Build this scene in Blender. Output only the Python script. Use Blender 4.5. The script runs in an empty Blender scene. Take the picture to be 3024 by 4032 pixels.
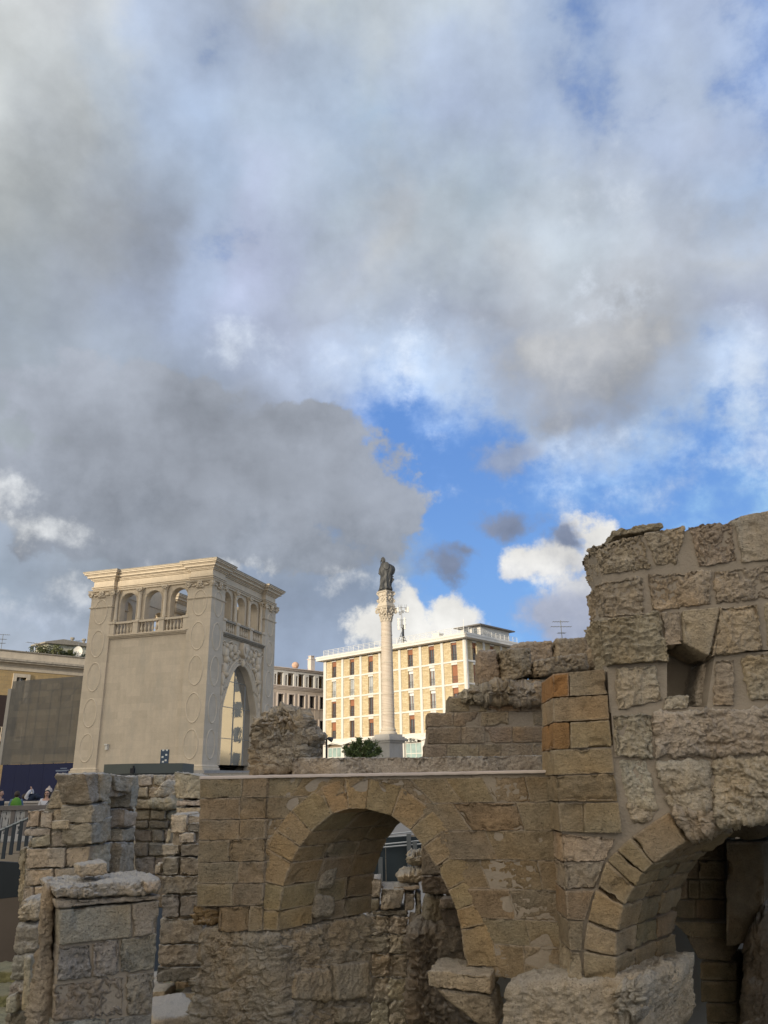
import bpy, bmesh, math, random
import numpy as np
from mathutils import Matrix, Vector
random.seed(7)
rng = np.random.default_rng(11)
R = math.radians
sc = bpy.context.scene
# ------------------------------------------------------------------ camera
F, CX, CY = 3029.5, 1512.0, 2016.0          # photograph's focal length and centre in its own pixels
EYE = 1.6
PITCH, ROLL = 19.42, -1.02
cam_d = bpy.data.cameras.new('camera'); cam = bpy.data.objects.new('camera', cam_d); sc.collection.objects.link(cam)
cam_m = Matrix.Rotation(R(90+PITCH), 4, 'X') @ Matrix.Rotation(R(ROLL), 4, 'Z')
cam.matrix_world = Matrix.Translation((0, 0, EYE)) @ cam_m
cam_d.sensor_fit = 'HORIZONTAL'; cam_d.sensor_width = 24.0; cam_d.lens = 24.0*F/3024
cam_d.clip_start = 0.05; cam_d.clip_end = 5000
sc.camera = cam
sc.render.resolution_x, sc.render.resolution_y = 768, 1024
sc.view_settings.view_transform = 'Standard'; sc.view_settings.look = 'None'
sc.view_settings.exposure = 0.0; sc.view_settings.gamma = 1.0; sc.view_settings.use_curve_mapping = False
CM = np.array(cam_m)[:3, :3]
def ray(x, y):
    return CM @ np.array([(x-CX)/F, -(y-CY)/F, -1.0])
def at(x, y, Y):                              # a photographed point taken at depth Y metres
    d = ray(x, y); p = d*(Y/d[1]); return (p[0], Y, p[2]+EYE)
def azel(x, y):
    d = ray(x, y); return math.degrees(math.atan2(d[0], d[1])), math.degrees(math.atan2(d[2], math.hypot(d[0], d[1])))
# ------------------------------------------------------------------ sun
SUN_AZ, SUN_EL = 213.0, 10.3
sun_d = bpy.data.lights.new('sun', 'SUN'); sun = bpy.data.objects.new('sun', sun_d); sc.collection.objects.link(sun)
sun_d.energy = 3.8; sun_d.angle = R(0.55); sun_d.color = (1.0, 0.88, 0.71)
sv = Vector((math.sin(R(SUN_AZ))*math.cos(R(SUN_EL)), math.cos(R(SUN_AZ))*math.cos(R(SUN_EL)), math.sin(R(SUN_EL))))
sun.rotation_euler = sv.to_track_quat('Z', 'Y').to_euler(); sun.location = (-20, -60, 60)
# ------------------------------------------------------------------ sky
def s2l(c):
    c = np.asarray(c, float)/255.0
    return np.where(c <= 0.04045, c/12.92, ((c+0.055)/1.055)**2.4)
BG = 0.1
world = bpy.data.worlds.new('World'); sc.world = world; world.use_nodes = True
wt = world.node_tree; wt.nodes.clear()
class NG:                                      # small helper to write node graphs
    def __init__(s, t): s.t = t
    def n(s, typ, **kw):
        nd = s.t.nodes.new(typ)
        for k, v in kw.items(): setattr(nd, k, v)
        return nd
    def put(s, sock, v):
        if isinstance(v, bpy.types.NodeSocket): s.t.links.new(v, sock)
        elif v is not None: sock.default_value = v
    def m(s, op, a, b=None, c=None, clamp=False):
        nd = s.n('ShaderNodeMath', operation=op, use_clamp=clamp)
        s.put(nd.inputs[0], a); s.put(nd.inputs[1], b)
        if c is not None: s.put(nd.inputs[2], c)
        return nd.outputs[0]
    def v(s, op, a, b=None, scale=None):
        nd = s.n('ShaderNodeVectorMath', operation=op)
        s.put(nd.inputs[0], a)
        if b is not None: s.put(nd.inputs[1], b)
        if scale is not None: s.put(nd.inputs['Scale'], scale)
        return nd.outputs['Value'] if op in ('LENGTH', 'DOT_PRODUCT', 'DISTANCE') else nd.outputs[0]
    def mix(s, f, a, b, bt='MIX'):
        nd = s.n('ShaderNodeMix', data_type='RGBA', blend_type=bt)
        s.put(nd.inputs[0], f); s.put(nd.inputs[6], a); s.put(nd.inputs[7], b)
        return nd.outputs[2]
    def mr(s, x, a, b, c=0.0, d=1.0, smooth=True):
        nd = s.n('ShaderNodeMapRange', interpolation_type='SMOOTHSTEP' if smooth else 'LINEAR', clamp=True)
        s.put(nd.inputs[0], x)
        for i, q in enumerate((a, b, c, d)): s.put(nd.inputs[1+i], q)
        return nd.outputs[0]
    def noise(s, vec, scale, detail=5, rough=0.55, lac=2.0, dist=0.0, col=False):
        nd = s.n('ShaderNodeTexNoise')
        s.put(nd.inputs['Vector'], vec); s.put(nd.inputs['Scale'], scale); s.put(nd.inputs['Detail'], detail)
        s.put(nd.inputs['Roughness'], rough); s.put(nd.inputs['Lacunarity'], lac); s.put(nd.inputs['Distortion'], dist)
        return nd.outputs[1] if col else nd.outputs[0]
    def comb(s, x, y, z=0.0):
        nd = s.n('ShaderNodeCombineXYZ')
        for i, q in enumerate((x, y, z)): s.put(nd.inputs[i], q)
        return nd.outputs[0]
    def sep(s, v):
        nd = s.n('ShaderNodeSeparateXYZ'); s.put(nd.inputs[0], v); return nd.outputs
    def ramp(s, f, stops, interp='LINEAR'):
        nd = s.n('ShaderNodeValToRGB'); cr = nd.color_ramp; cr.interpolation = interp
        while len(cr.elements) > 1: cr.elements.remove(cr.elements[-1])
        cr.elements[0].position = stops[0][0]; cr.elements[0].color = stops[0][1]
        for p, c in stops[1:]:
            e = cr.elements.new(p); e.color = c
        s.put(nd.inputs[0], f); return nd.outputs
# cloud colours seen across this sky, sampled every 138 units of a 1659-unit wide view
SKY = [
 [(200,203,205),(200,203,206),(196,201,205),(172,187,211),(198,202,205),(190,200,205),(195,202,207),(190,200,205),(193,202,214),(135,160,205),(140,162,208),(182,194,220),(145,170,218)],
 [(200,205,205),(198,203,205),(186,196,206),(150,170,210),(168,185,215),(172,188,212),(186,197,208),(167,182,210),(172,189,216),(130,157,205),(176,191,216),(176,191,214),(140,167,216)],
 [(194,199,200),(189,195,200),(172,186,205),(164,184,215),(174,188,206),(168,185,211),(165,185,211),(166,181,210),(172,187,212),(165,182,216),(165,182,216),(178,190,212),(166,182,215)],
 [(165,170,172),(160,166,171),(160,166,173),(165,182,208),(180,190,215),(176,190,205),(184,191,200),(178,194,207),(182,194,205),(215,222,224),(200,210,223),(168,188,222),(165,190,230)],
 [(150,158,162),(150,156,163),(155,160,170),(170,187,218),(180,188,215),(170,181,200),(186,191,196),(180,192,205),(189,195,202),(184,197,212),(194,204,222),(184,192,202),(180,186,196)],
 [(152,162,173),(156,166,180),(155,166,186),(160,175,204),(170,181,206),(165,173,190),(166,178,196),(161,171,191),(162,168,180),(170,172,176),(182,183,182),(162,170,186),(166,177,202)],
 [(150,158,168),(152,160,170),(155,165,175),(156,166,181),(168,179,200),(186,203,234),(174,195,230),(178,203,240),(163,181,212),(152,159,172),(150,157,170),(166,182,208),(190,210,242)],
 [(150,158,162),(150,158,162),(152,158,165),(156,162,171),(158,164,175),(150,165,195),(135,167,230),(128,167,236),(148,175,220),(150,168,200),(150,178,226),(142,177,236),(152,190,245)],
 [(172,183,200),(152,159,167),(148,155,163),(150,156,166),(148,156,166),(142,153,170),(120,150,205),(96,145,228),(108,156,233),(124,168,240),(142,186,245),(150,190,245),(160,200,246)],
 [(160,175,192),(146,157,172),(145,155,166),(141,151,162),(136,147,161),(137,150,170),(140,158,186),(124,165,225),(112,166,240),(128,172,238),(130,175,240),(150,190,245),(160,200,246)],
 [(184,194,209),(180,190,206),(165,178,198),(150,165,190),(146,161,186),(146,161,186),(152,168,193),(150,180,225),(132,180,240),(122,172,240),(126,178,242),(150,190,245),(160,200,246)],
 [(190,200,214),(186,196,212),(175,188,208),(160,174,198),(155,170,194),(155,170,194),(160,176,202),(160,188,228),(142,186,241),(132,180,241),(136,184,242),(150,190,245),(160,200,246)],
]
def sky_col(az, el):
    d = np.array([math.sin(R(az))*math.cos(R(el)), math.cos(R(az))*math.cos(R(el)), math.sin(R(el))])
    c = CM.T @ d
    x = (CX+F*c[0]/max(-c[2], .2))/1.8228; y = (CY-F*c[1]/max(-c[2], .2))/1.8228
    gx = min(max(x/138.25, 0), 11.999); gy = min(max(y/138.25, 0), 10.999)
    i, j = int(gx), int(gy); a, b = gx-i, gy-j
    T = lambda q, p: np.array(SKY[q][p], float)
    return (T(j, i)*(1-a)+T(j, i+1)*a)*(1-b)+(T(j+1, i)*(1-a)+T(j+1, i+1)*a)*b
w = NG(wt)
tc = w.n('ShaderNodeTexCoord'); dirv = w.v('NORMALIZE', tc.outputs['Generated'])
dx, dy, dz = w.sep(dirv)
az0 = w.m('MULTIPLY', w.m('ARCTAN2', dx, dy), 180/math.pi)
el0 = w.m('MULTIPLY', w.m('ARCSINE', dz), 180/math.pi)
# turbulence carried by the clouds
nA = w.noise(dirv, 5.0, 7, 0.58, col=True)
nB = w.noise(dirv, 19.0, 5, 0.6, col=True)
wa = w.v('SUBTRACT', nA, (0.5, 0.5, 0.5)); wb = w.v('SUBTRACT', nB, (0.5, 0.5, 0.5))
warp = w.v('ADD', w.v('SCALE', wa, scale=13.0), w.v('SCALE', wb, scale=3.0))
wx, wy, wz = w.sep(warp)
az = w.m('ADD', az0, wx); el = w.m('ADD', el0, wy)
AZ0, AZ1, ES = -44.0, 44.0, 4.2
u = w.m('DIVIDE', w.m('SUBTRACT', az, AZ0), AZ1-AZ0, clamp=True)
elc = w.m('MINIMUM', w.m('MAXIMUM', el, 0.5), 56.0)
acc = None; acd = None
rows = 14
for k in range(rows):
    e = k*ES
    stops = []
    for q in range(23):
        a_ = AZ0+(AZ1-AZ0)*q/22
        c = sky_col(a_, e)
        dens = float(np.clip(1.42-(c[2]-c[0])/78.0, 0.0, 1.2))
        cc = s2l(c)
        bl = s2l((92, 138, 222))
        dq = min(dens, 1.0); cl = np.clip((cc-(1-dq)*.5*bl)/max(1-(1-dq)*.5, .3), 0.15, 0.9)
        stops.append((q/22, (cl[0], cl[1], cl[2], dens)))
    rr = w.ramp(u, stops, 'EASE')
    wgt = w.m('SUBTRACT', 1.0, w.m('MULTIPLY', w.m('ABSOLUTE', w.m('SUBTRACT', elc, e)), 1/ES), clamp=True)
    c_ = w.v('SCALE', rr[0], scale=wgt); d_ = w.m('MULTIPLY', rr[1], wgt)
    acc = c_ if acc is None else w.v('ADD', acc, c_); acd = d_ if acd is None else w.m('ADD', acd, d_)
fine = w.noise(dirv, 11.0, 9, 0.60)
fineb = w.noise(w.v('MULTIPLY', dirv, (1.0, 1.0, 2.2)), 30.0, 5, 0.6)
soft = w.noise(dirv, 5.2, 4, 0.55)
mod = w.m('ADD', 1.04, w.m('ADD', w.m('ADD', w.m('MULTIPLY', w.m('SUBTRACT', fine, 0.5), 0.62), w.m('MULTIPLY', w.m('SUBTRACT', fineb, 0.5), 0.08)), w.m('MULTIPLY', w.m('SUBTRACT', soft, 0.5), 0.95)))
cloud = w.v('SCALE', acc, scale=mod)
dens = w.m('ADD', acd, w.m('ADD', w.m('MULTIPLY', w.m('SUBTRACT', fine, 0.52), 1.5), w.m('MULTIPLY', w.m('SUBTRACT', fineb, 0.5), 0.35)))
dens = w.mr(dens, 0.05, 0.75, 0.0, 1.0)
nish = w.n('ShaderNodeTexSky', sky_type='NISHITA', sun_disc=False)
nish.sun_elevation = R(SUN_EL); nish.sun_rotation = R(SUN_AZ); nish.altitude = 50; nish.air_density = 1.0; nish.dust_density = 0.4; nish.ozone_density = 2.0
# clear sky: physical sky lifted a little towards the deep blue between these clouds
clear = w.mix(0.72, w.v('MULTIPLY', nish.outputs[0], (1.0, 1.05, 1.2)), tuple(s2l((108, 157, 232))/BG)+(1,))
hz = w.mr(el0, 2.0, 26.0, 0.6, 0.0)
clear = w.mix(hz, clear, tuple(s2l((142, 192, 246))/BG)+(1,))
hi = w.mr(el0, 25.0, 52.0, 0.0, 0.55)
clear = w.mix(hi, clear, tuple(s2l((78, 112, 178))/BG)+(1,))
skyc = w.mix(dens, clear, w.v('SCALE', cloud, scale=1/BG))
# individual clouds, (x, y, rx, ry) in the 1659-unit view turned into directions
def blobs(lst, soft_):
    acc = None
    for (x, y, rx, ry) in lst:
        a0, e0 = azel(x*1.8228, y*1.8228)
        a1, _ = azel((x+rx)*1.8228, y*1.8228); _, e1 = azel(x*1.8228, (y-ry)*1.8228)
        q = w.v('MULTIPLY', w.v('SUBTRACT', duv, (a0, e0, 0)), (1/abs(a1-a0), 1/abs(e1-e0), 0))
        f = w.m('SUBTRACT', 1.0, w.v('LENGTH', q))
        acc = f if acc is None else w.m('SMOOTH_MAX', acc, f, 0.35)
    return acc
puff = w.noise(dirv, 15.0, 9, 0.62)
puff2 = w.noise(dirv, 44.0, 6, 0.62)
duv = w.v('ADD', w.comb(az0, el0), w.v('MULTIPLY', w.v('ADD', w.v('SCALE', wa, scale=3.5), w.v('SCALE', wb, scale=2.6)), (1, 1, 0)))
def voro(sc_, rnd_=1.0):
    nd = w.n('ShaderNodeTexVoronoi', feature='F1'); w.put(nd.inputs['Vector'], w.v('ADD', dirv, w.v('SCALE', wb, scale=0.05))); nd.inputs['Scale'].default_value = sc_
    return nd.outputs['Distance']
bil = w.m('SUBTRACT', 0.42, voro(17.0))
edge = w.m('ADD', w.m('ADD', w.m('MULTIPLY', w.m('SUBTRACT', puff, 0.5), 1.9), w.m('MULTIPLY', w.m('SUBTRACT', puff2, 0.5), 0.9)), w.m('MULTIPLY', bil, 0.8))
def layer(base, lst, c_lo, c_hi, lo, hi, soft_=0.25, amp=1.0, opac=1.0, shade=0.7):
    soft_ = soft_*1.3
    f = w.m('ADD', blobs(lst, soft_), w.m('MULTIPLY', edge, amp))
    dn = w.m('MULTIPLY', w.mr(f, 0.0, soft_), opac)
    t = w.mr(w.m('ADD', el0, w.m('MULTIPLY', edge, 6.0*shade)), lo, hi)
    col = w.mix(t, tuple(s2l(c_lo)/BG)+(1,), tuple(s2l(c_hi)/BG)+(1,))
    col = w.v('SCALE', col, scale=w.m('MULTIPLY', w.m('ADD', mod, -0.10), w.m('ADD', 1.0, w.m('MULTIPLY', w.m('SUBTRACT', puff, 0.5), 0.6*shade))))
    return w.mix(dn, base, col)
skyc = layer(skyc, [(690, 820, 130, 90), (880, 750, 190, 90), (505, 725, 110, 60), (1300, 400, 150, 80), (1600, 920, 200, 100), (1370, 640, 130, 60), (1640, 800, 160, 110), (880, 810, 120, 70), (1250, 610, 90, 50), (1130, 1070, 200, 40), (1450, 1060, 300, 60), (1200, 960, 260, 50), (1560, 1010, 160, 50)], (192, 213, 242), (222, 230, 241), 12, 40, 1.5, 1.9, 0.75)
skyc = layer(skyc, [(330, 1070, 420, 175), (560, 1020, 330, 150), (800, 1100, 140, 112), (700, 985, 130, 75), (640, 930, 170, 70), (120, 1010, 120, 90), (500, 1190, 420, 70), (300, 900, 330, 130)], (136, 145, 158), (163, 170, 182), 8, 22, 0.17, 0.5, 0.97)
skyc = layer(skyc, [(330, 1130, 360, 60), (600, 1060, 260, 60)], (150, 157, 166), (150, 157, 168), 8, 22, 1.2, 1.8, 0.5)
skyc = layer(skyc, [(60, 1130, 170, 42), (30, 1040, 90, 50), (60, 1335, 150, 75), (165, 1280, 90, 60), (770, 1255, 90, 40), (20, 1400, 170, 40), (500, 1240, 160, 30)], (186, 199, 220), (232, 235, 237), 9, 16, 1.1, 1.5, 0.9)
skyc = layer(skyc, [(980, 1335, 95, 60), (890, 1310, 60, 50), (840, 1350, 100, 60)], (180, 192, 212), (244, 243, 239), 5, 11, 0.35, 0.85)
skyc = layer(skyc, [(1120, 1220, 80, 52), (1215, 1205, 110, 60), (1275, 1165, 90, 60), (1250, 1255, 130, 70)], (196, 201, 213), (240, 239, 236), 9, 17, 0.4, 0.75)
skyc = layer(skyc, [(1215, 1310, 130, 68), (1240, 1345, 130, 60)], (156, 168, 196), (176, 183, 202), 5, 12, 0.45, 0.55, 0.97)
skyc = layer(skyc, [(1285, 820, 225, 110), (1360, 760, 200, 90), (1235, 900, 110, 55), (1200, 770, 150, 80)], (134, 143, 160), (182, 184, 187), 20, 33, 0.6, 0.62, 0.93)
skyc = layer(skyc, [(1090, 1000, 85, 55), (1130, 975, 60, 45)], (146, 158, 186), (156, 168, 192), 15, 25, 0.7, 0.8, 0.85)
skyc = layer(skyc, [(955, 1225, 80, 58), (1080, 1140, 100, 40), (990, 1195, 70, 36), (1210, 1165, 60, 34)], (124, 136, 160), (140, 152, 178), 9, 18, 0.55, 0.7, 0.97)
# towards the sun, behind the camera, the cloud deck is brighter
back = w.mr(w.v('DOT_PRODUCT', dirv, (math.sin(R(SUN_AZ)), math.cos(R(SUN_AZ)), 0.25)), 0.05, 1.0, 0.0, 1.0)
skyc = w.mix(w.m('MULTIPLY', back, 0.85), skyc, (17.0, 15.5, 13.2, 1))
below = w.mr(el0, -3.0, 0.0)
skyc = w.mix(below, (2.2, 2.0, 1.7, 1), skyc)
bg = w.n('ShaderNodeBackground'); w.put(bg.inputs[0], skyc); bg.inputs[1].default_value = BG
wo = w.n('ShaderNodeOutputWorld'); wt.links.new(bg.outputs[0], wo.inputs[0])
world.cycles.sampling_method = 'MANUAL'; world.cycles.sample_map_resolution = 512
# ------------------------------------------------------------------ helpers
COL = bpy.context.scene.collection
def tag(o, label=None, cat=None, group=None, kind=None):
    if label: o['label'] = label
    if cat: o['category'] = cat
    if group: o['group'] = group
    if kind: o['kind'] = kind
    return o
def thing(name, label, cat, loc=(0, 0, 0), rz=0.0, group=None):
    o = bpy.data.objects.new(name, None); COL.objects.link(o)
    o.location = loc; o.rotation_euler = (0, 0, rz); o.empty_display_size = .2
    return tag(o, label, cat, group)
def copy_tree(o, parent=None):
    c = o.copy(); COL.objects.link(c); c.parent = parent
    for ch in list(o.children): copy_tree(ch, c)
    return c
class MB:                                       # plain polygon builder
    def __init__(s, fn=None): s.v = []; s.f = []; s.fn = fn; s.mi = []; s.cur = 0
    def add(s, vs, fs):
        b = len(s.v)
        s.v += [tuple(s.fn(*p)) if s.fn else tuple(p) for p in vs]
        s.f += [tuple(b+i for i in f) for f in fs]; s.mi += [s.cur]*len(fs)
        return s
    def box(s, x0, x1, y0, y1, z0, z1):
        return s.add([(x0,y0,z0),(x1,y0,z0),(x1,y1,z0),(x0,y1,z0),(x0,y0,z1),(x1,y0,z1),(x1,y1,z1),(x0,y1,z1)],
              [(0,3,2,1),(4,5,6,7),(0,1,5,4),(1,2,6,5),(2,3,7,6),(3,0,4,7)])
    def taper(s, cx, cy, z0, z1, a0, b0, a1, b1):
        return s.add([(cx-a0,cy-b0,z0),(cx+a0,cy-b0,z0),(cx+a0,cy+b0,z0),(cx-a0,cy+b0,z0),(cx-a1,cy-b1,z1),(cx+a1,cy-b1,z1),(cx+a1,cy+b1,z1),(cx-a1,cy+b1,z1)],
              [(0,3,2,1),(4,5,6,7),(0,1,5,4),(1,2,6,5),(2,3,7,6),(3,0,4,7)])
    def lathe(s, prof, n=20, cx=0, cy=0, a0=0, a1=2*math.pi, sx=1, sy=1):
        full = abs(a1-a0-2*math.pi) < 1e-6; m = n if full else n+1
        vs = []
        for r, z in prof:
            for i in range(m):
                a = a0+(a1-a0)*i/n; vs.append((cx+r*sx*math.cos(a), cy+r*sy*math.sin(a), z))
        fs = []
        for k in range(len(prof)-1):
            for i in range(n):
                j = (i+1) % m
                fs.append((k*m+i, k*m+j, (k+1)*m+j, (k+1)*m+i))
        if full:
            fs.append(tuple(reversed(range(m)))); fs.append(tuple((len(prof)-1)*m+i for i in range(m)))
        return s.add(vs, fs)
    def tube(s, pts, r, n=6, closed=False):
        pts = [Vector(p) for p in pts]; N = len(pts); vs = []
        for i, p in enumerate(pts):
            a = pts[(i-1) % N] if (closed or i > 0) else p
            b = pts[(i+1) % N] if (closed or i < N-1) else p
            t = (b-a).normalized() if (b-a).length > 1e-9 else Vector((0, 0, 1))
            up = Vector((0, 0, 1)) if abs(t.z) < .9 else Vector((0, 1, 0))
            u_ = t.cross(up).normalized(); w_ = t.cross(u_)
            rr = r[i] if isinstance(r, (list, tuple)) else r
            for k in range(n):
                q = 2*math.pi*k/n; vs.append(tuple(p+u_*rr*math.cos(q)+w_*rr*math.sin(q)))
        fs = []
        for i in range(N if closed else N-1):
            j = (i+1) % N
            for k in range(n):
                l = (k+1) % n; fs.append((i*n+k, i*n+l, j*n+l, j*n+k))
        if not closed: fs += [tuple(reversed(range(n))), tuple((N-1)*n+k for k in range(n))]
        return s.add(vs, fs)
    def prism(s, poly, y0, y1):                 # polygon in x,z pushed from y0 to y1
        n = len(poly); vs = [(x, y0, z) for x, z in poly]+[(x, y1, z) for x, z in poly]
        fs = [tuple(range(n)), tuple(reversed(range(n, 2*n)))]+[(i, i+n, (i+1) % n+n, (i+1) % n) for i in range(n)]
        return s.add(vs, fs)
    def slab(s, poly, z0, z1):                  # polygon in x,y between z0 and z1
        n = len(poly); vs = [(x, y, z0) for x, y in poly]+[(x, y, z1) for x, y in poly]
        fs = [tuple(reversed(range(n))), tuple(range(n, 2*n))]+[(i, (i+1) % n, (i+1) % n+n, i+n) for i in range(n)]
        return s.add(vs, fs)
    def sweep(s, prof, path, closed=False):     # moulding: prof (out, z), path list of (x, y) with outward = right of travel
        n = len(path); m = len(prof); vs = []
        for i in range(n):
            p = Vector(path[i]); a = Vector(path[i-1]) if (i > 0 or closed) else None; b = Vector(path[(i+1) % n]) if (i < n-1 or closed) else None
            d1 = (p-a).normalized() if a is not None else (b-p).normalized()
            d2 = (b-p).normalized() if b is not None else d1
            n1 = Vector((d1.y, -d1.x)); n2 = Vector((d2.y, -d2.x)); nn = (n1+n2)
            nn = nn/max(nn.length, 1e-6); k = 1/max(nn.dot(n1), .3)
            for o, z in prof: q = p+nn*o*k; vs.append((q.x, q.y, z))
        fs = []
        for i in range(n if closed else n-1):
            j = (i+1) % n
            for k in range(m):
                l = (k+1) % m; fs.append((i*m+k, j*m+k, j*m+l, i*m+l))
        if not closed: fs += [tuple(range(m)), tuple(reversed([(n-1)*m+k for k in range(m)]))]
        return s.add(vs, fs)
    def ball(s, c, r, n=10, sc_=(1, 1, 1)):
        vs = []; fs = []
        m = max(4, n//2)
        for i in range(m+1):
            t = math.pi*i/m
            for k in range(n):
                p = 2*math.pi*k/n
                vs.append((c[0]+r*sc_[0]*math.sin(t)*math.cos(p), c[1]+r*sc_[1]*math.sin(t)*math.sin(p), c[2]+r*sc_[2]*math.cos(t)))
        for i in range(m):
            for k in range(n):
                l = (k+1) % n; fs.append((i*n+k, (i+1)*n+k, (i+1)*n+l, i*n+l))
        return s.add(vs, fs)
    def arch_bay(s, s0, s1, z0, z1, cs, r, zs, o0, o1, n=14, rz=None, e=1.0):
        # wall bay s0..s1 x z0..z1 with an arched opening (half width r, springing zs, height rz), from depth o0 to o1 (out negative)
        rz = rz or r
        arc = []
        for i in range(n+1):
            a = math.pi*(1-i/n); x = math.cos(a); y = math.sin(a)
            if e != 1.0: y = (1-abs(x)**e)**(1/1.0) if abs(x) < 1 else 0
            arc.append((cs+r*x, zs+rz*y))
        top = [(s0+(s1-s0)*i/n, z1) for i in range(n+1)]
        for o, flip in ((o0, False), (o1, True)):
            vs = [(x, o, z) for x, z in arc]+[(x, o, z) for x, z in top]
            fs = [(i, i+1, n+2+i, n+1+i) for i in range(n)]
            b = len(vs)
            vs += [(s0, o, z0), (cs-r, o, z0), (cs+r, o, z0), (s1, o, z0)]
            fs += [(b, b+1, 0, n+1), (b+2, b+3, 2*n+1, n)]
            s.add(vs, fs)
        loop = [(cs-r, z0)]+arc+[(cs+r, z0)]
        k = len(loop)
        s.add([(x, o0, z) for x, z in loop]+[(x, o1, z) for x, z in loop], [(i, i+k, i+k+1, i+1) for i in range(k-1)])
        return s
    def build(s, name, mat, parent=None, smooth=False, bevel=0):
        me = bpy.data.meshes.new(name); me.from_pydata(s.v, [], s.f); me.update()
        mats = mat if isinstance(mat, (list, tuple)) else [mat]
        for q in mats: me.materials.append(q)
        if len(mats) > 1: me.polygons.foreach_set('material_index', s.mi)
        bm = bmesh.new(); bm.from_mesh(me); bmesh.ops.recalc_face_normals(bm, faces=bm.faces)
        if bevel:
            ed = [e for e in bm.edges if e.is_manifold and e.calc_face_angle(0) > .6]
            bmesh.ops.bevel(bm, geom=ed, offset=bevel, segments=2, affect='EDGES', clamp_overlap=True)
        bm.to_mesh(me); bm.free()
        if smooth: me.polygons.foreach_set('use_smooth', [True]*len(me.polygons)); me.set_sharp_from_angle(angle=R(38))
        o = bpy.data.objects.new(name, me); COL.objects.link(o); o.parent = parent
        return o
# ------------------------------------------------------------------ array noise
def _grad(h):
    h = h & 15
    return h
_perm = np.random.default_rng(5).permutation(4096).astype(np.int64)
_G = np.random.default_rng(6).normal(size=(4096, 3)); _G /= np.linalg.norm(_G, axis=1)[:, None]
def gnoise(P, seed=0):
    P = np.asarray(P, float); I = np.floor(P).astype(np.int64); f = P-I; I = I+seed*131
    u = f*f*f*(f*(f*6-15)+10)
    out = 0
    for dx_ in (0, 1):
        for dy_ in (0, 1):
            for dz_ in (0, 1):
                h = _perm[(_perm[(_perm[(I[:, 0]+dx_) & 4095]+I[:, 1]+dy_) & 4095]+I[:, 2]+dz_) & 4095]
                g = _G[h]
                d = g[:, 0]*(f[:, 0]-dx_)+g[:, 1]*(f[:, 1]-dy_)+g[:, 2]*(f[:, 2]-dz_)
                wx_ = u[:, 0] if dx_ else 1-u[:, 0]; wy_ = u[:, 1] if dy_ else 1-u[:, 1]; wz_ = u[:, 2] if dz_ else 1-u[:, 2]
                out = out+d*wx_*wy_*wz_
    return out*1.6
def fbm(P, octv=4, gain=.5, seed=0):
    a = 1; t = 0; s_ = 0
    for i in range(octv): s_ = s_+a*gnoise(P*(2.03**i), seed+i); t += a; a *= gain
    return s_/t*1.6
def ridged(P, octv=4, gain=.5, seed=0):
    a = 1; t = 0; s_ = 0
    for i in range(octv): s_ = s_+a*(1-2*np.abs(gnoise(P*(2.03**i), seed+i))); t += a; a *= gain
    return s_/t
def sstep(x, a, b):
    t = np.clip((x-a)/(b-a), 0, 1); return t*t*(3-2*t)
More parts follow.
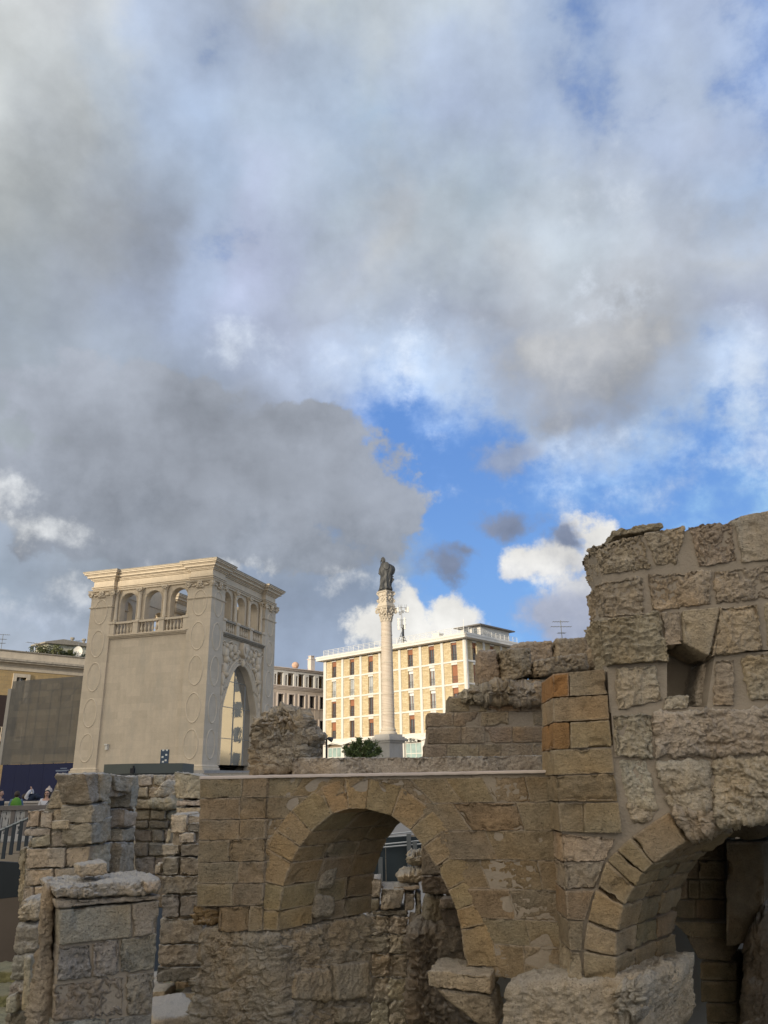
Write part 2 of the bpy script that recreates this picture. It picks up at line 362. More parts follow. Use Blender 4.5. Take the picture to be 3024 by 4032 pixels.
class RM:                                        # rock mesh: eroded blocks gathered in one surface
    def __init__(s): s.V = []; s.Fc = []; s.C = []; s.n = 0
    def hexa(s, Q, ext, res=.02, rnd=.03, amp=.01, typ='rough', col=(.4, .33, .25), seed=None, mortar=None, back=False, disp_y=0.0):
        seed = int(rng.integers(1, 900)) if seed is None else seed
        Q = np.asarray(Q, float); ext = np.asarray(ext, float)
        W = (np.linalg.norm(Q[1]-Q[0])+np.linalg.norm(Q[2]-Q[3]))/2; H = (np.linalg.norm(Q[3]-Q[0])+np.linalg.norm(Q[2]-Q[1]))/2; D = np.linalg.norm(ext)
        nw = int(np.clip(round(W/res), 2, 160)); nh = int(np.clip(round(H/res), 2, 160)); nd = int(np.clip(round(D/(res*1.5)), 2, 70))
        A = []; FF = []; off = 0
        def face(na, nb, fn, La=1.0, Lb=1.0):
            nonlocal off
            def gl_(n, S__):
                t = min(rnd, .45*S__)/S__
                return np.concatenate([[0], np.linspace(t, 1-t, n-1), [1]]) if n > 3 else np.linspace(0, 1, n+1)
            a, b = np.meshgrid(gl_(na, La), gl_(nb, Lb), indexing='ij')
            A.append(fn(a.ravel(), b.ravel()))
            i, j = np.meshgrid(np.arange(na), np.arange(nb), indexing='ij'); i = i.ravel(); j = j.ravel(); k = nb+1
            FF.append(np.stack([off+i*k+j, off+(i+1)*k+j, off+(i+1)*k+j+1, off+i*k+j+1], 1)); off += (na+1)*(nb+1)
        o_ = np.ones_like; z_ = np.zeros_like
        face(nw, nh, lambda a, b: np.stack([a, b, z_(a)], 1), W, H)
        if back: face(nw, nh, lambda a, b: np.stack([1-a, b, o_(a)], 1), W, H)
        face(nd, nh, lambda a, b: np.stack([z_(a), b, 1-a], 1), D, H)
        face(nd, nh, lambda a, b: np.stack([o_(a), b, a], 1), D, H)
        face(nw, nd, lambda a, b: np.stack([a, o_(a), b], 1), W, D)
        face(nw, nd, lambda a, b: np.stack([a, z_(a), 1-b], 1), W, D)
        A = np.concatenate(A); FF = np.concatenate(FF)
        S = np.array([W, H, D]); m = (A-.5)*S
        r_ = min(rnd, .45*min(W, H, D)); core = np.clip(m, -(S/2-r_), S/2-r_); d = m-core
        L = np.linalg.norm(d, axis=1); flat = L < 1e-9
        nd_ = np.where(flat[:, None], 0, d/np.maximum(L, 1e-9)[:, None])
        rad = np.where((np.abs(d) > r_-1e-9).any(1), r_, L)
        m2 = core+nd_*rad[:, None]
        def world_(mm):
            a = mm[:, 0]/W+.5; b = mm[:, 1]/H+.5; c = mm[:, 2]/D+.5
            return ((1-a)*(1-b))[:, None]*Q[0]+(a*(1-b))[:, None]*Q[1]+(a*b)[:, None]*Q[2]+((1-a)*b)[:, None]*Q[3]+c[:, None]*ext
        P = world_(m2); off3 = np.array([seed*3.1, seed*1.7, 0])
        Pn = P+off3
        edge_ = np.min(S/2-np.abs(m)+np.where(np.abs(np.abs(m)-S/2) < 1e-6, 9, 0), axis=1)   # distance to the nearest edge of this face
        if typ == 'ashlar' or typ == 'tooled':
            h = amp*.5*fbm(Pn*7, 4, .55, seed)+amp*.5*ridged(Pn*np.array([18, 18, 40.]), 3, .5, seed+3)-amp*.4
            h -= .012*sstep(gnoise(Pn*14, seed+9), .25, .6)*(1-sstep(edge_, 0, .045))
            h -= amp*2.2*sstep(gnoise(Pn*5, seed+21), .32, .6)
        elif typ == 'pitted':
            h = amp*(.6*fbm(Pn*4, 5, .58, seed)+.45*fbm(Pn*13, 3, .6, seed+2)+.05)
            h -= amp*.9*(sstep(gnoise(Pn*24, seed+5), .10, .42)+.6*sstep(gnoise(Pn*40, seed+15), .1, .4))*sstep(gnoise(Pn*4, seed+6), -.25, .2)
        elif typ == 'layered':
            Pl = Pn*np.array([3, 3, 13.])+.6*np.stack([fbm(Pn*4, 2, .5, seed+8)]*3, 1)
            h = amp*(.9*ridged(Pl, 4, .5, seed)+.5*fbm(Pn*9, 3, .5, seed+2)-.4)
        elif typ == 'crust':
            wv = np.stack([fbm(Pn*9, 3, .6, seed+8), fbm(Pn*9+9, 3, .6, seed+7), fbm(Pn*9+19, 3, .6, seed+6)], 1)
            Pl = Pn*np.array([13, 13, 17.])+1.3*wv
            a1 = np.abs(gnoise(Pl, seed+1)); a2 = np.abs(gnoise(Pl*2.03, seed+2)); mk = .45+.6*sstep(gnoise(Pn*2.4+3, seed+61), -.3, .25)
            spk = sstep(gnoise(Pn*17, seed+9)+.3*gnoise(Pn*34, seed+10), .12, .55)
            h = amp*(.9*fbm(Pn*2.3, 5, .6, seed)+mk*(.75*(a1-.3)+.5*(a2-.3)+.75*spk)-.1)
            h -= mk*amp*.6*sstep(gnoise(Pn*13, seed+5), .05, .4)
            bd_ = Pn[:, 2]*3.2+.7*gnoise(Pn*1.8, seed+70); h -= amp*.6*(1-sstep(np.abs(bd_-np.round(bd_)), .02, .10))*sstep(gnoise(Pn*1.6, seed+71), -.3, .2)
        elif typ == 'eroded':
            wv = np.stack([fbm(Pn*8, 3, .55, seed+8), fbm(Pn*8+9, 3, .55, seed+7), fbm(Pn*8+19, 3, .55, seed+6)], 1)
            Pl = Pn*np.array([9, 9, 14.])+.9*wv
            bil = np.abs(gnoise(Pl, seed+1))+.62*np.abs(gnoise(Pl*2.1, seed+2))+.42*np.abs(gnoise(Pl*4.3, seed+3))
            mk = .30+.9*sstep(gnoise(Pn*2.1+3, seed+61)+.4*gnoise(Pn*5.3, seed+62), -.25, .35)
            h = amp*(1.1*fbm(Pn*2.1, 5, .6, seed)+mk*1.25*(bil-.42)+.2)
            h -= mk*amp*.7*sstep(gnoise(Pn*15, seed+5), .08, .42)
            h -= mk*amp*.5*sstep(gnoise(Pn*31, seed+15), .05, .4)
            bd_ = Pn[:, 2]*4.2+.9*gnoise(Pn*2.2, seed+70); h -= amp*.55*(1-sstep(np.abs(bd_-np.round(bd_)), .03, .13))*sstep(gnoise(Pn*1.6, seed+71), -.3, .2)
        else:
            h = amp*(.85*fbm(Pn*3.2, 5, .6, seed)+.5*np.abs(gnoise(Pn*11+fbm(Pn*6,2,.5,seed)[:,None], seed+2))+.3*gnoise(Pn*26, seed+4)-.1)
        if typ in ('rough', 'pitted', 'layered'):
            tq = fbm(Pn*3.4+7, 4, .6, seed+90)*5.5; fr_ = tq-np.floor(tq); h += amp*.34*((np.floor(tq)+sstep(fr_, .62, .95))-tq*.6-1)
            ch_ = sstep(gnoise(Pn*7.5, seed+81)+.5*gnoise(Pn*19, seed+82), .02, .5)*(1-sstep(edge_, 0, .07)); h -= (.018+amp*.5)*ch_
            h += amp*.35*gnoise(Pn*19, seed+83)+amp*.22*gnoise(Pn*37, seed+84)
        axis = nd_
        P2 = world_(m2+axis*h[:, None])
        if typ in ('eroded', 'crust'):                   # let the crust overhang
            k = amp*.55; P2[:, 2] += k*fbm(Pn*11, 3, .5, seed+31); P2[:, 0] += k*fbm(Pn*11+7, 3, .5, seed+33)
        c = np.asarray(col, float)*(1+.16*fbm(Pn*2.2, 3, .5, seed+40)[:, None]+.10*fbm(Pn*11, 3, .6, seed+44)[:, None])
        warm = fbm(Pn*1.4, 2, .5, seed+50)[:, None]
        c = c*(1+warm*np.array([.07, .0, -.10]))
        if typ == 'ashlar':
            k_ = (1-sstep(edge_, rnd*.5, rnd+.012))*sstep(gnoise(Pn*3, seed+95), -.5, .2); mj = np.array((.42, .35, .265)); c = c*(1-.6*k_[:, None])+mj*(.6*k_[:, None])
        if typ in ('pitted', 'eroded', 'layered'):
            c *= (1+.25*np.clip(h/max(amp, 1e-5), -1, .6))[:, None]**.6
        s.V.append(P2); s.Fc.append(FF+s.n); s.C.append(np.clip(c, .02, .9)); s.n += len(P2)
    def patch(s, Pts, Faces, col):
        Pts = np.asarray(Pts, float); s.V.append(Pts); s.Fc.append(np.asarray(Faces)+s.n); s.C.append(np.tile(np.asarray(col, float), (len(Pts), 1))); s.n += len(Pts)
    def build(s, name, mat, parent=None, origin=None):
        V = np.concatenate(s.V); Fq = np.concatenate(s.Fc); C = np.concatenate(s.C)
        # weld coincident vertices so faces shade smoothly across block edges
        key = np.round(V*5000).astype(np.int64); _, idx, inv = np.unique(key, axis=0, return_index=True, return_inverse=True)
        V = V[idx]; C = C[idx]; Fq = inv.reshape(-1)[Fq]
        bad = (Fq[:, 0] == Fq[:, 1]) | (Fq[:, 1] == Fq[:, 2]) | (Fq[:, 2] == Fq[:, 3]) | (Fq[:, 3] == Fq[:, 0])
        Fq = Fq[~bad]
        if origin is not None: V = V-np.asarray(origin, float)
        me = bpy.data.meshes.new(name); nf = len(Fq)
        me.vertices.add(len(V)); me.vertices.foreach_set('co', V.ravel())
        me.loops.add(nf*4); me.loops.foreach_set('vertex_index', Fq.ravel().astype(np.int32))
        me.polygons.add(nf); me.polygons.foreach_set('loop_start', np.arange(nf, dtype=np.int32)*4)
        me.polygons.foreach_set('loop_total', np.full(nf, 4, np.int32)); me.polygons.foreach_set('use_smooth', np.ones(nf, bool))
        me.update(calc_edges=True)
        ca = me.color_attributes.new('Col', 'FLOAT_COLOR', 'POINT'); ca.data.foreach_set('color', np.concatenate([C, np.ones((len(C), 1))], 1).ravel())
        me.materials.append(mat)
        o = bpy.data.objects.new(name, me); COL.objects.link(o); o.parent = parent
        if origin is not None and parent is None: o.location = origin
        return o
# ------------------------------------------------------------------ materials
def new_mat(name):
    m = bpy.data.materials.new(name); m.use_nodes = True; t = m.node_tree; b = t.nodes['Principled BSDF']; return m, NG(t), b
def stone_mat(name, fine=1.0, top=0.0, topcol=(.42, .40, .36), gain=1.0, bump=1.0):
    m, g, b = new_mat(name)
    at_ = g.n('ShaderNodeVertexColor', layer_name='Col'); tcn = g.n('ShaderNodeTexCoord'); geo = g.n('ShaderNodeNewGeometry')
    P = geo.outputs['Position']
    n1 = g.noise(P, 9*fine, 6, .6); n2 = g.noise(P, 55*fine, 4, .65); n3 = g.noise(g.v('MULTIPLY', P, (1, 1, .25)), 3.0, 4, .6)
    f = g.m('ADD', g.m('MULTIPLY', g.m('SUBTRACT', n1, .5), .75), g.m('MULTIPLY', g.m('SUBTRACT', n2, .5), .75))
    f = g.m('ADD', f, g.m('MULTIPLY', g.m('SUBTRACT', n3, .5), .45)); f = g.m('MULTIPLY', g.m('ADD', f, 1.0), gain)
    c = g.v('SCALE', at_.outputs[0], scale=f)
    n4 = g.noise(P, 2.1, 3, .5); c = g.mix(g.mr(n4, .45, .7, 0, .35), c, g.v('MULTIPLY', c, (1.12, .96, .74)))
    pits = g.mr(g.noise(P, 75*fine, 3, .6), .60, .70, 0, 1.0)
    c = g.mix(g.m('MULTIPLY', pits, .7), c, g.v('SCALE', c, scale=.35))
    if top > 0:
        nz = g.sep(geo.outputs['Normal'])[2]
        k = g.m('MULTIPLY', g.mr(g.m('ADD', nz, g.m('MULTIPLY', g.m('SUBTRACT', n1, .5), .7)), .35, .85), top)
        c = g.mix(k, c, g.v('SCALE', topcol, scale=g.m('ADD', .7, g.m('MULTIPLY', n2, .6))))
    g.put(b.inputs['Base Color'], c); b.inputs['Roughness'].default_value = .95; b.inputs['Specular IOR Level'].default_value = .15
    h = g.m('ADD', g.m('ADD', g.m('MULTIPLY', g.noise(P, 30*fine, 9, .72), .8), g.m('MULTIPLY', g.noise(g.v('MULTIPLY', P, (1, 1, 2.2)), 14*fine, 5, .6), .5)), g.m('MULTIPLY', pits, -.8))
    bp = g.n('ShaderNodeBump'); bp.inputs['Strength'].default_value = 1.0*bump; bp.inputs['Distance'].default_value = .045
    g.put(bp.inputs['Height'], h); g.put(b.inputs['Normal'], bp.outputs[0])
    return m
def mat(name, col, rough=.8, var=.15, scale=3.0, bump=0.0, bscale=20., metal=0., spec=.3, streak=0.0, obj=True):
    m, g, b = new_mat(name)
    tcn = g.n('ShaderNodeTexCoord'); P = tcn.outputs['Object']
    n = g.noise(P, scale, 5, .6); k = g.m('ADD', 1.0, g.m('MULTIPLY', g.m('SUBTRACT', n, .5), var*2))
    if streak: k = g.m('ADD', k, g.m('MULTIPLY', g.m('SUBTRACT', g.noise(g.v('MULTIPLY', P, (1, 1, .12)), scale*2.2, 4, .6), .5), streak*2))
    g.put(b.inputs['Base Color'], g.v('SCALE', tuple(col[:3]), scale=k))
    b.inputs['Roughness'].default_value = rough; b.inputs['Metallic'].default_value = metal; b.inputs['Specular IOR Level'].default_value = spec
    if bump:
        bp = g.n('ShaderNodeBump'); bp.inputs['Strength'].default_value = bump; bp.inputs['Distance'].default_value = .02
        g.put(bp.inputs['Height'], g.noise(P, bscale, 5, .6)); g.put(b.inputs['Normal'], bp.outputs[0])
    return m
def block_mat(name, c1, c2, mortar, bw, bh, ms=.012, var=.25, bump=.5, dirt=0.0, dirtcol=(.1, .09, .07), nb=0.0, streak=.0):
    m, g, b = new_mat(name); tcn = g.n('ShaderNodeTexCoord'); P = tcn.outputs['Object']
    x, y, z = g.sep(P); q = g.comb(g.m('ADD', x, y), z, 0)
    bt = g.n('ShaderNodeTexBrick'); g.put(bt.inputs['Vector'], q)
    for nm, vv in (('Color1', (*c1, 1)), ('Color2', (*c2, 1)), ('Mortar', (*mortar, 1)), ('Scale', 1.0), ('Mortar Size', ms), ('Brick Width', bw), ('Row Height', bh), ('Bias', 0.0), ('Mortar Smooth', .3)): bt.inputs[nm].default_value = vv
    bt.offset = .43
    n = g.noise(P, 2.2, 6, .65); n2 = g.noise(P, 17, 5, .65)
    k = g.m('ADD', 1.0, g.m('ADD', g.m('MULTIPLY', g.m('SUBTRACT', n, .5), var), g.m('MULTIPLY', g.m('SUBTRACT', n2, .5), var)))
    if streak: k = g.m('ADD', k, g.m('MULTIPLY', g.m('SUBTRACT', g.noise(g.v('MULTIPLY', P, (1, 1, .1)), 5, 4, .6), .5), streak*2))
    c = g.v('SCALE', bt.outputs[0], scale=k)
    if dirt: c = g.mix(g.m('MULTIPLY', g.mr(g.noise(g.v('MULTIPLY', P, (1, 1, .35)), .9, 6, .7), .48, .72), dirt), c, (*dirtcol, 1))
    g.put(b.inputs['Base Color'], c); b.inputs['Roughness'].default_value = .9; b.inputs['Specular IOR Level'].default_value = .2
    bp = g.n('ShaderNodeBump'); bp.inputs['Strength'].default_value = bump; bp.inputs['Distance'].default_value = .02
    g.put(bp.inputs['Height'], g.m('ADD', g.m('MULTIPLY', bt.outputs[1], -1.0), g.m('MULTIPLY', n2, .8+nb))); g.put(b.inputs['Normal'], bp.outputs[0])
    return m
def glass_mat(name, col=(.05, .07, .08), rough=.05, spec=.8, metal=0.0):
    m, g, b = new_mat(name); tcn = g.n('ShaderNodeTexCoord')
    n = g.noise(tcn.outputs['Object'], 1.3, 3, .5)
    g.put(b.inputs['Base Color'], g.v('SCALE', tuple(col), scale=g.m('ADD', .6, g.m('MULTIPLY', n, .8))))
    b.inputs['Roughness'].default_value = rough; b.inputs['Specular IOR Level'].default_value = spec; b.inputs['Metallic'].default_value = metal
    bp = g.n('ShaderNodeBump'); bp.inputs['Strength'].default_value = .05; bp.inputs['Distance'].default_value = .05
    g.put(bp.inputs['Height'], n); g.put(b.inputs['Normal'], bp.outputs[0])
    return m
M = {}
M['ruin'] = stone_mat('eroded tuff', top=.35, gain=1.12)
M['ruin_pale'] = stone_mat('bleached tuff', top=.8, gain=1.12, topcol=(.52, .50, .46))
M['ashlar'] = stone_mat('ochre ashlar', fine=1.15, top=.25, topcol=(.38, .32, .27), bump=.8)
M['mortar'] = mat('pale mortar', (.31, .26, .20), .95, .2, 6, .6, 30)
# ================================================================== SETTING
def hitp(x, y, ox, oy, az):                     # photographed point on an upright plane through (ox,oy) running along azimuth az
    a = R(az); u_ = np.array([math.sin(a), math.cos(a)]); n_ = np.array([u_[1], -u_[0]])
    d = ray(x, y); t = (ox*n_[0]+oy*n_[1])/(d[0]*n_[0]+d[1]*n_[1]); P = d*t
    return float((P[0]-ox)*u_[0]+(P[1]-oy)*u_[1]), float(P[2]+EYE)
M['paving'] = block_mat('grey stone paving', (.30, .28, .25), (.25, .235, .21), (.14, .13, .12), .9, .45, .01, .3)
M['earth'] = mat('trodden earth and moss', (.20, .19, .13), .95, .35, .8, .6, 8)
PITX0, PITX1, PITY0, PITY1, FLOOR = -26.0, 14.0, 2.6, 27.0, -2.8
g_ = MB()
BIG = 2500
for (x0, x1, y0, y1) in ((-BIG, BIG, PITY1, BIG), (-BIG, BIG, -BIG, PITY0), (-BIG, PITX0, PITY0, PITY1), (PITX1, BIG, PITY0, PITY1)):
    g_.add([(x0, y0, 0), (x1, y0, 0), (x1, y1, 0), (x0, y1, 0)], [(0, 1, 2, 3)])
go = g_.build('ground', mat('piazza ground', (.27, .25, .22), .9, .2, .4, .3, 5)); tag(go, kind='structure')
f_ = MB(); f_.add([(PITX0, PITY0, FLOOR), (PITX1, PITY0, FLOOR), (PITX1, PITY1, FLOOR), (PITX0, PITY1, FLOOR)], [(0, 1, 2, 3)])
tag(f_.build('pit_floor', M['earth']), kind='structure')
wl = MB(); t_ = .5
wl.box(PITX0-t_, PITX0, PITY0-t_, PITY1+t_, FLOOR-.5, -.004); wl.box(PITX1, PITX1+t_, PITY0-t_, PITY1+t_, FLOOR-.5, -.004)
wl.box(PITX0, PITX1, PITY1, PITY1+t_, FLOOR-.5, -.004); wl.box(PITX0, PITX1, PITY0-t_, PITY0, FLOOR-.5, -.004)
M['retain'] = block_mat('retaining wall stone', (.33, .28, .21), (.27, .23, .18), (.2, .17, .14), .7, .34, .012, .4, .8)
tag(wl.build('pit_sides', M['retain']), kind='structure')
tr = MB(); tr.slab([(-14.5, 47.4), (16, 36), (60, 36), (90, 170), (-60, 170), (-22, 62), (-18.5, 51.6)], .004, 2.3)
tag(tr.build('raised_piazza', M['paving']), kind='structure')

# ================================================================== SEDILE (arcaded stone hall)
SW = 9.35
sB = 1.6+.95
AZ_R = 18.0
nc = np.array([50*math.sin(R(-13.0)), 50*math.cos(R(-13.0))])
M['sed'] = block_mat('smooth honey limestone', (.575, .49, .375), (.51, .435, .33), (.46, .39, .30), 1.1, .46, .004, .3, .15, .5, (.42, .38, .31), streak=.10)
M['sed_trim'] = mat('carved honey limestone', (.575, .49, .37), .9, .2, 2.5, .25, 14, streak=.12)
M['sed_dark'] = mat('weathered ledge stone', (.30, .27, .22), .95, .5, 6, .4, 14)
M['old'] = block_mat('old blackened blockwork', (.42, .36, .27), (.30, .26, .20), (.2, .18, .15), .75, .38, .02, .6, .8, .8, (.10, .09, .08))
sed = thing('arcaded_hall', 'honey stone square hall with oval panelled piers, open upper arcade and glazed pointed arch', 'historic hall', (nc[0], nc[1], sB), R(90-AZ_R))
FR = lambda s, o, z: (s, -o, z)                 # right-hand face: s along, o outward
FL = lambda s, o, z: (-o, s, z)                 # left-hand face
FRb = lambda s, o, z: (SW-s, SW+o, z)           # face behind the left end
FLb = lambda s, o, z: (SW+o, SW-s, z)
sides = (FR, FL, FRb, FLb)
PW = 1.72
H_cap0, H_cap1, H_ent0, H_ent1, H_cor1 = 11.26, 11.80, 11.95, 12.50, 13.12
LEDGE = 8.62
# corner piers
for k, (x0, x1, y0, y1) in enumerate(((0, PW, 0, PW), (0, PW, SW-PW, SW), (SW-PW, SW, 0, PW), (SW-PW, SW, SW-PW, SW))):
    m = MB(); m.box(x0, x1, y0, y1, 0, H_cap0)
    p = m.build('corner_pier', M['sed'], sed)
    b = MB(); cx, cy = (x0+x1)/2, (y0+y1)/2; h = PW/2
    sq = [(cx-h, cy-h), (cx+h, cy-h), (cx+h, cy+h), (cx-h, cy+h)]
    b.sweep([(.002, -.02), (.16, -.02), (.16, .10), (.10, .13), (.12, .2), (.05, .28), (.002, .30)], sq, True)
    b.build('base_moulding', M['sed_trim'], p)
    b = MB(); b.sweep([(.002, 10.58), (.06, 10.60), (.08, 10.66), (.002, 10.70)], sq, True); b.build('neck_moulding', M['sed_trim'], p)
    # oval panels on the outer faces
    for fi, fn in enumerate(sides):
        for s0 in (PW/2, SW-PW/2):
            q = fn(s0, 0, 0)
            if not (x0-.1 < q[0] < x1+.1 and y0-.1 < q[1] < y1+.1): continue
            for (za, zb) in ((9.42, 11.2), (7.22, 9.1), (5.0, 6.95), (2.72, 4.62), (.58, 2.42)):
                zc, rz = (za+zb)/2, (zb-za)/2; ov = MB()
                ring = []
                n = 40; rx = .56; vs = []; fs = []
                prof = ((0, .003), (.03, .03), (.06, .042), (.095, .016), (.12, .003))
                for i in range(n):
                    a = 2*math.pi*i/n
                    for (din, o) in prof:
                        vs.append(fn(s0+(rx-din)*math.cos(a), o, zc+(rz-din)*math.sin(a)))
                mm = len(prof)
                for i in range(n):
                    j = (i+1) % n
                    for q_ in range(mm-1): fs.append((i*mm+q_, j*mm+q_, j*mm+q_+1, i*mm+q_+1))
                ov.add(vs, fs); ov.build('oval_moulding', M['sed_trim'], p, smooth=True)
# main walls
def wall_solid(fn, mat_, o=-.14, th=.7, name='wall'):
    m = MB(fn); m.box(PW-.01, SW-PW+.01, o-th, o, 0, LEDGE-.2); return m.build(name, mat_, sed)
wall_solid(FL, M['sed']); wall_solid(FRb, M['sed'])
m = MB(FLb); m.box(PW-.01, SW-PW+.01, -.9, -.2, 0, 11.6)
for i, (a, b_, z) in enumerate(((2.0, 3.1, 12.0), (3.1, 4.6, 12.3), (4.6, 6.1, 12.15), (6.1, 7.5, 11.9))): m.box(a, b_-.003, -.87, -.23, 11.55, z)
m.build('rear_wall', M['old'], sed)
# right face wall with the pointed arch
gc, gr, gs, gz = 4.66, 2.40, 3.75, 3.1
m = MB(FR)
def pointed(n=18, r=gr, zs=gs, rz=gz, c=gc):
    pts = []
    for i in range(n+1):
        t = 1-(1-i/n)**2; pts.append((c-r*(1-t**1.0)**.0*math.cos(t*math.pi/2)**.80 if False else c-r*(1-t)**.45, zs+rz*t))
    L = pts; Rr = [(2*c-x, z) for x, z in reversed(L[:-1])]
    return L+Rr
arc = pointed()
def arch_poly_wall(m, arc, s0, s1, z0, z1, o0, o1):
    n = len(arc)-1
    zlo = arc[0][1]
    for o in (o0, o1):
        vs = [(x, o, z) for x, z in arc]+[(s0+(s1-s0)*i/n, o, z1) for i in range(n+1)]
        fs = [(i, i+1, n+2+i, n+1+i) for i in range(n)]; b = len(vs)
        vs += [(s0, o, z0), (arc[0][0], o, z0), (arc[-1][0], o, z0), (s1, o, z0)]
        fs += [(b, b+1, 0, n+1), (b+2, b+3, 2*n+1, n)]; m.add(vs, fs)
    loop = [(arc[0][0], z0)]+arc+[(arc[-1][0], z0)]; k = len(loop)
    m.add([(x, o0, z) for x, z in loop]+[(x, o1, z) for x, z in loop], [(i, i+k, i+k+1, i+1) for i in range(k-1)])
arch_poly_wall(m, arc, PW-.01, SW-PW+.01, 0, LEDGE-.2, -.16, -.95)
m.build('wall', M['sed'], sed)
# archivolt mouldings
m = MB(FR)
for r_, d_, o_ in ((.09, .05, -.15), (.07, .22, -.14), (.10, .40, -.15)):
    pts = [(gc+(x-gc)*(1+d_/gr), o_, z+(d_*.9 if z > gs else 0)) for x, z in [(arc[0][0], .3)]+arc+[(arc[-1][0], .3)]]
    m.tube(pts, r_, 7)
m.build('archivolt', M['sed_trim'], sed, smooth=True)
# glazing
gl = MB(FR); poly = [(arc[0][0]+.0, .35)]+arc+[(arc[-1][0], .35)]
n = len(poly); gl.add([(x, -.62, z) for x, z in poly], [tuple(range(n))])
M['sed_glass'] = glass_mat('hall glazing', (.10, .11, .11), .02, 1.0)
M['sed_glass'].node_tree.nodes['Principled BSDF'].inputs['IOR'].default_value = 2.9
gp = gl.build('glass_wall', M['sed_glass'], sed)
gb = MB(FR)
for s_ in (3.1, 4.66, 6.2):
    zt = gs+gz*(1-(abs(s_-gc)/gr)**(1/.45)) if abs(s_-gc) > .1 else gs+gz
    gb.box(s_-.022, s_+.022, -.64, -.58, .35, zt-.05)
for z_ in (2.0, 4.0, 5.7):
    half = gr if z_ < gs else gr*(1-((z_-gs)/gz))**.45
    gb.box(gc-half, gc+half, -.645, -.585, z_-.02, z_+.02)
gb.build('glazing_bar', mat('steel glazing bars', (.30, .31, .31), .4, .1, metal=.6), gp)
# dark plinth course and steps
st = MB()
for k in range(4): st.box(-.2-.33*k, SW+.1, -.3-.33*k, SW+.1, -.21-.26*k, -.0205-.26*k)
st.build('plinth_step', mat('grey plinth steps', (.33, .31, .28), .9, .35, 3, .3, 14), sed)
# relief carving over the arch
rel = MB(FR)
def blob(s_, z_, a, b, c=.11, n=10): rel.add([( s_+a*math.sin(t)*math.cos(p), -.14+c*math.cos(t), z_+b*math.sin(t)*math.sin(p)) for t in [math.pi/2*i/4 for i in range(5)] for p in [2*math.pi*k/n for k in range(n)]], [(i*n+k, (i+1)*n+k, (i+1)*n+(k+1) % n, i*n+(k+1) % n) for i in range(4) for k in range(n)])
for sg in (-1, 1):
    X = lambda d: gc+sg*d
    blob(X(2.28), 7.35, .30, .42, .24); blob(X(2.22), 6.95, .25, .3, .28); blob(X(2.35), 6.3, .30, .45, .24); blob(X(2.30), 7.85, .17, .20, .24)
    blob(X(2.62), 7.6, .2, .5, .14); blob(X(1.75), 7.75, .26, .30, .2); blob(X(1.55), 7.35, .22, .24, .18); blob(X(1.1), 7.75, .24, .34, .2)
    blob(X(.8), 7.45, .16, .22, .16); blob(X(2.0), 6.6, .13, .28, .14); blob(X(2.55), 5.6, .22, .5, .2); blob(X(2.6), 4.9, .16, .4, .16); blob(X(2.62), 4.3, .13, .3, .14)
    for k in range(6): blob(X(2.12+.09*k), 5.95, .045, .22, .25)
    rel.tube([(X(1.75+.35*math.cos(a)*(1-a/9)), -.02, 8.0+.16*math.sin(a)) for a in np.linspace(0, 6, 16)], .05, 6)
    rel.tube([(X(2.7+.16*math.cos(a)), -.02, 7.95+.14*math.sin(a)) for a in np.linspace(0, 5.5, 14)], .045, 6)
    rel.tube([(X(.45+.10*math.cos(a)), -.0, 7.1+.16*math.sin(a)) for a in np.linspace(0, 5.5, 14)], .04, 6)
rg = random.Random(4)
for k in range(46):
    d = rg.uniform(.5, 2.75); z = rg.uniform(max(6.75-1.15*max(0, d-.7)**1.1+.55, 5.2), 8.2)
    blob(gc+rg.choice((-1, 1))*d, z, rg.uniform(.06, .15), rg.uniform(.06, .18), rg.uniform(.08, .2), 8)
rel.build('armour_relief', M['sed_trim'], sed, smooth=True)
sh = MB(FR); sh.prism([], 0, 0) if False else None
shp = [(-.36, 8.30), (.36, 8.30), (.40, 7.85), (.28, 7.5), (0, 7.28), (-.28, 7.5), (-.40, 7.85)]
sh.add([(gc+x, .16, z) for x, z in shp]+[(gc+x*1.1, -.15, z) for x, z in shp], [tuple(range(7))]+[(i, (i+1) % 7, (i+1) % 7+7, i+7) for i in range(7)])
sh.add([(gc+.2*math.cos(a)*(1+.2*math.sin(5*a)), .22, 7.88+.24*math.sin(a)) for a in np.linspace(0, 6.0, 14)]+[(gc, .28, 7.9)], [(i, i+1, 14) for i in range(13)])
so = sh.build('shield', M['sed_trim'], sed, bevel=.02)
kb = MB(FR); kb.ball((gc, -.05, gs+gz+.1), .2, 10, (1, .9, 1.3)); kb.build('keystone_boss', M['sed_trim'], sed, smooth=True)
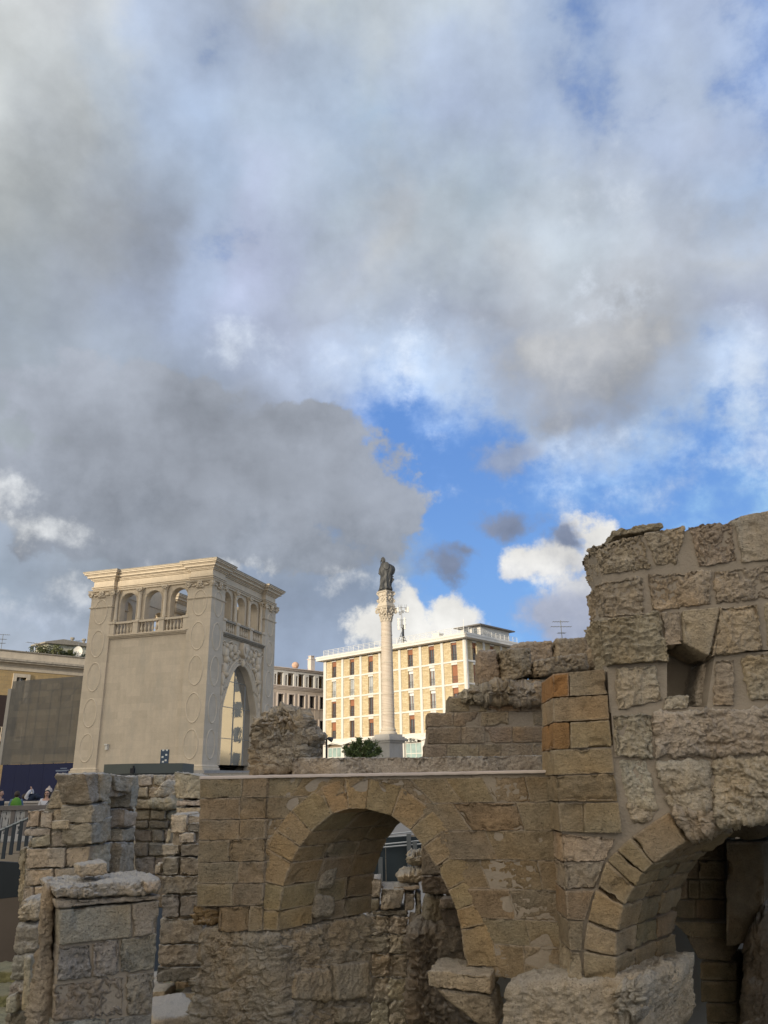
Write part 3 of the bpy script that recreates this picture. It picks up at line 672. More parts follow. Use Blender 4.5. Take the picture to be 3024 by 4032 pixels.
# ledge, balustrade, arcade, entablature on each face
bal0 = MB(); bal0.lathe([(.055, 0), (.075, .02), (.075, .05), (.04, .08), (.085, .22), (.08, .30), (.045, .44), (.035, .56), (.05, .60), (.07, .62), (.07, .68)], 10)
bal_me = bal0.build('baluster', M['sed_trim'], sed, smooth=True); bal_first = [bal_me]
def bal_at(fn, s_, o_, z_):
    if bal_first: o = bal_first.pop()
    else: o = bal_me.copy(); COL.objects.link(o); o.parent = sed
    o.location = fn(s_, o_, z_)
NB = 3; bw_ = (SW-2*PW)/NB
for fi, fn in enumerate(sides):
    ld = MB(fn)
    for (o, za, zb) in ((.10, LEDGE-.20, LEDGE-.12), (.20, LEDGE-.12, LEDGE-.05), (.26, LEDGE-.05, LEDGE)): ld.box(PW+.002, SW-PW-.002, -.9, o-.14, za, zb)
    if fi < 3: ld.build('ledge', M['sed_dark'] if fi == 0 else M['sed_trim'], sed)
    if fi == 3: continue
    aw = MB(fn); rr = .63; zs = H_cap1-.86
    for k in range(NB):
        s0 = PW+k*bw_; aw.arch_bay(s0, s0+bw_, LEDGE, H_ent0-.02, s0+bw_/2, rr, zs, -.45, -.95)
    aw.build('arcade_wall', M['sed_trim'], sed)
    am = MB(fn)
    for k in range(NB):
        c = PW+(k+.5)*bw_
        am.tube([(c-rr-.05, -.45, LEDGE+1)]+[(c-(rr+.05)*math.cos(math.pi*i/14), -.45, zs+(rr+.05)*math.sin(math.pi*i/14)) for i in range(15)]+[(c+rr+.05, -.45, LEDGE+1)], .045, 5)
    am.build('arch_moulding', M['sed_trim'], sed, smooth=True)
    # half columns
    for k in range(NB+1):
        s_ = PW+k*bw_+(.12 if k == 0 else -.12 if k == NB else 0)
        cm = MB(fn)
        cm.lathe([(.19, LEDGE+.95), (.19, LEDGE+1.0), (.15, LEDGE+1.04), (.17, LEDGE+1.09), (.13, LEDGE+1.14), (.115, H_cap1-.42), (.14, H_cap1-.40), (.14, H_cap1-.36), (.12, H_cap1-.33), (.16, H_cap1-.2), (.2, H_cap1-.1)], 14, s_, -.30)
        cm.box(s_-.22, s_+.22, -.5, -.08, H_cap1-.1, H_cap1)
        for sg in (-1, 1): cm.ball((s_+sg*.16, -.13, H_cap1-.15), .07, 8); cm.ball((s_+sg*.07, -.12, H_cap1-.24), .06, 8)
        cm.build('column', M['sed_trim'], sed, smooth=True)
        # pedestal in the balustrade
        pm = MB(fn); w_ = .25
        pm.box(s_-w_, s_+w_, -.5, .03, LEDGE+.002, LEDGE+.10); pm.box(s_-w_+.05, s_+w_-.05, -.49, -.02, LEDGE+.10, LEDGE+.80)
        pm.box(s_-w_, s_+w_, -.5, .04, LEDGE+.80, LEDGE+.95); pm.build('balustrade_pedestal', M['sed_trim'], sed)
    bm_ = MB(fn)
    for k in range(NB):
        a, b_ = PW+k*bw_+(.38 if k == 0 else .26), PW+(k+1)*bw_-(.38 if k == NB-1 else .26)
        bm_.box(a, b_, -.32, -.04, LEDGE+.002, LEDGE+.08); bm_.box(a, b_, -.34, -.02, LEDGE+.78, LEDGE+.92)
        n = 5
        if fi < 2 or True:
            for i in range(n): bal_at(fn, a+(b_-a)*(i+.5)/n, -.18, LEDGE+.09)
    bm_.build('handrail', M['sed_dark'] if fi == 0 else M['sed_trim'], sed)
sl = MB(); sl.box(.7, SW-.7, .7, SW-.7, LEDGE-.6, LEDGE-.35); sl.build('upper_floor', M['sed_dark'], sed)
# entablature: stepped outline that breaks forward over the piers
def outline(off, rec=.30):
    o = off; p = PW+o
    pts = []
    c = [(-o, -o), (p, -o), (p, rec-o), (SW-p, rec-o), (SW-p, -o), (SW+o, -o), (SW+o, p), (SW-rec+o, p), (SW-rec+o, SW-p), (SW+o, SW-p), (SW+o, SW+o), (SW-p, SW+o), (SW-p, SW-rec+o), (p, SW-rec+o), (p, SW+o), (-o, SW+o), (-o, SW-p), (rec-o, SW-p), (rec-o, p), (-o, p)]
    return c
def ring(m, o, z0, z1, inner=1.0):              # one course of the stepped ring
    c = outline(o)
    def blk(x0, x1, y0, y1): m.box(x0, x1, y0, y1, z0, z1)
    for (ax, ay) in ((0, 0), (1, 0), (0, 1), (1, 1)):
        x0, x1 = (-o, PW+o) if ax == 0 else (SW-PW-o, SW+o); y0, y1 = (-o, PW+o) if ay == 0 else (SW-PW-o, SW+o); blk(x0, x1, y0, y1)
    r = .30
    blk(PW+o+.001, SW-PW-o-.001, r-o, inner); blk(r-o, inner, PW+o+.001, SW-PW-o-.001); blk(PW+o+.001, SW-PW-o-.001, SW-inner, SW-r+o)
en = MB()
for (o, a, b_) in ((-.02, H_cap1, H_cap1+.13), (.05, H_cap1+.13, H_cap1+.19), (-.02, H_cap1+.19, H_cap1+.24), (.06, H_cap1+.24, H_cap1+.30), (-.04, H_cap1+.30, H_ent1)): ring(en, o, a, b_)
en.build('entablature', M['sed_trim'], sed)
co = MB()
for (o, a, b_) in ((.04, H_ent1, H_ent1+.07), (.12, H_ent1+.07, H_ent1+.15), (.18, H_ent1+.15, H_ent1+.20), (.30, H_ent1+.20, H_ent1+.34), (.36, H_ent1+.34, H_ent1+.40), (.46, H_ent1+.40, H_ent1+.50), (.52, H_ent1+.50, H_ent1+.56)): ring(co, o, a, b_)
co.build('cornice', M['sed_trim'], sed)
ct = MB(); ring(ct, .54, H_ent1+.56, H_cor1); ct.build('cornice_top', M['sed_dark'], sed)
# capitals
def capital(x0, x1, y0, y1):
    m = MB(); cx, cy = (x0+x1)/2, (y0+y1)/2; h = (x1-x0)/2
    m.taper(cx, cy, H_cap0, H_cap1-.10, h+.01, h+.01, h+.05, h+.05)
    m.taper(cx, cy, H_cap1-.10, H_cap1-.002, h+.16, h+.16, h+.22, h+.22)
    for fn_ in sides:
        s0 = None
        for s_ in (PW/2, SW-PW/2):
            q = fn_(s_, 0, 0)
            if x0-.1 < q[0] < x1+.1 and y0-.1 < q[1] < y1+.1: s0 = s_
        if s0 is None: continue
        loc = MB(fn_)
        for sg in (-1, 1):
            pts = [(s0+sg*(h+.02)+.19*math.cos(a)*(1-a/15), .10, H_cap1-.26+.19*math.sin(a)*(1-a/15)) for a in np.linspace(0, 11, 34)]
            loc.tube(pts, .05, 6); loc.ball((s0+sg*(h+.02), .10, H_cap1-.26), .05, 8, (1, 1.6, 1))
            loc.ball((s0+sg*(h*.55), .08, H_cap1-.34), .12, 8, (1.5, .8, .55))
            loc.ball((s0+sg*(h*.75), .07, H_cap1-.18), .10, 8, (1.8, .8, .5))
        for k in range(8):
            a = 2*math.pi*k/8; loc.ball((s0+.13*math.cos(a), .13, H_cap1-.22+.15*math.sin(a)), .085, 8, (1, 1, 1))
        loc.ball((s0, .2, H_cap1-.22), .08, 8)
        for k in range(5): loc.ball((s0+(k-2)*.11, .08, H_cap1-.44), .07, 8, (1, 1, 1))
        m.v += loc.v and [] or []
        b = len(m.v); m.v += loc.v; m.f += [tuple(b+i for i in f) for f in loc.f]; m.mi += [0]*len(loc.f)
    m.build('capital', M['sed_trim'], sed, smooth=True)
for q in ((0, PW, 0, PW), (0, PW, SW-PW, SW), (SW-PW, SW, 0, PW), (SW-PW, SW, SW-PW, SW)): capital(*q)
# notice panel and small lamp on its wall
pn = MB(FL); pn.box(2.42, 3.0, -.138, -.10, .36, 1.24); np_ = pn.build('notice_board', mat('navy notice board', (.035, .06, .10), .4, .4, 9), sed)
for k, (a, b_) in enumerate(((.08, .9), (.34, .9), (.1, .62), (.36, .5), (.12, .3), (.3, .22))): pk = MB(FL); pk.box(2.42+a, 2.42+a+.14, -.099, -.095, .36+b_-.1, .36+b_); pk.build('notice_text', mat('white notice squares', (.6, .62, .6), .5, .1), np_)
lm = MB(FL); lm.box(6.9, 7.06, -.138, .02, 1.35, 1.62); lm.box(6.86, 7.10, -.1, .08, 1.62, 1.70); lm.build('wall_lamp', mat('white lamp housing', (.62, .6, .54), .5, .1), sed)

# ================================================================== VOTIVE COLUMN
CA = R(45-3)
colm = thing('votive_column', 'tall banded pale marble column with double carved capital on a grey square pedestal', 'column', (0.05, 90, 1.6), -CA)
M['marble'] = mat('banded cream marble', (.50, .44, .35), .7, .25, .7, .15, 9, streak=0)
def banded():
    m_, g, b = new_mat('striped marble drums'); P = g.n('ShaderNodeTexCoord').outputs['Object']
    x, y, z = g.sep(P); wv = g.m('ADD', g.m('MULTIPLY', z, 1.0), g.m('MULTIPLY', g.m('ADD', x, y), .16))
    s_ = g.noise(g.comb(0, 0, g.m('MULTIPLY', wv, 4.0)), 1.0, 6, .75); s2 = g.noise(P, 2.5, 4, .6)
    c = g.ramp(g.m('ADD', g.m('MULTIPLY', s_, .8), g.m('MULTIPLY', s2, .2)), [(.32, (.30, .23, .175, 1)), (.46, (.46, .385, .30, 1)), (.60, (.55, .48, .39, 1))])[0]
    g.put(b.inputs['Base Color'], c); b.inputs['Roughness'].default_value = .7; return m_
M['band'] = banded()
M['grey_st'] = mat('grey pedestal stone', (.34, .33, .31), .85, .2, 1.2, .15, 9, streak=.08)
def sqring(m, prof): m.sweep(prof, [(-1, -1), (1, -1), (1, 1), (-1, 1)], True)
m = MB(); m.taper(0, 0, -1.6, 4.2, 1.14, 1.14, 1.12, 1.12); m.build('pedestal', M['grey_st'], colm)
m = MB()
for (h, a, b_) in ((1.20, 4.2, 4.28), (1.3, 4.28, 4.42), (1.42, 4.42, 4.5), (1.52, 4.5, 4.66), (1.46, 4.66, 4.74), (1.30, 4.74, 4.9), (1.12, 4.9, 5.16)): m.box(-h, h, -h, h, a, b_-.001)
m.build('pedestal_cornice', M['grey_st'], colm)
m = MB(); m.lathe([(.98, 5.16), (.99, 5.30), (.92, 5.40), (.84, 5.46), (.82, 5.56), (.88, 5.62), (.86, 5.74), (.76, 5.82), (.74, 5.92)], 36); m.build('base', M['marble'], colm, smooth=True)
m = MB(); prof = []
for i in range(25):
    t = i/24; prof.append((.725-.10*t**1.4, 5.9+12.1*t))
m.lathe(prof, 40); sh_ = m.build('shaft', M['band'], colm, smooth=True)
for z_ in (7.4, 7.75, 8.0, 9.6, 11.1, 11.3, 13.2, 15.0, 16.4):
    m = MB(); r0 = .725-.10*((z_-5.9)/12.1)**1.4; m.lathe([(r0-.01, z_-.09), (r0+.03, z_-.07), (r0+.035, z_+.03), (r0-.01, z_+.06)], 36); m.build('band', M['marble'], colm, smooth=True)
def corinth(z0, z1, r0, half, name, vol=True):
    m = MB(); H = z1-z0
    m.lathe([(r0+.05, z0-.06), (r0+.07, z0), (r0, z0+.05), (r0*1.0, z0+.3*H), (r0*1.12, z0+.6*H), (r0*1.35, z0+.86*H)], 28)
    n = 10
    def concave(h, d):
        pts = []
        for k in range(4):
            a = math.pi/4+k*math.pi/2; c = Vector((math.cos(a), math.sin(a)))*h*math.sqrt(2); b2 = Vector((math.cos(a+math.pi/2), math.sin(a+math.pi/2)))*h*math.sqrt(2)
            for i in range(6):
                t = i/6+.04; p = c.lerp(b2, t); nrm = (c+b2).normalized(); p = p-nrm*d*math.sin(math.pi*t); pts.append((p.x, p.y))
        return pts
    m.slab(concave(half, .16), z1-.16*H/1.4, z1-.06); m.slab(concave(half+.07, .16), z1-.059, z1)
    for k in range(4):
        a = math.pi/4+k*math.pi/2; d = Vector((math.cos(a), math.sin(a), 0)); c = d*(half*1.12); zc = z0+.74*H
        pts = [tuple(c+d*(.23*math.cos(q)*(1-q/16))+Vector((0, 0, zc+.23*math.sin(q)*(1-q/16)))) for q in np.linspace(-1.5, 11, 30)]
        m.tube(pts, .075, 6); m.tube([tuple(d*r0*1.05+Vector((0, 0, z0+.35*H))), tuple(c-d*.1+Vector((0, 0, zc+.18)))], .08, 6)
        a2 = k*math.pi/2; d2 = Vector((math.cos(a2), math.sin(a2), 0)); t2 = Vector((-d2.y, d2.x, 0))
        for sx, sz, rr_ in ((0, .88, .16), (-.2, .72, .15), (.2, .72, .15), (0, .6, .17), (-.34, .5, .12), (.34, .5, .12), (0, .35, .13)):
            p = d2*(r0*1.12+.05)+t2*sx; m.ball((p.x, p.y, z0+sz*H), rr_, 8, (1, 1, 1.2))
    for k in range(12):
        a = 2*math.pi*k/12
        for zz, q in ((.14, r0*1.03), (.30, r0*1.1)):
            aa = a+(zz > .2)*.26; m.tube([(q*math.cos(aa), q*math.sin(aa), z0+(zz-.12)*H), (q*1.04*math.cos(aa), q*1.04*math.sin(aa), z0+(zz+.1)*H), (q*1.2*math.cos(aa), q*1.2*math.sin(aa), z0+(zz+.17)*H)], [.09, .10, .05], 6)
    return m.build(name, M['marble'], colm, smooth=True)
corinth(18.0, 19.62, .62, .92, 'capital')
m = MB()
for (h, a, b_) in ((.72, 19.62, 19.74), (.80, 19.74, 19.84), (.72, 19.84, 20.05), (.66, 20.05, 20.16)): m.box(-h, h, -h, h, a, b_-.001)
m.build('block_course', M['marble'], colm)
m = MB()
m.taper(0, 0, 20.16, 21.45, .58, .58, .62, .62); m.taper(0, 0, 21.45, 21.6, .72, .72, .8, .8)
for k in range(4):
    a = math.pi/4+k*math.pi/2; d = Vector((math.cos(a), math.sin(a), 0))
    c = d*.92; pts = [tuple(c+d*(.17*math.cos(q)*(1-q/16))+Vector((0, 0, 20.42+.17*math.sin(q)*(1-q/16)))) for q in np.linspace(0, 11, 28)]
    m.tube(pts, .065, 6); m.tube([tuple(d*.98+Vector((0, 0, 20.6))), tuple(d*.72+Vector((0, 0, 20.95))), tuple(d*1.08+Vector((0, 0, 21.42)))], [.08, .14, .12], 6)
    a2 = k*math.pi/2; d2 = Vector((math.cos(a2), math.sin(a2), 0)); t2 = Vector((-d2.y, d2.x, 0))
    for sx, sz, rr_ in ((0, 21.2, .2), (-.25, 21.1, .14), (.25, 21.1, .14), (0, 20.8, .17), (-.2, 20.6, .14), (.2, 20.6, .14), (0, 20.4, .13)):
        p = d2*.62+t2*sx; m.ball((p.x, p.y, sz), rr_, 8, (1, 1, 1.2))
m.build('upper_capital', M['marble'], colm, smooth=True)
# ------------------------------------------------------------------ statue of a bishop seen from behind
M['bronze'] = mat('dark weathered bronze', (.062, .063, .062), .55, .45, 2.5, .4, 8, metal=.35, streak=.3)
stt = thing('saint_statue', 'dark bronze robed bishop statue seen from behind on top of the tall column', 'statue', (0.0, 90, 1.6+21.6))
S_ = lambda x, y: ((x-690)/184., (975-y)/184.+.28)
rows_ = [(975, 555, 838, .62), (955, 553, 842, .64), (900, 563, 822, .60), (850, 568, 828, .60), (800, 574, 838, .62), (750, 580, 850, .62), (700, 588, 850, .60), (660, 585, 852, .60), (600, 552, 900, .62), (560, 552, 912, .64), (520, 560, 916, .64), (480, 572, 905, .62), (450, 585, 885, .58), (420, 594, 845, .50), (395, 600, 790, .42), (372, 612, 730, .32), (355, 622, 700, .22), (345, 628, 692, .19)]
vs = []; fs = []; nn_ = 56
for (yy, xl, xr, dp) in rows_:
    a0, z_ = S_(xl, yy); a1, _ = S_(xr, yy); c = (a0+a1)/2; hw = (a1-a0)/2
    for k in range(nn_):
        t = 2*math.pi*k/nn_
        low = 1-min(1, max(0, (z_-.3)/3.6))
        fold = 1+(.035+.075*low)*math.sin(9*t+1.7*z_)+.04*math.sin(17*t-z_*2.2)
        vs.append((c+hw*math.cos(t)*min(fold, 1.04), dp*math.sin(t)*fold, z_))
for i in range(len(rows_)-1):
    for k in range(nn_): fs.append((i*nn_+k, i*nn_+(k+1) % nn_, (i+1)*nn_+(k+1) % nn_, (i+1)*nn_+k))
fs.append(tuple(range(nn_))); fs.append(tuple((len(rows_)-1)*nn_+k for k in range(nn_)))
m = MB(); m.add(vs, fs)
def flap(pts, y0, y1): m.prism([S_(*p) for p in pts], y0, y1)
flap([(830, 672), (882, 676), (856, 700), (838, 700)], -.12, .12); flap([(838, 700), (892, 748), (846, 812), (828, 840)], -.16, .16)
flap([(556, 590), (538, 604), (566, 640), (580, 628)], -.15, .15)
m.build('robe', M['bronze'], stt, smooth=True)
m = MB(); hx, hz = S_(652, 330); m.ball((hx, 0, hz), .25, 14, (1, 1.05, 1.2)); m.ball((hx, .24, hz-.02), .08, 8); m.build('head', M['bronze'], stt, smooth=True)
m = MB()
prf = [S_(600, 322), S_(604, 285), S_(620, 258), S_(650, 235), S_(682, 262), S_(696, 290), S_(700, 325)]
m.prism(prf, -.26, -.16); m.prism(prf, .12, .2); m.lathe([(.27, S_(0, 326)[1]), (.28, S_(0, 300)[1]), (.25, S_(0, 275)[1])], 16, hx, 0)
m.prism([S_(650, 320), S_(668, 320), S_(652, 415), S_(622, 418)], -.36, -.30); m.prism([S_(676, 322), S_(694, 322), S_(712, 380), S_(690, 385)], -.36, -.30)
m.build('mitre', M['bronze'], stt, bevel=.01)
m = MB(); hc = S_(722, 470); n = 26
m.add([(hc[0]+.38*math.cos(2*math.pi*k/n), -.66-.03*math.sin(2*math.pi*k/n), hc[1]+.50*math.sin(2*math.pi*k/n)) for k in range(n)]+[(hc[0]+.3*math.cos(2*math.pi*k/n), -.71, hc[1]+.42*math.sin(2*math.pi*k/n)) for k in range(n)]+[(hc[0]+.38*math.cos(2*math.pi*k/n), -.4, hc[1]+.50*math.sin(2*math.pi*k/n)) for k in range(n)],
      [tuple(range(n, 2*n))]+[(k, (k+1) % n, n+(k+1) % n, n+k) for k in range(n)]+[(k, (k+1) % n, 2*n+(k+1) % n, 2*n+k) for k in range(n)])
m.build('cope_hood', M['bronze'], stt, smooth=True)
m = MB(); m.tube([(*[S_(600+14-22*math.cos(a), 340)[0]], .1, S_(0, 340-42*math.sin(a)*1.0)[1]) for a in np.linspace(-1.2, 3.6, 16)], .035, 6)
m.tube([(S_(596, 0)[0], .1, S_(0, 380)[1]), (S_(590, 0)[0], .2, S_(0, 640)[1])], .035, 6); m.build('crozier', M['bronze'], stt)
m = MB(); m.taper(0, 0, 0, .12, .62, .62, .6, .6); m.taper(0, 0, .12, .29, .58, .58, .74, .5); mo = m.build('plinth', M['bronze'], stt); mo.rotation_euler = (0, 0, -CA)
# ================================================================== BANK BUILDING
bk = thing('bank_building', 'sunlit five storey block of cream brick panels in a white frame with rust red shutters', 'apartment block', (11.2, 109.5, 1.6), R(0))
Bu = (math.sin(R(-48)), math.cos(R(-48))); Bv = (math.sin(R(42)), math.cos(R(42)))
BL = lambda s, o, z: (s*Bu[0]-o*Bv[0], s*Bu[1]-o*Bv[1], z)      # left face: outward is away from Bv
BR = lambda s, o, z: (s*Bv[0]-o*Bu[0], s*Bv[1]-o*Bu[1], z)
M['wframe'] = mat('white concrete frame', (.64, .615, .56), .8, .14, 1.2, .1, 10, streak=.08)
def bnl_brick():
    m_, g, b = new_mat('cream split stone brick'); P = g.n('ShaderNodeTexCoord').outputs['Object']
    x, y, z = g.sep(P)
    u_ = g.m('ADD', g.m('MULTIPLY', x, Bu[0]), g.m('MULTIPLY', y, Bu[1])); v_ = g.m('ADD', g.m('MULTIPLY', x, Bv[0]), g.m('MULTIPLY', y, Bv[1]))
    bt = g.n('ShaderNodeTexBrick'); g.put(bt.inputs['Vector'], g.comb(g.m('ADD', u_, v_), z, 0))
    for nm, vv in (('Color1', (.47, .37, .21, 1)), ('Color2', (.60, .495, .315, 1)), ('Mortar', (.42, .34, .21, 1)), ('Scale', 1.0), ('Mortar Size', .018), ('Brick Width', .62), ('Row Height', .26), ('Mortar Smooth', .3)): bt.inputs[nm].default_value = vv
    bt.offset = .5; n = g.noise(P, 3.5, 6, .7)
    g.put(b.inputs['Base Color'], g.v('SCALE', bt.outputs[0], scale=g.m('ADD', .78, g.m('MULTIPLY', n, .44)))); b.inputs['Roughness'].default_value = .9
    bp = g.n('ShaderNodeBump'); bp.inputs['Strength'].default_value = .7; bp.inputs['Distance'].default_value = .04
    g.put(bp.inputs['Height'], g.m('ADD', g.m('MULTIPLY', bt.outputs[1], -.6), g.noise(P, 6, 4, .6))); g.put(b.inputs['Normal'], bp.outputs[0]); return m_
M['bbrick'] = bnl_brick()
M['rust'] = mat('rust red shutter', (.30, .13, .07), .7, .15, 2); M['redfr'] = mat('dark red window frame', (.16, .05, .035), .6, .1, 2)
M['pane'] = glass_mat('dark window pane', (.07, .08, .085), .06, .9); M['pane2'] = glass_mat('curtained window pane', (.34, .36, .36), .15, .6)
M['whitefr'] = mat('white window frame', (.72, .72, .70), .6, .05, 2); M['rail'] = mat('painted steel rail', (.70, .69, .64), .5, .05, 2); M['darkrail'] = mat('grey steel rail', (.13, .14, .14), .5, .1, 2)
LB, RB = 28.8, 13.5
FL_Z = [6.6, 9.82, 13.02, 16.2, 19.26]
vertL = [0.0, 4.2, 8.3, 12.4, 16.5, 20.6, 24.7, 28.8]
vertR = [0.0, 4.5, 9.0, 13.5]
shutters = {3: [.30, .18, .32, .2, .30, .20, .12], 2: ['w', 'w', 'w', 'w', 'p', 'p', 1.0], 1: [.10, .38, 'd', .2, 'p', 'p', .3], 0: [.50, 'd', .22, .3, .22, .2, .2]}
core = MB(BL); core.box(.70, LB, -11.0, -.62, -1.6, 19.2); core.build('inner_wall', mat('shaded inner wall', (.25, .2, .14), .9, .1), bk)
def window(fn, s_, z0, z1, w_, kind, par):
    fr = MB(fn); o = -.42
    fr.box(s_-w_, s_-w_+.07, o, o+.10, z0, z1); fr.box(s_+w_-.07, s_+w_, o, o+.10, z0, z1); fr.box(s_-w_+.07, s_+w_-.07, o, o+.09, z1-.07, z1); fr.box(s_-w_+.07, s_+w_-.07, o, o+.09, z0, z0+.06)
    fr.box(s_-.035, s_+.035, o, o+.08, z0+.06, z1-.07)
    f = fr.build('window', M['whitefr'] if kind == 'w' else M['redfr'], par)
    sh_ = kind if isinstance(kind, float) else 0
    p = MB(fn); p.box(s_-w_+.07, s_+w_-.07, o-.03, o+.03, z0+.06, z1-.07); p.build('pane', M['pane2'] if kind in ('w', 'p') else M['pane'], f)
    if sh_:
        q = MB(fn); zt = z1-(z1-z0)*sh_; n = max(2, int((z1-zt)/.12))
        for i in range(n): q.box(s_-w_+.03, s_+w_-.03, o+.11, o+.16+.01*(i % 2), zt+(z1-zt)*i/n, zt+(z1-zt)*(i+1)/n-.004)
        q.build('shutter', M['rust'], f)
    if kind == 'p': q = MB(fn); q.box(s_-w_+.04, s_+w_-.04, o+.11, o+.15, z1-.42, z1-.02); q.build('blind', M['whitefr'], f)
    q = MB(fn)
    for zz in (z0+.95, z0+.55): q.box(s_-w_, s_+w_, o+.30, o+.33, zz, zz+.03)
    for k in range(7): q.box(s_-w_+2*w_*k/6-.01, s_-w_+2*w_*k/6+.01, o+.30, o+.32, z0+.05, z0+.95)
    q.build('guard_rail', M['darkrail'], f)
for (fn, verts, LL) in ((BL, vertL, LB), (BR, vertR, RB)):
    pl = MB(fn); bb = MB(fn); bands = MB(fn); lint = MB(fn)
    for k, s_ in enumerate(verts):
        w_ = .22 if 0 < k < len(verts)-1 else .30
        pl = MB(fn)
        if k == 0: pl.box(.012 if fn is BR else -.0, .36, -.5, .10 if fn is BL else .088, -1.6, 19.22)
        else: pl.box(s_-w_, s_+w_, -.45, .10, 6.4, 19.22)
        pl.build('concrete_pillar', M['wframe'], bk)
    for k in range(len(verts)-1):
        s0, s1 = verts[k]+(.36 if k == 0 else .22), verts[k+1]-(.22 if k < len(verts)-2 else .3)
        c = (verts[k]+verts[k+1])/2
        if fn is BL and k == 0: c = 2.12
        if fn is BR and k == 0: c = 2.3
        for fl in range(4):
            z0 = FL_Z[fl]+.14; z1 = FL_Z[fl+1]-.10; wz1 = z0+2.62; w_ = .52
            for (xa_, xb_) in ((s0, c-w_-.002), (c+w_+.002, s1)): bb = MB(fn); bb.box(xa_, xb_, -.58, -.06, z0, z1); bb.build('brick_panel', M['bbrick'], bk)
            lint = MB(fn); lint.box(c-w_-.001, c+w_+.001, -.58, -.02, wz1, z1); lint.build('lintel', M['wframe'], bk)
            lint = MB(fn); lint.box(c-w_-.1, c+w_+.1, -.59, .03, z0-.001, z0+.06); lint.build('window_sill', M['wframe'], bk)
            kd = shutters[fl][6-k] if fn is BL else (1.0 if (fl == 2 and k == 0) else .3)
            window(fn, c, z0+.06, wz1, w_, kd, bk)
    for fl in range(5):
        z = FL_Z[fl]
        
        if fl < 4: bands = MB(fn); bands.box(.361, LL-.301, -.5, .06, z-.10, z+.138); bands.build('floor_band', M['wframe'], bk)
# sill course line across brick at the window heads
tl = MB(BL)
for fl in range(4):
    for k in range(7):
        s0, s1 = vertL[k]+(.37 if k == 0 else .23), vertL[k+1]-.23; c = (vertL[k]+vertL[k+1])/2 if k else 2.12
        tl.box(s0, c-.525, -.06, -.03, FL_Z[fl]+2.55, FL_Z[fl]+2.63); tl.box(c+.525, s1, -.06, -.03, FL_Z[fl]+2.55, FL_Z[fl]+2.63)
tl.build('string_course', M['bbrick'], bk)
rf = MB(BL); rf.box(-1.15, LB+1.1, -13.5, 1.1, 19.27, 19.62); rf.box(-1.2, LB+1.15, -13.6, 1.16, 19.62, 19.92); roof = rf.build('roof', M['wframe'], bk)
rl = MB(BL)
def railing(m, pts, z0, h=.95, n_h=4, step=1.15, r=.035):
    for (a, b_) in zip(pts[:-1], pts[1:]):
        L = math.hypot(b_[0]-a[0], b_[1]-a[1]); k = max(1, round(L/step))
        for i in range(k+1):
            t = i/k; x, y = a[0]+(b_[0]-a[0])*t, a[1]+(b_[1]-a[1])*t
            if i < k or b_ is pts[-1]: m.tube([(x, y, z0), (x, y, z0+h)], r, 4)
        for j in range(n_h): zz = z0+h*(j+1)/n_h; m.tube([(a[0], a[1], zz), (b_[0], b_[1], zz)], r*.8, 4)
railing(rl, [(LB-.3, -8), (LB-.3, .7), (-.4, .7), (-.4, -13)], 19.92)
rl.tube([(-.4, .7, 19.9), (-.4, .7, 21.9)], .04, 5)
rl.build('roof_railing', M['rail'], bk)
ph = MB(BL); ph.box(-.0, 3.6, -11.5, -4.0, 19.93, 21.6); pho = ph.build('penthouse', M['wframe'], bk)
ph = MB(BL); ph.box(-.7, 4.2, -12.2, -3.0, 21.61, 21.78); ph.build('flat_roof', mat('dark roof edge', (.16, .15, .14), .8, .2), pho)
ph = MB(BL); ph.box(.6, 1.5, -3.99, -3.94, 20.0, 21.4); ph.box(2.0, 3.0, -3.99, -3.94, 20.4, 21.4); ph.build('window', M['pane'], pho)
ch = MB(BL); ch.box(7.3, 8.4, -4.4, -3.4, 19.93, 21.35); ch.box(7.2, 8.5, -4.5, -3.3, 21.35, 21.5); ch.build('chimney', M['wframe'], bk)
ch = MB(BL); ch.box(10, 15, -6, -3, 19.93, 20.5); ch.build('plant_box', mat('grey rooftop plant', (.3, .3, .29), .8, .2), bk)
# ground floor
gf = MB(BL)
gf.box(.361, LB-.301, -.55, .04, 5.95, 6.499)
for k in range(7):
    s0, s1 = vertL[k]+(.5 if k else .36), vertL[k+1]-.5
    c = (s0+s1)/2
    gf.add([(s0-.5, .05, 5.75), (c, .05, 6.15), (s1+.5, .05, 5.75), (s0-.5, .32, 5.72), (c, .32, 6.12), (s1+.5, .32, 5.72), (s0-.5, .05, 5.88), (c, .05, 6.28), (s1+.5, .05, 5.88), (s0-.5, .32, 5.85), (c, .32, 6.25), (s1+.5, .32, 5.85)],
           [(3, 4, 10, 9), (4, 5, 11, 10), (6, 7, 10, 9), (7, 8, 11, 10), (0, 1, 4, 3), (1, 2, 5, 4), (0, 3, 9, 6), (2, 5, 11, 8)])
for s_ in vertL[1:]: gf.box(s_-.45, s_+.28, -.5, .06, -1.6, 5.949)
gf.build('ground_floor_front', M['wframe'], bk)
gfr = MB(BR); gfr.box(.37, RB, -.55, .02, 5.95, 6.499)
for s_ in vertR[1:]: gfr.box(s_-.3, s_+.3, -.5, .03, -1.6, 5.949)
gfr.build('ground_floor_front', M['wframe'], bk)
M['shopglass'] = glass_mat('pale green shop glass', (.30, .40, .37), .1, .7)
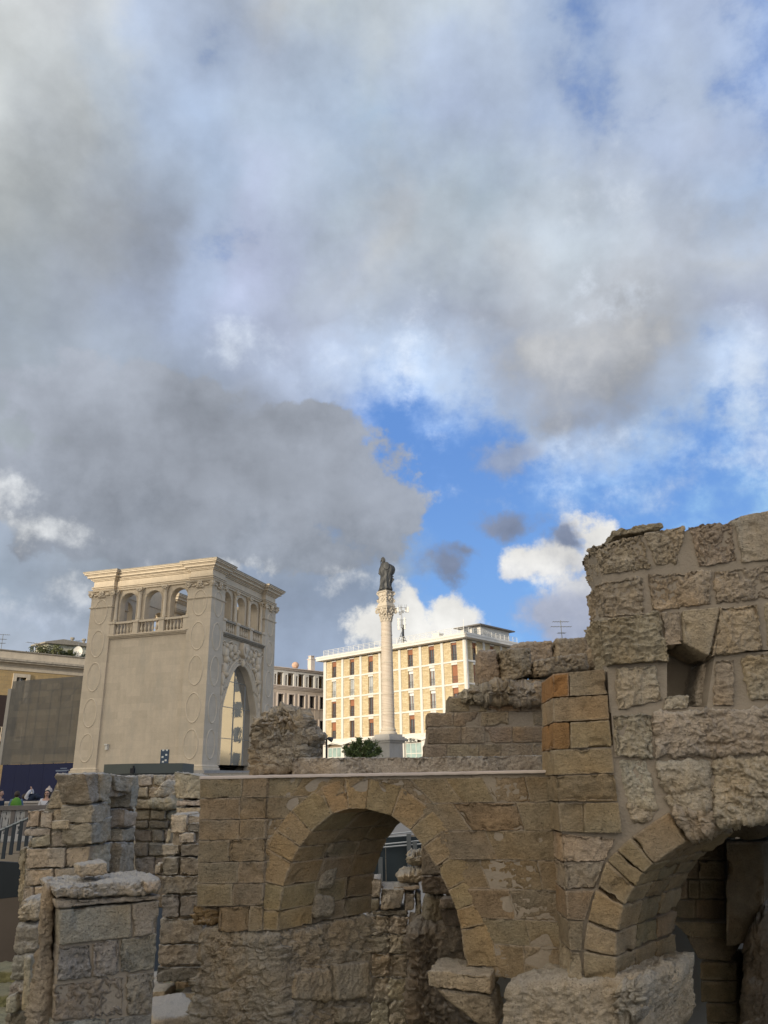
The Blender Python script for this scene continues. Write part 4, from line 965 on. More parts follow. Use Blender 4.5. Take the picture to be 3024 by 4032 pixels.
for k in range(7):
    s0, s1 = vertL[k]+(.5 if k else .36), vertL[k+1]-.5
    fr = MB(BL); zt = 5.5
    for x in (s0, s0+(s1-s0)*.34, s0+(s1-s0)*.66, s1-.09): fr.box(x, x+.09, -.4, -.28, -1.2, zt)
    for z in (3.95, zt-.1): fr.box(s0+.09, s1-.09, -.41, -.29, z, z+.09)
    f = fr.build('shop_window', M['wframe'] if k in (2, 6) else M['darkrail'], bk)
    q = MB(BL); q.box(s0+.02, s1-.02, -.38, -.34, -1.2, zt-.02); q.build('pane', M['shopglass'] if k in (2, 6) else M['pane'], f)
# lettering over the bank's window
def text_obj(s, size, matx, name, parent=None):
    cu = bpy.data.curves.new(name, 'FONT'); cu.body = s; cu.size = size; cu.extrude = .04; cu.space_character = 1.12; cu.offset = .012
    o = bpy.data.objects.new(name, cu); COL.objects.link(o)
    dg = bpy.context.evaluated_depsgraph_get(); me = bpy.data.meshes.new_from_object(o.evaluated_get(dg)); bpy.data.objects.remove(o)
    o2 = bpy.data.objects.new(name, me); COL.objects.link(o2); me.materials.append(matx); o2.parent = parent; return o2
M['letter'] = mat('dark sign letters', (.035, .045, .04), .5, .05)
sg = MB(BL); sg.box(9.3, 11.6, .10, .13, 5.58, 6.12); sgo = sg.build('bank_sign', M['wframe'], bk)
t = text_obj('BNL', .62, M['letter'], 'sign_letters', sgo)
p0 = BL(10.75, .16, 5.63); ang = math.atan2(-Bu[1], -Bu[0])
t.rotation_euler = (R(90), 0, ang); t.location = p0
sq_ = MB(BL); sq_.box(11.0, 11.42, .131, .17, 5.66, 6.06); sq_.build('sign_emblem', M['letter'], sgo)
ac = MB(BR); ac.box(2.75, 3.45, .05, .42, 13.35, 13.95); ac.lathe([(.22, 0), (.22, .03)], 16, 0, 0) if False else None
aco = ac.build('air_conditioner', mat('white unit', (.62, .62, .58), .6, .1), None)
aco.location = (11.2, 109.5, 1.6); tag(aco, 'white air conditioner box hung on the short side of the cream brick block', 'air conditioner')
afn = MB(BR); afn.tube([(3.1+.2*math.cos(a), .43, 13.65+.2*math.sin(a)) for a in np.linspace(0, 2*math.pi, 14)[:-1]], .025, 5, True); afn.box(2.9, 3.3, .421, .43, 13.62, 13.68); afn.build('fan_grille', M['darkrail'], aco)
# telecom mast on the roof
mp = BL(14.4, -3.0, 19.92); tm = thing('telecom_mast', 'grey steel phone mast with white panel antennas on the roof behind the column', 'phone mast', (11.2+mp[0], 109.5+mp[1], 1.6+mp[2]))
M['steel'] = mat('galvanised steel', (.28, .29, .30), .5, .2, 3, metal=.5); M['antw'] = mat('off white antenna plastic', (.68, .66, .60), .6, .05); M['black'] = mat('black cable bundle', (.02, .02, .022), .7, .2, 6)
m = MB(); m.tube([(0, 0, 0), (0, 0, 8.3)], .12, 8)
for a in (0, 2.1, 4.2): m.tube([(1.6*math.cos(a+.4), 1.6*math.sin(a+.4), 0), (0, 0, 3.4)], .07, 5)
for z in (.8, 1.6, 2.4): 
    q = 1.6*(1-z/3.4); m.tube([(q*math.cos(a+.4), q*math.sin(a+.4), z) for a in (0, 2.1, 4.2)], .05, 5, True)
for z in (4.6, 5.6, 7.2, 8.0): m.tube([(-.9, 0, z), (.9, 0, z)], .05, 5); m.tube([(0, -.8, z), (0, .8, z)], .05, 5)
m.build('mast', M['steel'], tm)
for (x, y, z, h, w_) in ((-.62, -.2, 3.6, 2.3, .2), (.55, -.2, 3.7, 2.3, .16), (-.75, -.3, 7.0, 1.0, .22), (-1.15, 0, 6.9, 1.1, .2), (1.25, -.2, 7.0, 1.1, .18), (.9, .3, 7.1, .9, .12)):
    m = MB(); m.box(x-w_, x+w_, y-.14, y+.14, z, z+h); m.build('panel_antenna', M['antw'], tm, bevel=.03)
for (x, y, z, h, w_) in ((.2, .1, .2, 4.4, .22), (0, -.2, 4.0, 1.5, .22), (-.3, 0, 6.6, .5, .2), (.3, -.1, 6.9, .6, .16)):
    m = MB(); m.box(x-w_, x+w_, y-.14, y+.14, z, z+h); m.build('radio_unit', M['black'] if z < 1 else M['steel'], tm, bevel=.03)
for k, x in enumerate((-.5, .1, .7, 1.0, -.2)): m = MB(); m.tube([(x, -.1, 7.6), (x, -.1, 8.6)], .04, 5); m.build('whip_antenna', M['steel'], tm)
tm.scale = (.82, .82, .82)
# ================================================================== PINK BUILDING
pk_ = thing('pink_building', 'pale pink stone building with a white rooftop loggia beside the cream brick block', 'building', (-18.5, 128.7, 1.6))
Pu = (math.sin(R(45)), math.cos(R(45))); PF = lambda s, o, z: (s*Pu[0]+o*Pu[1], s*Pu[1]-o*Pu[0], z)
M['pink'] = block_mat('pinkish stone facing', (.53, .45, .37), (.49, .42, .345), (.43, .37, .30), 1.2, .6, .006, .12, .1)
M['pinkl'] = mat('light pink surrounds', (.60, .52, .45), .85, .1, 1.5); M['blackgl'] = glass_mat('black window glass', (.02, .022, .03), .08, .6)
S0, S1 = -7.0, 17.0
m = MB(PF); m.box(S0, S1, -9, -.9, -1.6, 15.2); m.build('inner_wall', M['blackgl'], pk_)
rowsz = [(12.25, 14.22), (8.3, 10.25), (4.38, 6.3)]
st_ = []; s_ = .75-2.24*3
while s_+1.1 < S1: st_.append(s_); s_ += 2.24
m = MB(PF)
edges = [S0]+[v for q in st_ for v in (q, q+1.15)]+[S1]
for i in range(0, len(edges), 2): m.box(edges[i], edges[i+1], -.9, 0, 4.38, 14.22)
m.box(S0, S1, -.9, 0.001, 14.221, 15.2); m.box(S0, S1, -.9, .06, -1.6, 4.0)
for q in st_:
    for (a, b_) in ((10.251, 12.249), (6.301, 8.299), (4.001, 4.379)): m.box(q+.001, q+1.149, -.88, -.03, a, b_)
m.box(S0, S1, -.91, .04, 4.0, 4.379) if False else None
m.build('wall', M['pink'], pk_)
m = MB(PF); m.box(S0-.2, S1+.2, -.9, .25, 15.2, 15.42); m.box(S0-.3, S1+.3, -.9, .4, 15.421, 15.6); m.box(S0, S1, -.9, .12, 15.0, 15.199); m.build('cornice', M['pinkl'], pk_)
for q in st_:
    for (a, b_) in rowsz:
        f = MB(PF); f.box(q-.22, q-.001, -.1, .09, a-.12, b_+.2); f.box(q+1.151, q+1.37, -.1, .09, a-.12, b_+.2); f.box(q, q+1.15, -.1, .085, b_+.002, b_+.2); f.box(q-.25, q+1.4, -.1, .14, a-.2, a-.121)
        fo = f.build('window', M['pinkl'], pk_)
        p = MB(PF); p.box(q+.01, q+1.14, -.62, -.56, a, b_); p.build('pane', M['blackgl'], fo)
        p = MB(PF); p.box(q+.35, q+.40, -.55, -.5, a, b_); p.box(q+.75, q+.80, -.55, -.5, a, b_); p.box(q+.02, q+1.1, -.4, -.37, a+.2, a+.24); p.build('glazing_bar', M['black'], fo)
M['terra'] = mat('ochre loggia back wall', (.36, .21, .09), .9, .15, 1.2)
m = MB(PF); m.box(S0, S1, -3.2, -3.0, 15.6, 18.1); m.build('loggia_back', M['terra'], pk_)
m = MB(PF)
for q in st_:
    m.box(q+1.0, q+1.3, -.75, 0, 15.601, 17.75); m.arch_bay(q+1.301, q+1.999, 15.601, 17.75, q+1.65, .22, 17.2, 0, -.75, 8); m.box(q+2.0, q+2.26, -.75, 0, 15.601, 17.75) if False else None
m.box(S0, S1, -3.2, .02, 17.751, 18.2); m.build('loggia', M['wframe'], pk_)
m = MB(PF); m.box(S0-.3, S1+.3, -9, .3, 18.201, 18.42); m.box(S0-.4, S1+.4, -9, .5, 18.421, 18.55); m.build('roof_cornice', M['pinkl'], pk_)
s_, z_ = hitp(1060+805/4.423, 2560+360/4.423, -18.5, 128.7, 45)
m = MB(PF); m.box(s_-.45, s_+.45, -1.6, -.7, 18.56, 20.6); m.box(s_-.55, s_+.55, -1.7, -.6, 20.6, 20.75); 
for d in (-.3, 0, .3): m.box(s_+d-.06, s_+d+.06, -1.5, -.8, 20.75, 21.2)
m.box(s_-.45, s_+.45, -1.6, -.7, 21.2, 21.28); m.build('chimney', M['pinkl'], pk_)
s_, z_ = hitp(1060+550/4.423, 2560+330/4.423, -18.5, 128.7, 45)
q = PF(s_, -1.5, 18.56)
wtk = thing('water_tank', 'round orange streaked tank standing on the roof of the pale pink building', 'water tank', (-18.5+q[0], 128.7+q[1], 1.6+18.56))
m = MB(); m.ball((0, 0, .85), .62, 16, (1, 1, .95)); m.build('tank', mat('orange and cream tank', (.55, .36, .25), .6, 1.0, 3), wtk, smooth=True)
m = MB()
for a in range(4): m.tube([(.4*math.cos(a*1.57), .4*math.sin(a*1.57), 0), (.35*math.cos(a*1.57), .35*math.sin(a*1.57), .5)], .04, 5)
m.build('stand', M['steel'], wtk)
# ================================================================== YELLOW BUILDING, LEFT
yo = (-31.4, 62.5); yb = thing('yellow_building', 'long ochre stone building with a pale cornice at the left edge behind the screen', 'building', (yo[0], yo[1], 1.6))
YF = lambda s, o, z: (s*Pu[0]+o*Pu[1], s*Pu[1]-o*Pu[0], z)
M['yel'] = block_mat('ochre tuff blockwork', (.46, .33, .16), (.40, .29, .15), (.33, .25, .14), .62, .31, .012, .5, .4, .4, (.30, .25, .17))
M['cream'] = mat('cream moulding stone', (.58, .50, .38), .85, .25, 2, .2, 8, streak=.15)
def yh(x, y): s_, z_ = hitp(x/3.685, 2500+y/3.685, yo[0], yo[1], 45); return s_, z_-1.6
wx0, wzt = yh(240, 612); wx1, _ = yh(385, 612)
YS0, YS1 = -14.0, 13.0
m = MB(YF); m.box(YS0, wx0, -.8, 0, -1.6, 9.2); m.box(wx1, YS1, -.8, 0, -1.6, 9.2); m.box(wx0+.001, wx1-.001, -.8, -.001, wzt, 9.2); m.box(wx0+.001, wx1-.001, -.8, -.001, -1.6, wzt-1.9); m.build('wall', M['yel'], yb)
m = MB(YF); m.box(wx0-.28, wx0, -.1, .09, wzt-2.0, wzt+.28); m.box(wx1, wx1+.28, -.1, .09, wzt-2.0, wzt+.28); m.box(wx0+.001, wx1-.001, -.1, .085, wzt, wzt+.28); fo = m.build('window', M['cream'], yb)
m = MB(YF); m.box(wx0, wx1, -.4, -.35, wzt-1.9, wzt); m.build('pane', M['pane'], fo)
m = MB(YF); cxm = (wx0+wx1)/2; m.box(cxm-.07, cxm+.07, -.34, -.28, wzt-1.9, wzt); m.build('glazing_bar', M['whitefr'], fo)
m = MB(YF); m.box(YS0, YS1, -.8, .05, 9.201, 9.6); m.box(YS0, YS1, -.8, .12, 9.601, 9.78); m.build('frieze', M['cream'], yb)
m = MB(YF); m.box(YS0, YS1, -.8, .45, 9.781, 9.92); m.box(YS0, YS1, -.8, .55, 9.921, 10.08); m.build('cornice', mat('dirty cornice', (.42, .37, .29), .9, .6, 4, .3, 9), yb)
m = MB(YF); m.box(YS0, YS1, -7, .1, 10.081, 10.72); m.build('parapet', M['cream'], yb)
m = MB(YF); m.box(YS0, YS1, -7.1, .2, 10.721, 10.80); m.build('coping', M['sed_dark'], yb)
m = MB(YF); m.box(-6, 2.2, .0, 1.1, 3.6, 3.75); m.build('balcony', M['cream'], yb)
m = MB(YF); railing(m, [(-6, 1.0), (2.2, 1.0)], 3.75, .9, 2, .5, .03); m.build('balcony_rail', M['cream'], yb)
m = MB(YF); m.box(-4, 2.0, .002, .02, 4.0, 7.2); m.build('doorway', mat('dark doorway', (.05, .035, .03), .8, .1), yb)
# little house and clutter on that roof
def yroof(x, y, o=-2.5):
    d = ray(x/3.685, 2500+y/3.685); u_ = np.array(Pu); n_ = np.array([u_[1], -u_[0]]); ox = yo[0]-n_[0]*(-o); oy = yo[1]-n_[1]*(-o)
    t = (ox*n_[0]+oy*n_[1])/(d[0]*n_[0]+d[1]*n_[1]); return d[0]*t, d[1]*t, d[2]*t+1.6
ROOFZ = 1.6+10.8
hx_, hy_, hz_ = yroof(960, 290, -4)
hs = thing('rooftop_house', 'small weathered white house with two flues on the ochre building roof', 'house', (hx_, hy_, ROOFZ), R(45))
m = MB(); m.box(-2.2, 2.6, -1.2, 1.5, 0, 1.5); m.build('wall', mat('stained render', (.48, .46, .36), .9, .8, 1.6, .3, 8), hs)
m = MB(); m.add([(-2.6, -1.5, 1.35), (-2.6, 1.8, 1.5), (2.9, -1.5, 1.5), (2.9, 1.8, 1.5), (-1.0, -1.5, 1.85), (-1.0, 1.8, 1.95), (2.9, -1.5, 1.62), (2.9, 1.8, 1.7), (-2.6, -1.5, 1.47), (-2.6, 1.8, 1.6)], [(0, 2, 3, 1), (8, 4, 6, 2, 0), (9, 5, 7, 3, 1), (8, 9, 5, 4), (4, 5, 7, 6), (0, 1, 9, 8)]); m.build('roof', M['sed_dark'], hs)
m = MB(); m.box(-2.0, -1.4, -1.24, -1.19, .3, .9); m.build('window', M['pane'], hs)
for x in (.4, 1.5): m = MB(); m.tube([(x, 0, 1.6), (x, 0, 2.3)], .12, 8); m.tube([(x, 0, 2.2), (x, 0, 2.35)], .2, 8); m.build('flue', M['sed_dark'], hs)
dxx, dyy, dzz = yroof(1135, 245, -1.5); ds = thing('satellite_dish', 'round white satellite dish beside the small rooftop house', 'satellite dish', (dxx, dyy, ROOFZ))
m = MB(); n = 20; hd = dzz-ROOFZ+.0
m.add([(.42*math.cos(2*math.pi*k/n), -.1, hd+.48*math.sin(2*math.pi*k/n)) for k in range(n)]+[(.25*math.cos(2*math.pi*k/n), .0, hd+.28*math.sin(2*math.pi*k/n)) for k in range(n)]+[(0, .05, hd)], [(k, (k+1) % n, n+(k+1) % n, n+k) for k in range(n)]+[(n+k, n+(k+1) % n, 2*n) for k in range(n)])
m.build('dish', M['antw'], ds, smooth=True); m = MB(); m.tube([(0, .05, 0), (0, .05, hd)], .04, 6); m.tube([(0, 0, hd-.4), (0, -.45, hd)], .02, 5); m.build('pole', M['steel'], ds)
def aerial(name, x, y, z, h, label, arms, rot=0.3, w_=.8, r=.025):
    o = thing(name, label, 'aerial', (x, y, z), rot)
    m = MB(); m.tube([(0, 0, 0), (0, 0, h)], r, 5); m.build('pole', M['steel'], o)
    m = MB()
    for (zz, wd) in arms:
        m.tube([(-wd, 0, h*zz), (wd, 0, h*zz)], r*.7, 4)
        for k in range(7): xx = -wd+2*wd*k/6; m.tube([(xx, -.22, h*zz), (xx, .22, h*zz)], r*.5, 4)
    m.build('antenna_arm', M['steel'], o); return o
a = yroof(14, 215, -1.5); aerial('roof_aerial', a[0], a[1], ROOFZ, yroof(14, -15, -1.5)[2]-ROOFZ, 'tall thin aerial at the far left end of the ochre building roof', ((.97, .5), (.72, .3), (.5, .25)))
a = yroof(498, 250, -1.5); aerial('roof_aerial', a[0], a[1], ROOFZ, yroof(498, 110, -1.5)[2]-ROOFZ, 'short tv aerial left of the round shrub on the ochre roof', ((.95, .75), (.7, .2)), .9)
a = yroof(1130, 250, -2.0); aerial('roof_aerial', a[0], a[1], ROOFZ, yroof(1120, 75, -2.0)[2]-ROOFZ, 'double tv aerial above the white satellite dish', ((.97, .3), (.62, .35)), .2)
# aerial above the stepped ruin on the right
ax, ay, az_ = at(2215, 2530, 60); aerial('roof_aerial', ax, ay, 2.3, az_-2.3+1.75, 'lone yagi tv aerial rising above the stepped ruin wall', ((.99, .62), (.955, .8), (.91, .3)), .1, r=.035)
bx, by, bz = at(1352, 2460, 118)
# ================================================================== SCREENS, KIOSK, LAMP
scp = (-26.3, 54.6); e2 = (-17.6, 51.2); scA = math.atan2(e2[1]-scp[1], e2[0]-scp[0]); scL = math.hypot(e2[0]-scp[0], e2[1]-scp[1])
sc_az = math.degrees(math.atan2(e2[0]-scp[0], e2[1]-scp[1]))
def sch(x, y): s_, z_ = hitp(x/3.685, 2500+y/3.685, scp[0], scp[1], sc_az); return s_, z_
scr = thing('scaffold_screen', 'tall grey gauze screen printed like stone stretched over scaffolding left of the hall', 'scaffold screen', (scp[0], scp[1], 0), scA)
def gauze():
    m_, g, b = new_mat('grey printed gauze'); P = g.n('ShaderNodeTexCoord').outputs['Object']; x, y, z = g.sep(P)
    bt = g.n('ShaderNodeTexBrick'); g.put(bt.inputs['Vector'], g.comb(g.m('ADD', x, g.m('MULTIPLY', y, 1.0)), z, 0))
    for nm, vv in (('Color1', (.15, .138, .115, 1)), ('Color2', (.105, .10, .09, 1)), ('Mortar', (.125, .118, .10, 1)), ('Scale', 1.0), ('Mortar Size', .01), ('Brick Width', 1.1), ('Row Height', .42)): bt.inputs[nm].default_value = vv
    n = g.noise(P, .8, 5, .7); c = g.v('SCALE', bt.outputs[0], scale=g.m('ADD', .6, g.m('MULTIPLY', n, .8))); g.put(b.inputs['Base Color'], c); b.inputs['Roughness'].default_value = .8
    tr_ = g.n('ShaderNodeBsdfTransparent'); mx = g.n('ShaderNodeMixShader'); g.put(mx.inputs[0], .13); g.t.links.new(b.outputs[0], mx.inputs[1]); g.t.links.new(tr_.outputs[0], mx.inputs[2])
    g.t.links.new(mx.outputs[0], g.t.nodes['Material Output'].inputs[0]); return m_
s00, z00 = sch(18, 1880); s01, z01 = sch(978, 1858); s10, z10 = sch(190, 682); s11, z11 = sch(1140, 588)
zb = (z00+z01)/2; zt = (z10+z11)/2
def at_s(px, py): s_, z_ = sch(px, py); return s_
m = MB(); n_ = 24
L0, L1 = s00, scL+1.0
vs = []; 
for i in range(n_+1):
    for j in range(9): t = i/n_; k = j/8; vs.append((L0+(L1-L0)*t, .03*math.sin(9*t*3+k*5)*math.sin(3.1*k), zb+(zt-zb)*k))
m.add(vs, [(i*9+j, (i+1)*9+j, (i+1)*9+j+1, i*9+j+1) for i in range(n_) for j in range(8)]); m.build('gauze', gauze(), scr, smooth=True)
m = MB(); m.box(L0-.32, L0-.03, -.02, .8, zb, zt-.5); m.build('gauze_return', mat('pale gauze edge', (.33, .31, .27), .8, .1), scr)
m = MB()
for i in range(6):
    x = L0+.2+(L1-L0-.3)*i/5; m.tube([(x, .35, 0), (x, .35, zt-.05)], .035, 5); m.tube([(x, 1.5, 0), (x, 1.5, zt-.05)], .035, 5)
    if i < 5: m.tube([(x, .35, zt-2.0), (x+(L1-L0-.3)/5, .35, zt-.1)], .03, 5)
for z in (zt-.1, zt-.75, zt-2.0, zt-3.8): m.tube([(L0, .35, z), (L1, .35, z)], .035, 5)
m.build('scaffold_frame', mat('dark scaffold tube', (.05, .05, .05), .6, .1), scr)
hb = thing('blue_hoarding', 'dark navy blue site hoarding beneath the grey screen', 'hoarding', (scp[0], scp[1], 0), scA)
m = MB(); k = 0; x = L0+.15
while x < L1+1.0: m.box(x, x+1.19, .0, .05, 0.004, zb-.02); x += 1.2
m.build('hoarding_panel', mat('navy painted panel', (.004, .009, .05), .55, .25, .7), hb)
m = MB(); sx, sz = sch(905, 1948)
for (px, py, pw) in ((925, 1935, .55), (905, 1965, 1.1), (890, 1975, .9), (850, 2015, .35), (950, 2010, .5)):
    a_, b_ = sch(px, py); m.box(a_-pw/2, a_+pw/2, -.012, -.004, b_-.025, b_+.025)
m.build('hoarding_print', mat('pale print', (.16, .20, .28), .6, .1), hb)
# grey kiosk roof in front of the hall
kx, ky, kz = at(413, 3010, 40); kx1 = at(718, 3016, 40)[0]; kzt = kz; 
ks = thing('ticket_kiosk', 'low grey green flat roofed kiosk in front of the hall', 'kiosk', ((kx+kx1)/2, 40, 0.0), 0)
kw = (kx1-kx)/2; kb_ = at(500, 3047, 40)[2]
m = MB(); q = -kw+.42*2*kw; m.slab([(-kw, -.1), (q, -.55), (kw, .1), (kw, 2.4), (-kw, 2.4)], kb_, kzt); m.build('fascia', mat('grey green fascia', (.085, .095, .085), .6, .12, .8), ks)
for (x, y) in ((-kw+.2, .2), (kw-.2, .3), (q, -.35), (0, 2.2)): m = MB(); m.box(x-.05, x+.05, y-.05, y+.05, .0, kb_); m.build('post', M['darkrail'], ks)
m = MB(); m.box(-kw+.5, kw-.6, .8, 2.0, .0, kb_-.01); m.build('booth', M['pane2'], ks)
m = MB(); m.box(q-.10, q+.08, -.75, -.56, kb_+.02, kb_+.24); m.box(q-.03, q+.03, -.62, -.5, kb_+.2, kb_+.36); m.build('security_camera', M['black'], ks)
# floodlight pole
fx, fy, fz = at(1285, 3000, 62); fl_ = thing('floodlight_pole', 'slim black pole with three floodlights in front of the cream brick block', 'street lamp', (fx, fy, 2.3))
ft = at(1286, 2905, 62)[2]-2.3
m = MB(); m.tube([(0, 0, 0), (0, 0, ft)], .07, 8); m.build('pole', M['black'], fl_)
for (dx_, dz_, ax_, rr) in ((-.12, .16, (-.8, -.3, .5), .22), (.28, -.10, (.9, -.2, -.35), .20), (-.55, -.12, (-.7, -.5, -.3), .17)):
    m = MB(); d = Vector(ax_).normalized(); c = Vector((dx_, -.1, ft+dz_)); m.tube([tuple(c-d*.2), tuple(c), tuple(c+d*.18), tuple(c+d*.2)], [rr*.5, rr*.8, rr, rr*.95], 12); m.tube([(0, 0, ft-.05), tuple(c)], .025, 5); m.build('floodlight', mat('grey lamp housing', (.06, .065, .08), .4, .1, metal=.3), fl_)
# ================================================================== buildings the picture only shows as shade and reflection
ob = thing('cream_block', 'cream rendered block of flats mirrored in the tall glazed arch', 'building', (36, 88, 2.3), R(-45))
m = MB(); m.box(-15, 30, 0, 12, 0, 15); m.build('wall', mat('cream render', (.66, .56, .38), .85, .1, 1), ob)
for r_ in range(4):
    for c_ in range(13):
        m = MB(); m.box(-13.6+c_*3.1, -12.5+c_*3.1, -.05, -.01, 1.5+r_*3.4, 3.5+r_*3.4); m.build('window', M['pane'], ob)
sb = thing('shade_block', 'tall unseen block behind the viewpoint, sized to shade the ruins', 'building', (-65.5, -62, 0), 0)  # unseen shadow caster, its height and width set to shade ruins and hall
m = MB(); m.box(-41.5, 35.5, -14, 0, 0, 38.5); m.build('wall', mat('stone render', (.48, .42, .33), .9, .2, .6), sb)
m = MB(); m.box(-42, 36, -14.5, .5, 38.501, 38.9); m.build('cornice', M['cream'], sb)
for r_ in range(9):
    for c_ in range(9):
        m = MB(); m.box(-33+c_*8, -31.6+c_*8, .01, .05, 3+r_*3.6, 5.2+r_*3.6); m.build('window', M['pane'], sb)
# ================================================================== ROMAN RUINS
def surf_lin(x0, y0, k, x1=None):               # depth plane Y = y0 + k (X-x0), flat at y0 left of x0 when x1 is set
    def f(X): return y0 if (x1 is not None and X < x0) else y0+k*(X-x0)
    return f
def onS(px, py, f, fwd=0.0):
    Y = f(0)
    for _ in range(14):
        X = at(px, py, Y)[0]; Y = f(X)
    return np.array(at(px, py, Y-fwd))
def onP(px, py, ox, oy, az):                    # on an upright plane
    a = R(az); u_ = np.array([math.sin(a), math.cos(a)]); n_ = np.array([u_[1], -u_[0]])
    d = ray(px, py); t = (ox*n_[0]+oy*n_[1])/(d[0]*n_[0]+d[1]*n_[1]); P = d*t; return np.array([P[0], P[1], P[2]+EYE])
c2 = lambda x, y: (1000+x/1.508, 2150+y/1.508)
c3 = lambda x, y: (1800+x/1.3554, 1950+y/1.3554)
c4 = lambda x, y: (x/1.659, 3000+y/1.659)
c5 = lambda x, y: (650+x/1.4426, 2950+y/1.4426)
c6 = lambda x, y: (1600+x/1.165, 2900+y/1.165)
c8 = lambda x, y: (1400+x/2.508, 3150+y/2.508)
c7 = lambda x, y: (2400+x/2.6587, 3200+y/2.6587)
dD = lambda x, y: (x*1.8228, y*1.8228)
def Q_(pts, cv, f, fwd=0.0): return [onS(*cv(*p), f, fwd) for p in pts]
fA = surf_lin(.95, 9.0, -.42, 1)
fB = surf_lin(1.75, 8.15, -.28)
EA = np.array([math.sin(R(40)), math.cos(R(40)), 0])*1.48
OCH = np.array((.315, .238, .145)); OCH2 = np.array((.29, .223, .142)); GRB = np.array((.415, .340, .243)); PALE = np.array((.54, .455, .345)); BRN = np.array((.31, .242, .170)); GRY = np.array((.37, .322, .258))
def jit(c, a=.08): return tuple(np.asarray(c)*(1+rng.uniform(-a, a))*(1+rng.uniform(-.03, .03, 3)))
def build_thing_mesh(rm, name, part, label, cat, m_, origin):
    t = thing(name, label, cat, tuple(origin)); o = rm.build(part, m_, t, origin=origin); return t, o
# ------------------------------------------------------------------ arched wall in front
aw = RM()
intr = [c5(640, 1032), c5(650, 900), c5(665, 800), c5(690, 700), c5(730, 620), c5(765, 555), c5(800, 500), c5(850, 445), c5(900, 402), c5(950, 368), c5(1000, 348), c5(1055, 337), c5(1110, 335), c5(1200, 350), c5(1300, 385), (1570, 3225), c6(0, 410), c6(60, 480), c6(130, 588), c6(180, 680), c6(230, 800), c6(258, 930), c6(270, 1060)]
IW = [onS(x, y, fA) for x, y in intr]
# evenly walk the curve
seg = [0]
for a, b in zip(IW[:-1], IW[1:]): seg.append(seg[-1]+float(np.linalg.norm(b-a)))
def along(t):
    t = min(max(t, 0), seg[-1]-1e-6)
    for i in range(len(seg)-1):
        if t <= seg[i+1]: k = (t-seg[i])/(seg[i+1]-seg[i]); return IW[i]*(1-k)+IW[i+1]*k
    return IW[-1]
def nrm(t):
    a = along(t-.06); b = along(t+.06); d = b-a; v = np.array([-d[2], 0, d[0]]); return v/np.linalg.norm(v)
def ringpt(t, r):
    p = along(t)+nrm(t)*r; p = p.copy(); p[1] = fA(p[0]); return p
TH = .315
L_ = seg[-1]; ts = [0]; k = 0
while ts[-1] < L_-.12:
    ts.append(min(ts[-1]+float(rng.uniform(.17, .30)), L_))
if L_-ts[-1] > 1e-6: ts[-1] = L_
for i in range(len(ts)-1):
    a, b = ts[i], ts[i+1]; g = .0008
    col = jit(OCH*np.array((1.12, 1.08, .98)), .05); n = max(1, int((b-a)/.15))
    th = TH*rng.uniform(.99, 1.03)
    Pq = [ringpt(a+g, -.0), ringpt(b-g, -.0), ringpt(b-g, th), ringpt(a+g, th)]
    fw = np.array([0, -.007, 0])
    for d0, d1 in ((0, .34), (.345, .68), (.685, 1.0)):
        e0 = EA*d0; e1 = EA*(d1-d0)
        aw.hexa([p+fw*(d0 == 0)+e0 for p in Pq], e1-fw*(d0 == 0), res=.016 if d0 == 0 else .03, rnd=.006, amp=.010, typ='ashlar', col=col if d0 == 0 else jit(OCH2*.9, .14))
def midring(z, side):                            # x of the ring's middle at height z on one side of the crown
    best = None
    for t in np.linspace(0, L_, 160):
        if (side < 0) != (t < L_*.47): continue
        p = ringpt(t, TH*.5)
        if best is None or abs(p[2]-z) < best[0]: best = (abs(p[2]-z), p[0])
    return best[1]
crown = max(ringpt(t, TH*.5)[2] for t in np.linspace(0, L_, 100)); crx = ringpt(L_*.47, TH*.5)[0]
eb = EA*.35
def rowblocks(rm, x0a, x1a, x0b, x1b, zb, zt, f, wmin, wmax, col, typ='ashlar', amp=.010, rnd=.005, res=.016, ext=eb, fwd=0.0, gap=.0007, var=.06, rough_p=.18):
    # blocks between left edge (x0a at bottom, x0b at top) and right edge (x1a, x1b)
    W = ((x1a-x0a)+(x1b-x0b))/2
    if W < .05: return
    cuts = [0.0]
    while True:
        w_ = rng.uniform(wmin, wmax)
        if cuts[-1]+w_*1.35 > W: break
        cuts.append(cuts[-1]+w_)
    cuts.append(W)
    for a, b in zip(cuts[:-1], cuts[1:]):
        a_, b_ = a/W, b/W
        q = []
        for (t, z, xa, xb) in ((a_, zb, x0a, x1a), (b_, zb, x0a, x1a), (b_, zt, x0b, x1b), (a_, zt, x0b, x1b)):
            X = xa+(xb-xa)*t; X += gap if t == a_ else -gap; q.append(np.array([X, f(X)-fwd-rng.uniform(0, .004), z+(gap if z == zb else -gap)]))
        ro = rng.random() < rough_p
        rm.hexa(q, ext, res=res, rnd=rnd, amp=amp*(1.7 if ro else 1.0), typ='layered' if ro else typ, col=jit(col, var))
zL = [onS(*c5(300, y), fA)[2] for y in (158, 278, 400, 515, 640, 762, 890, 1036)]
edL = [onS(*p, fA)[0] for p in (c5(200, 160), c5(178, 1036))]
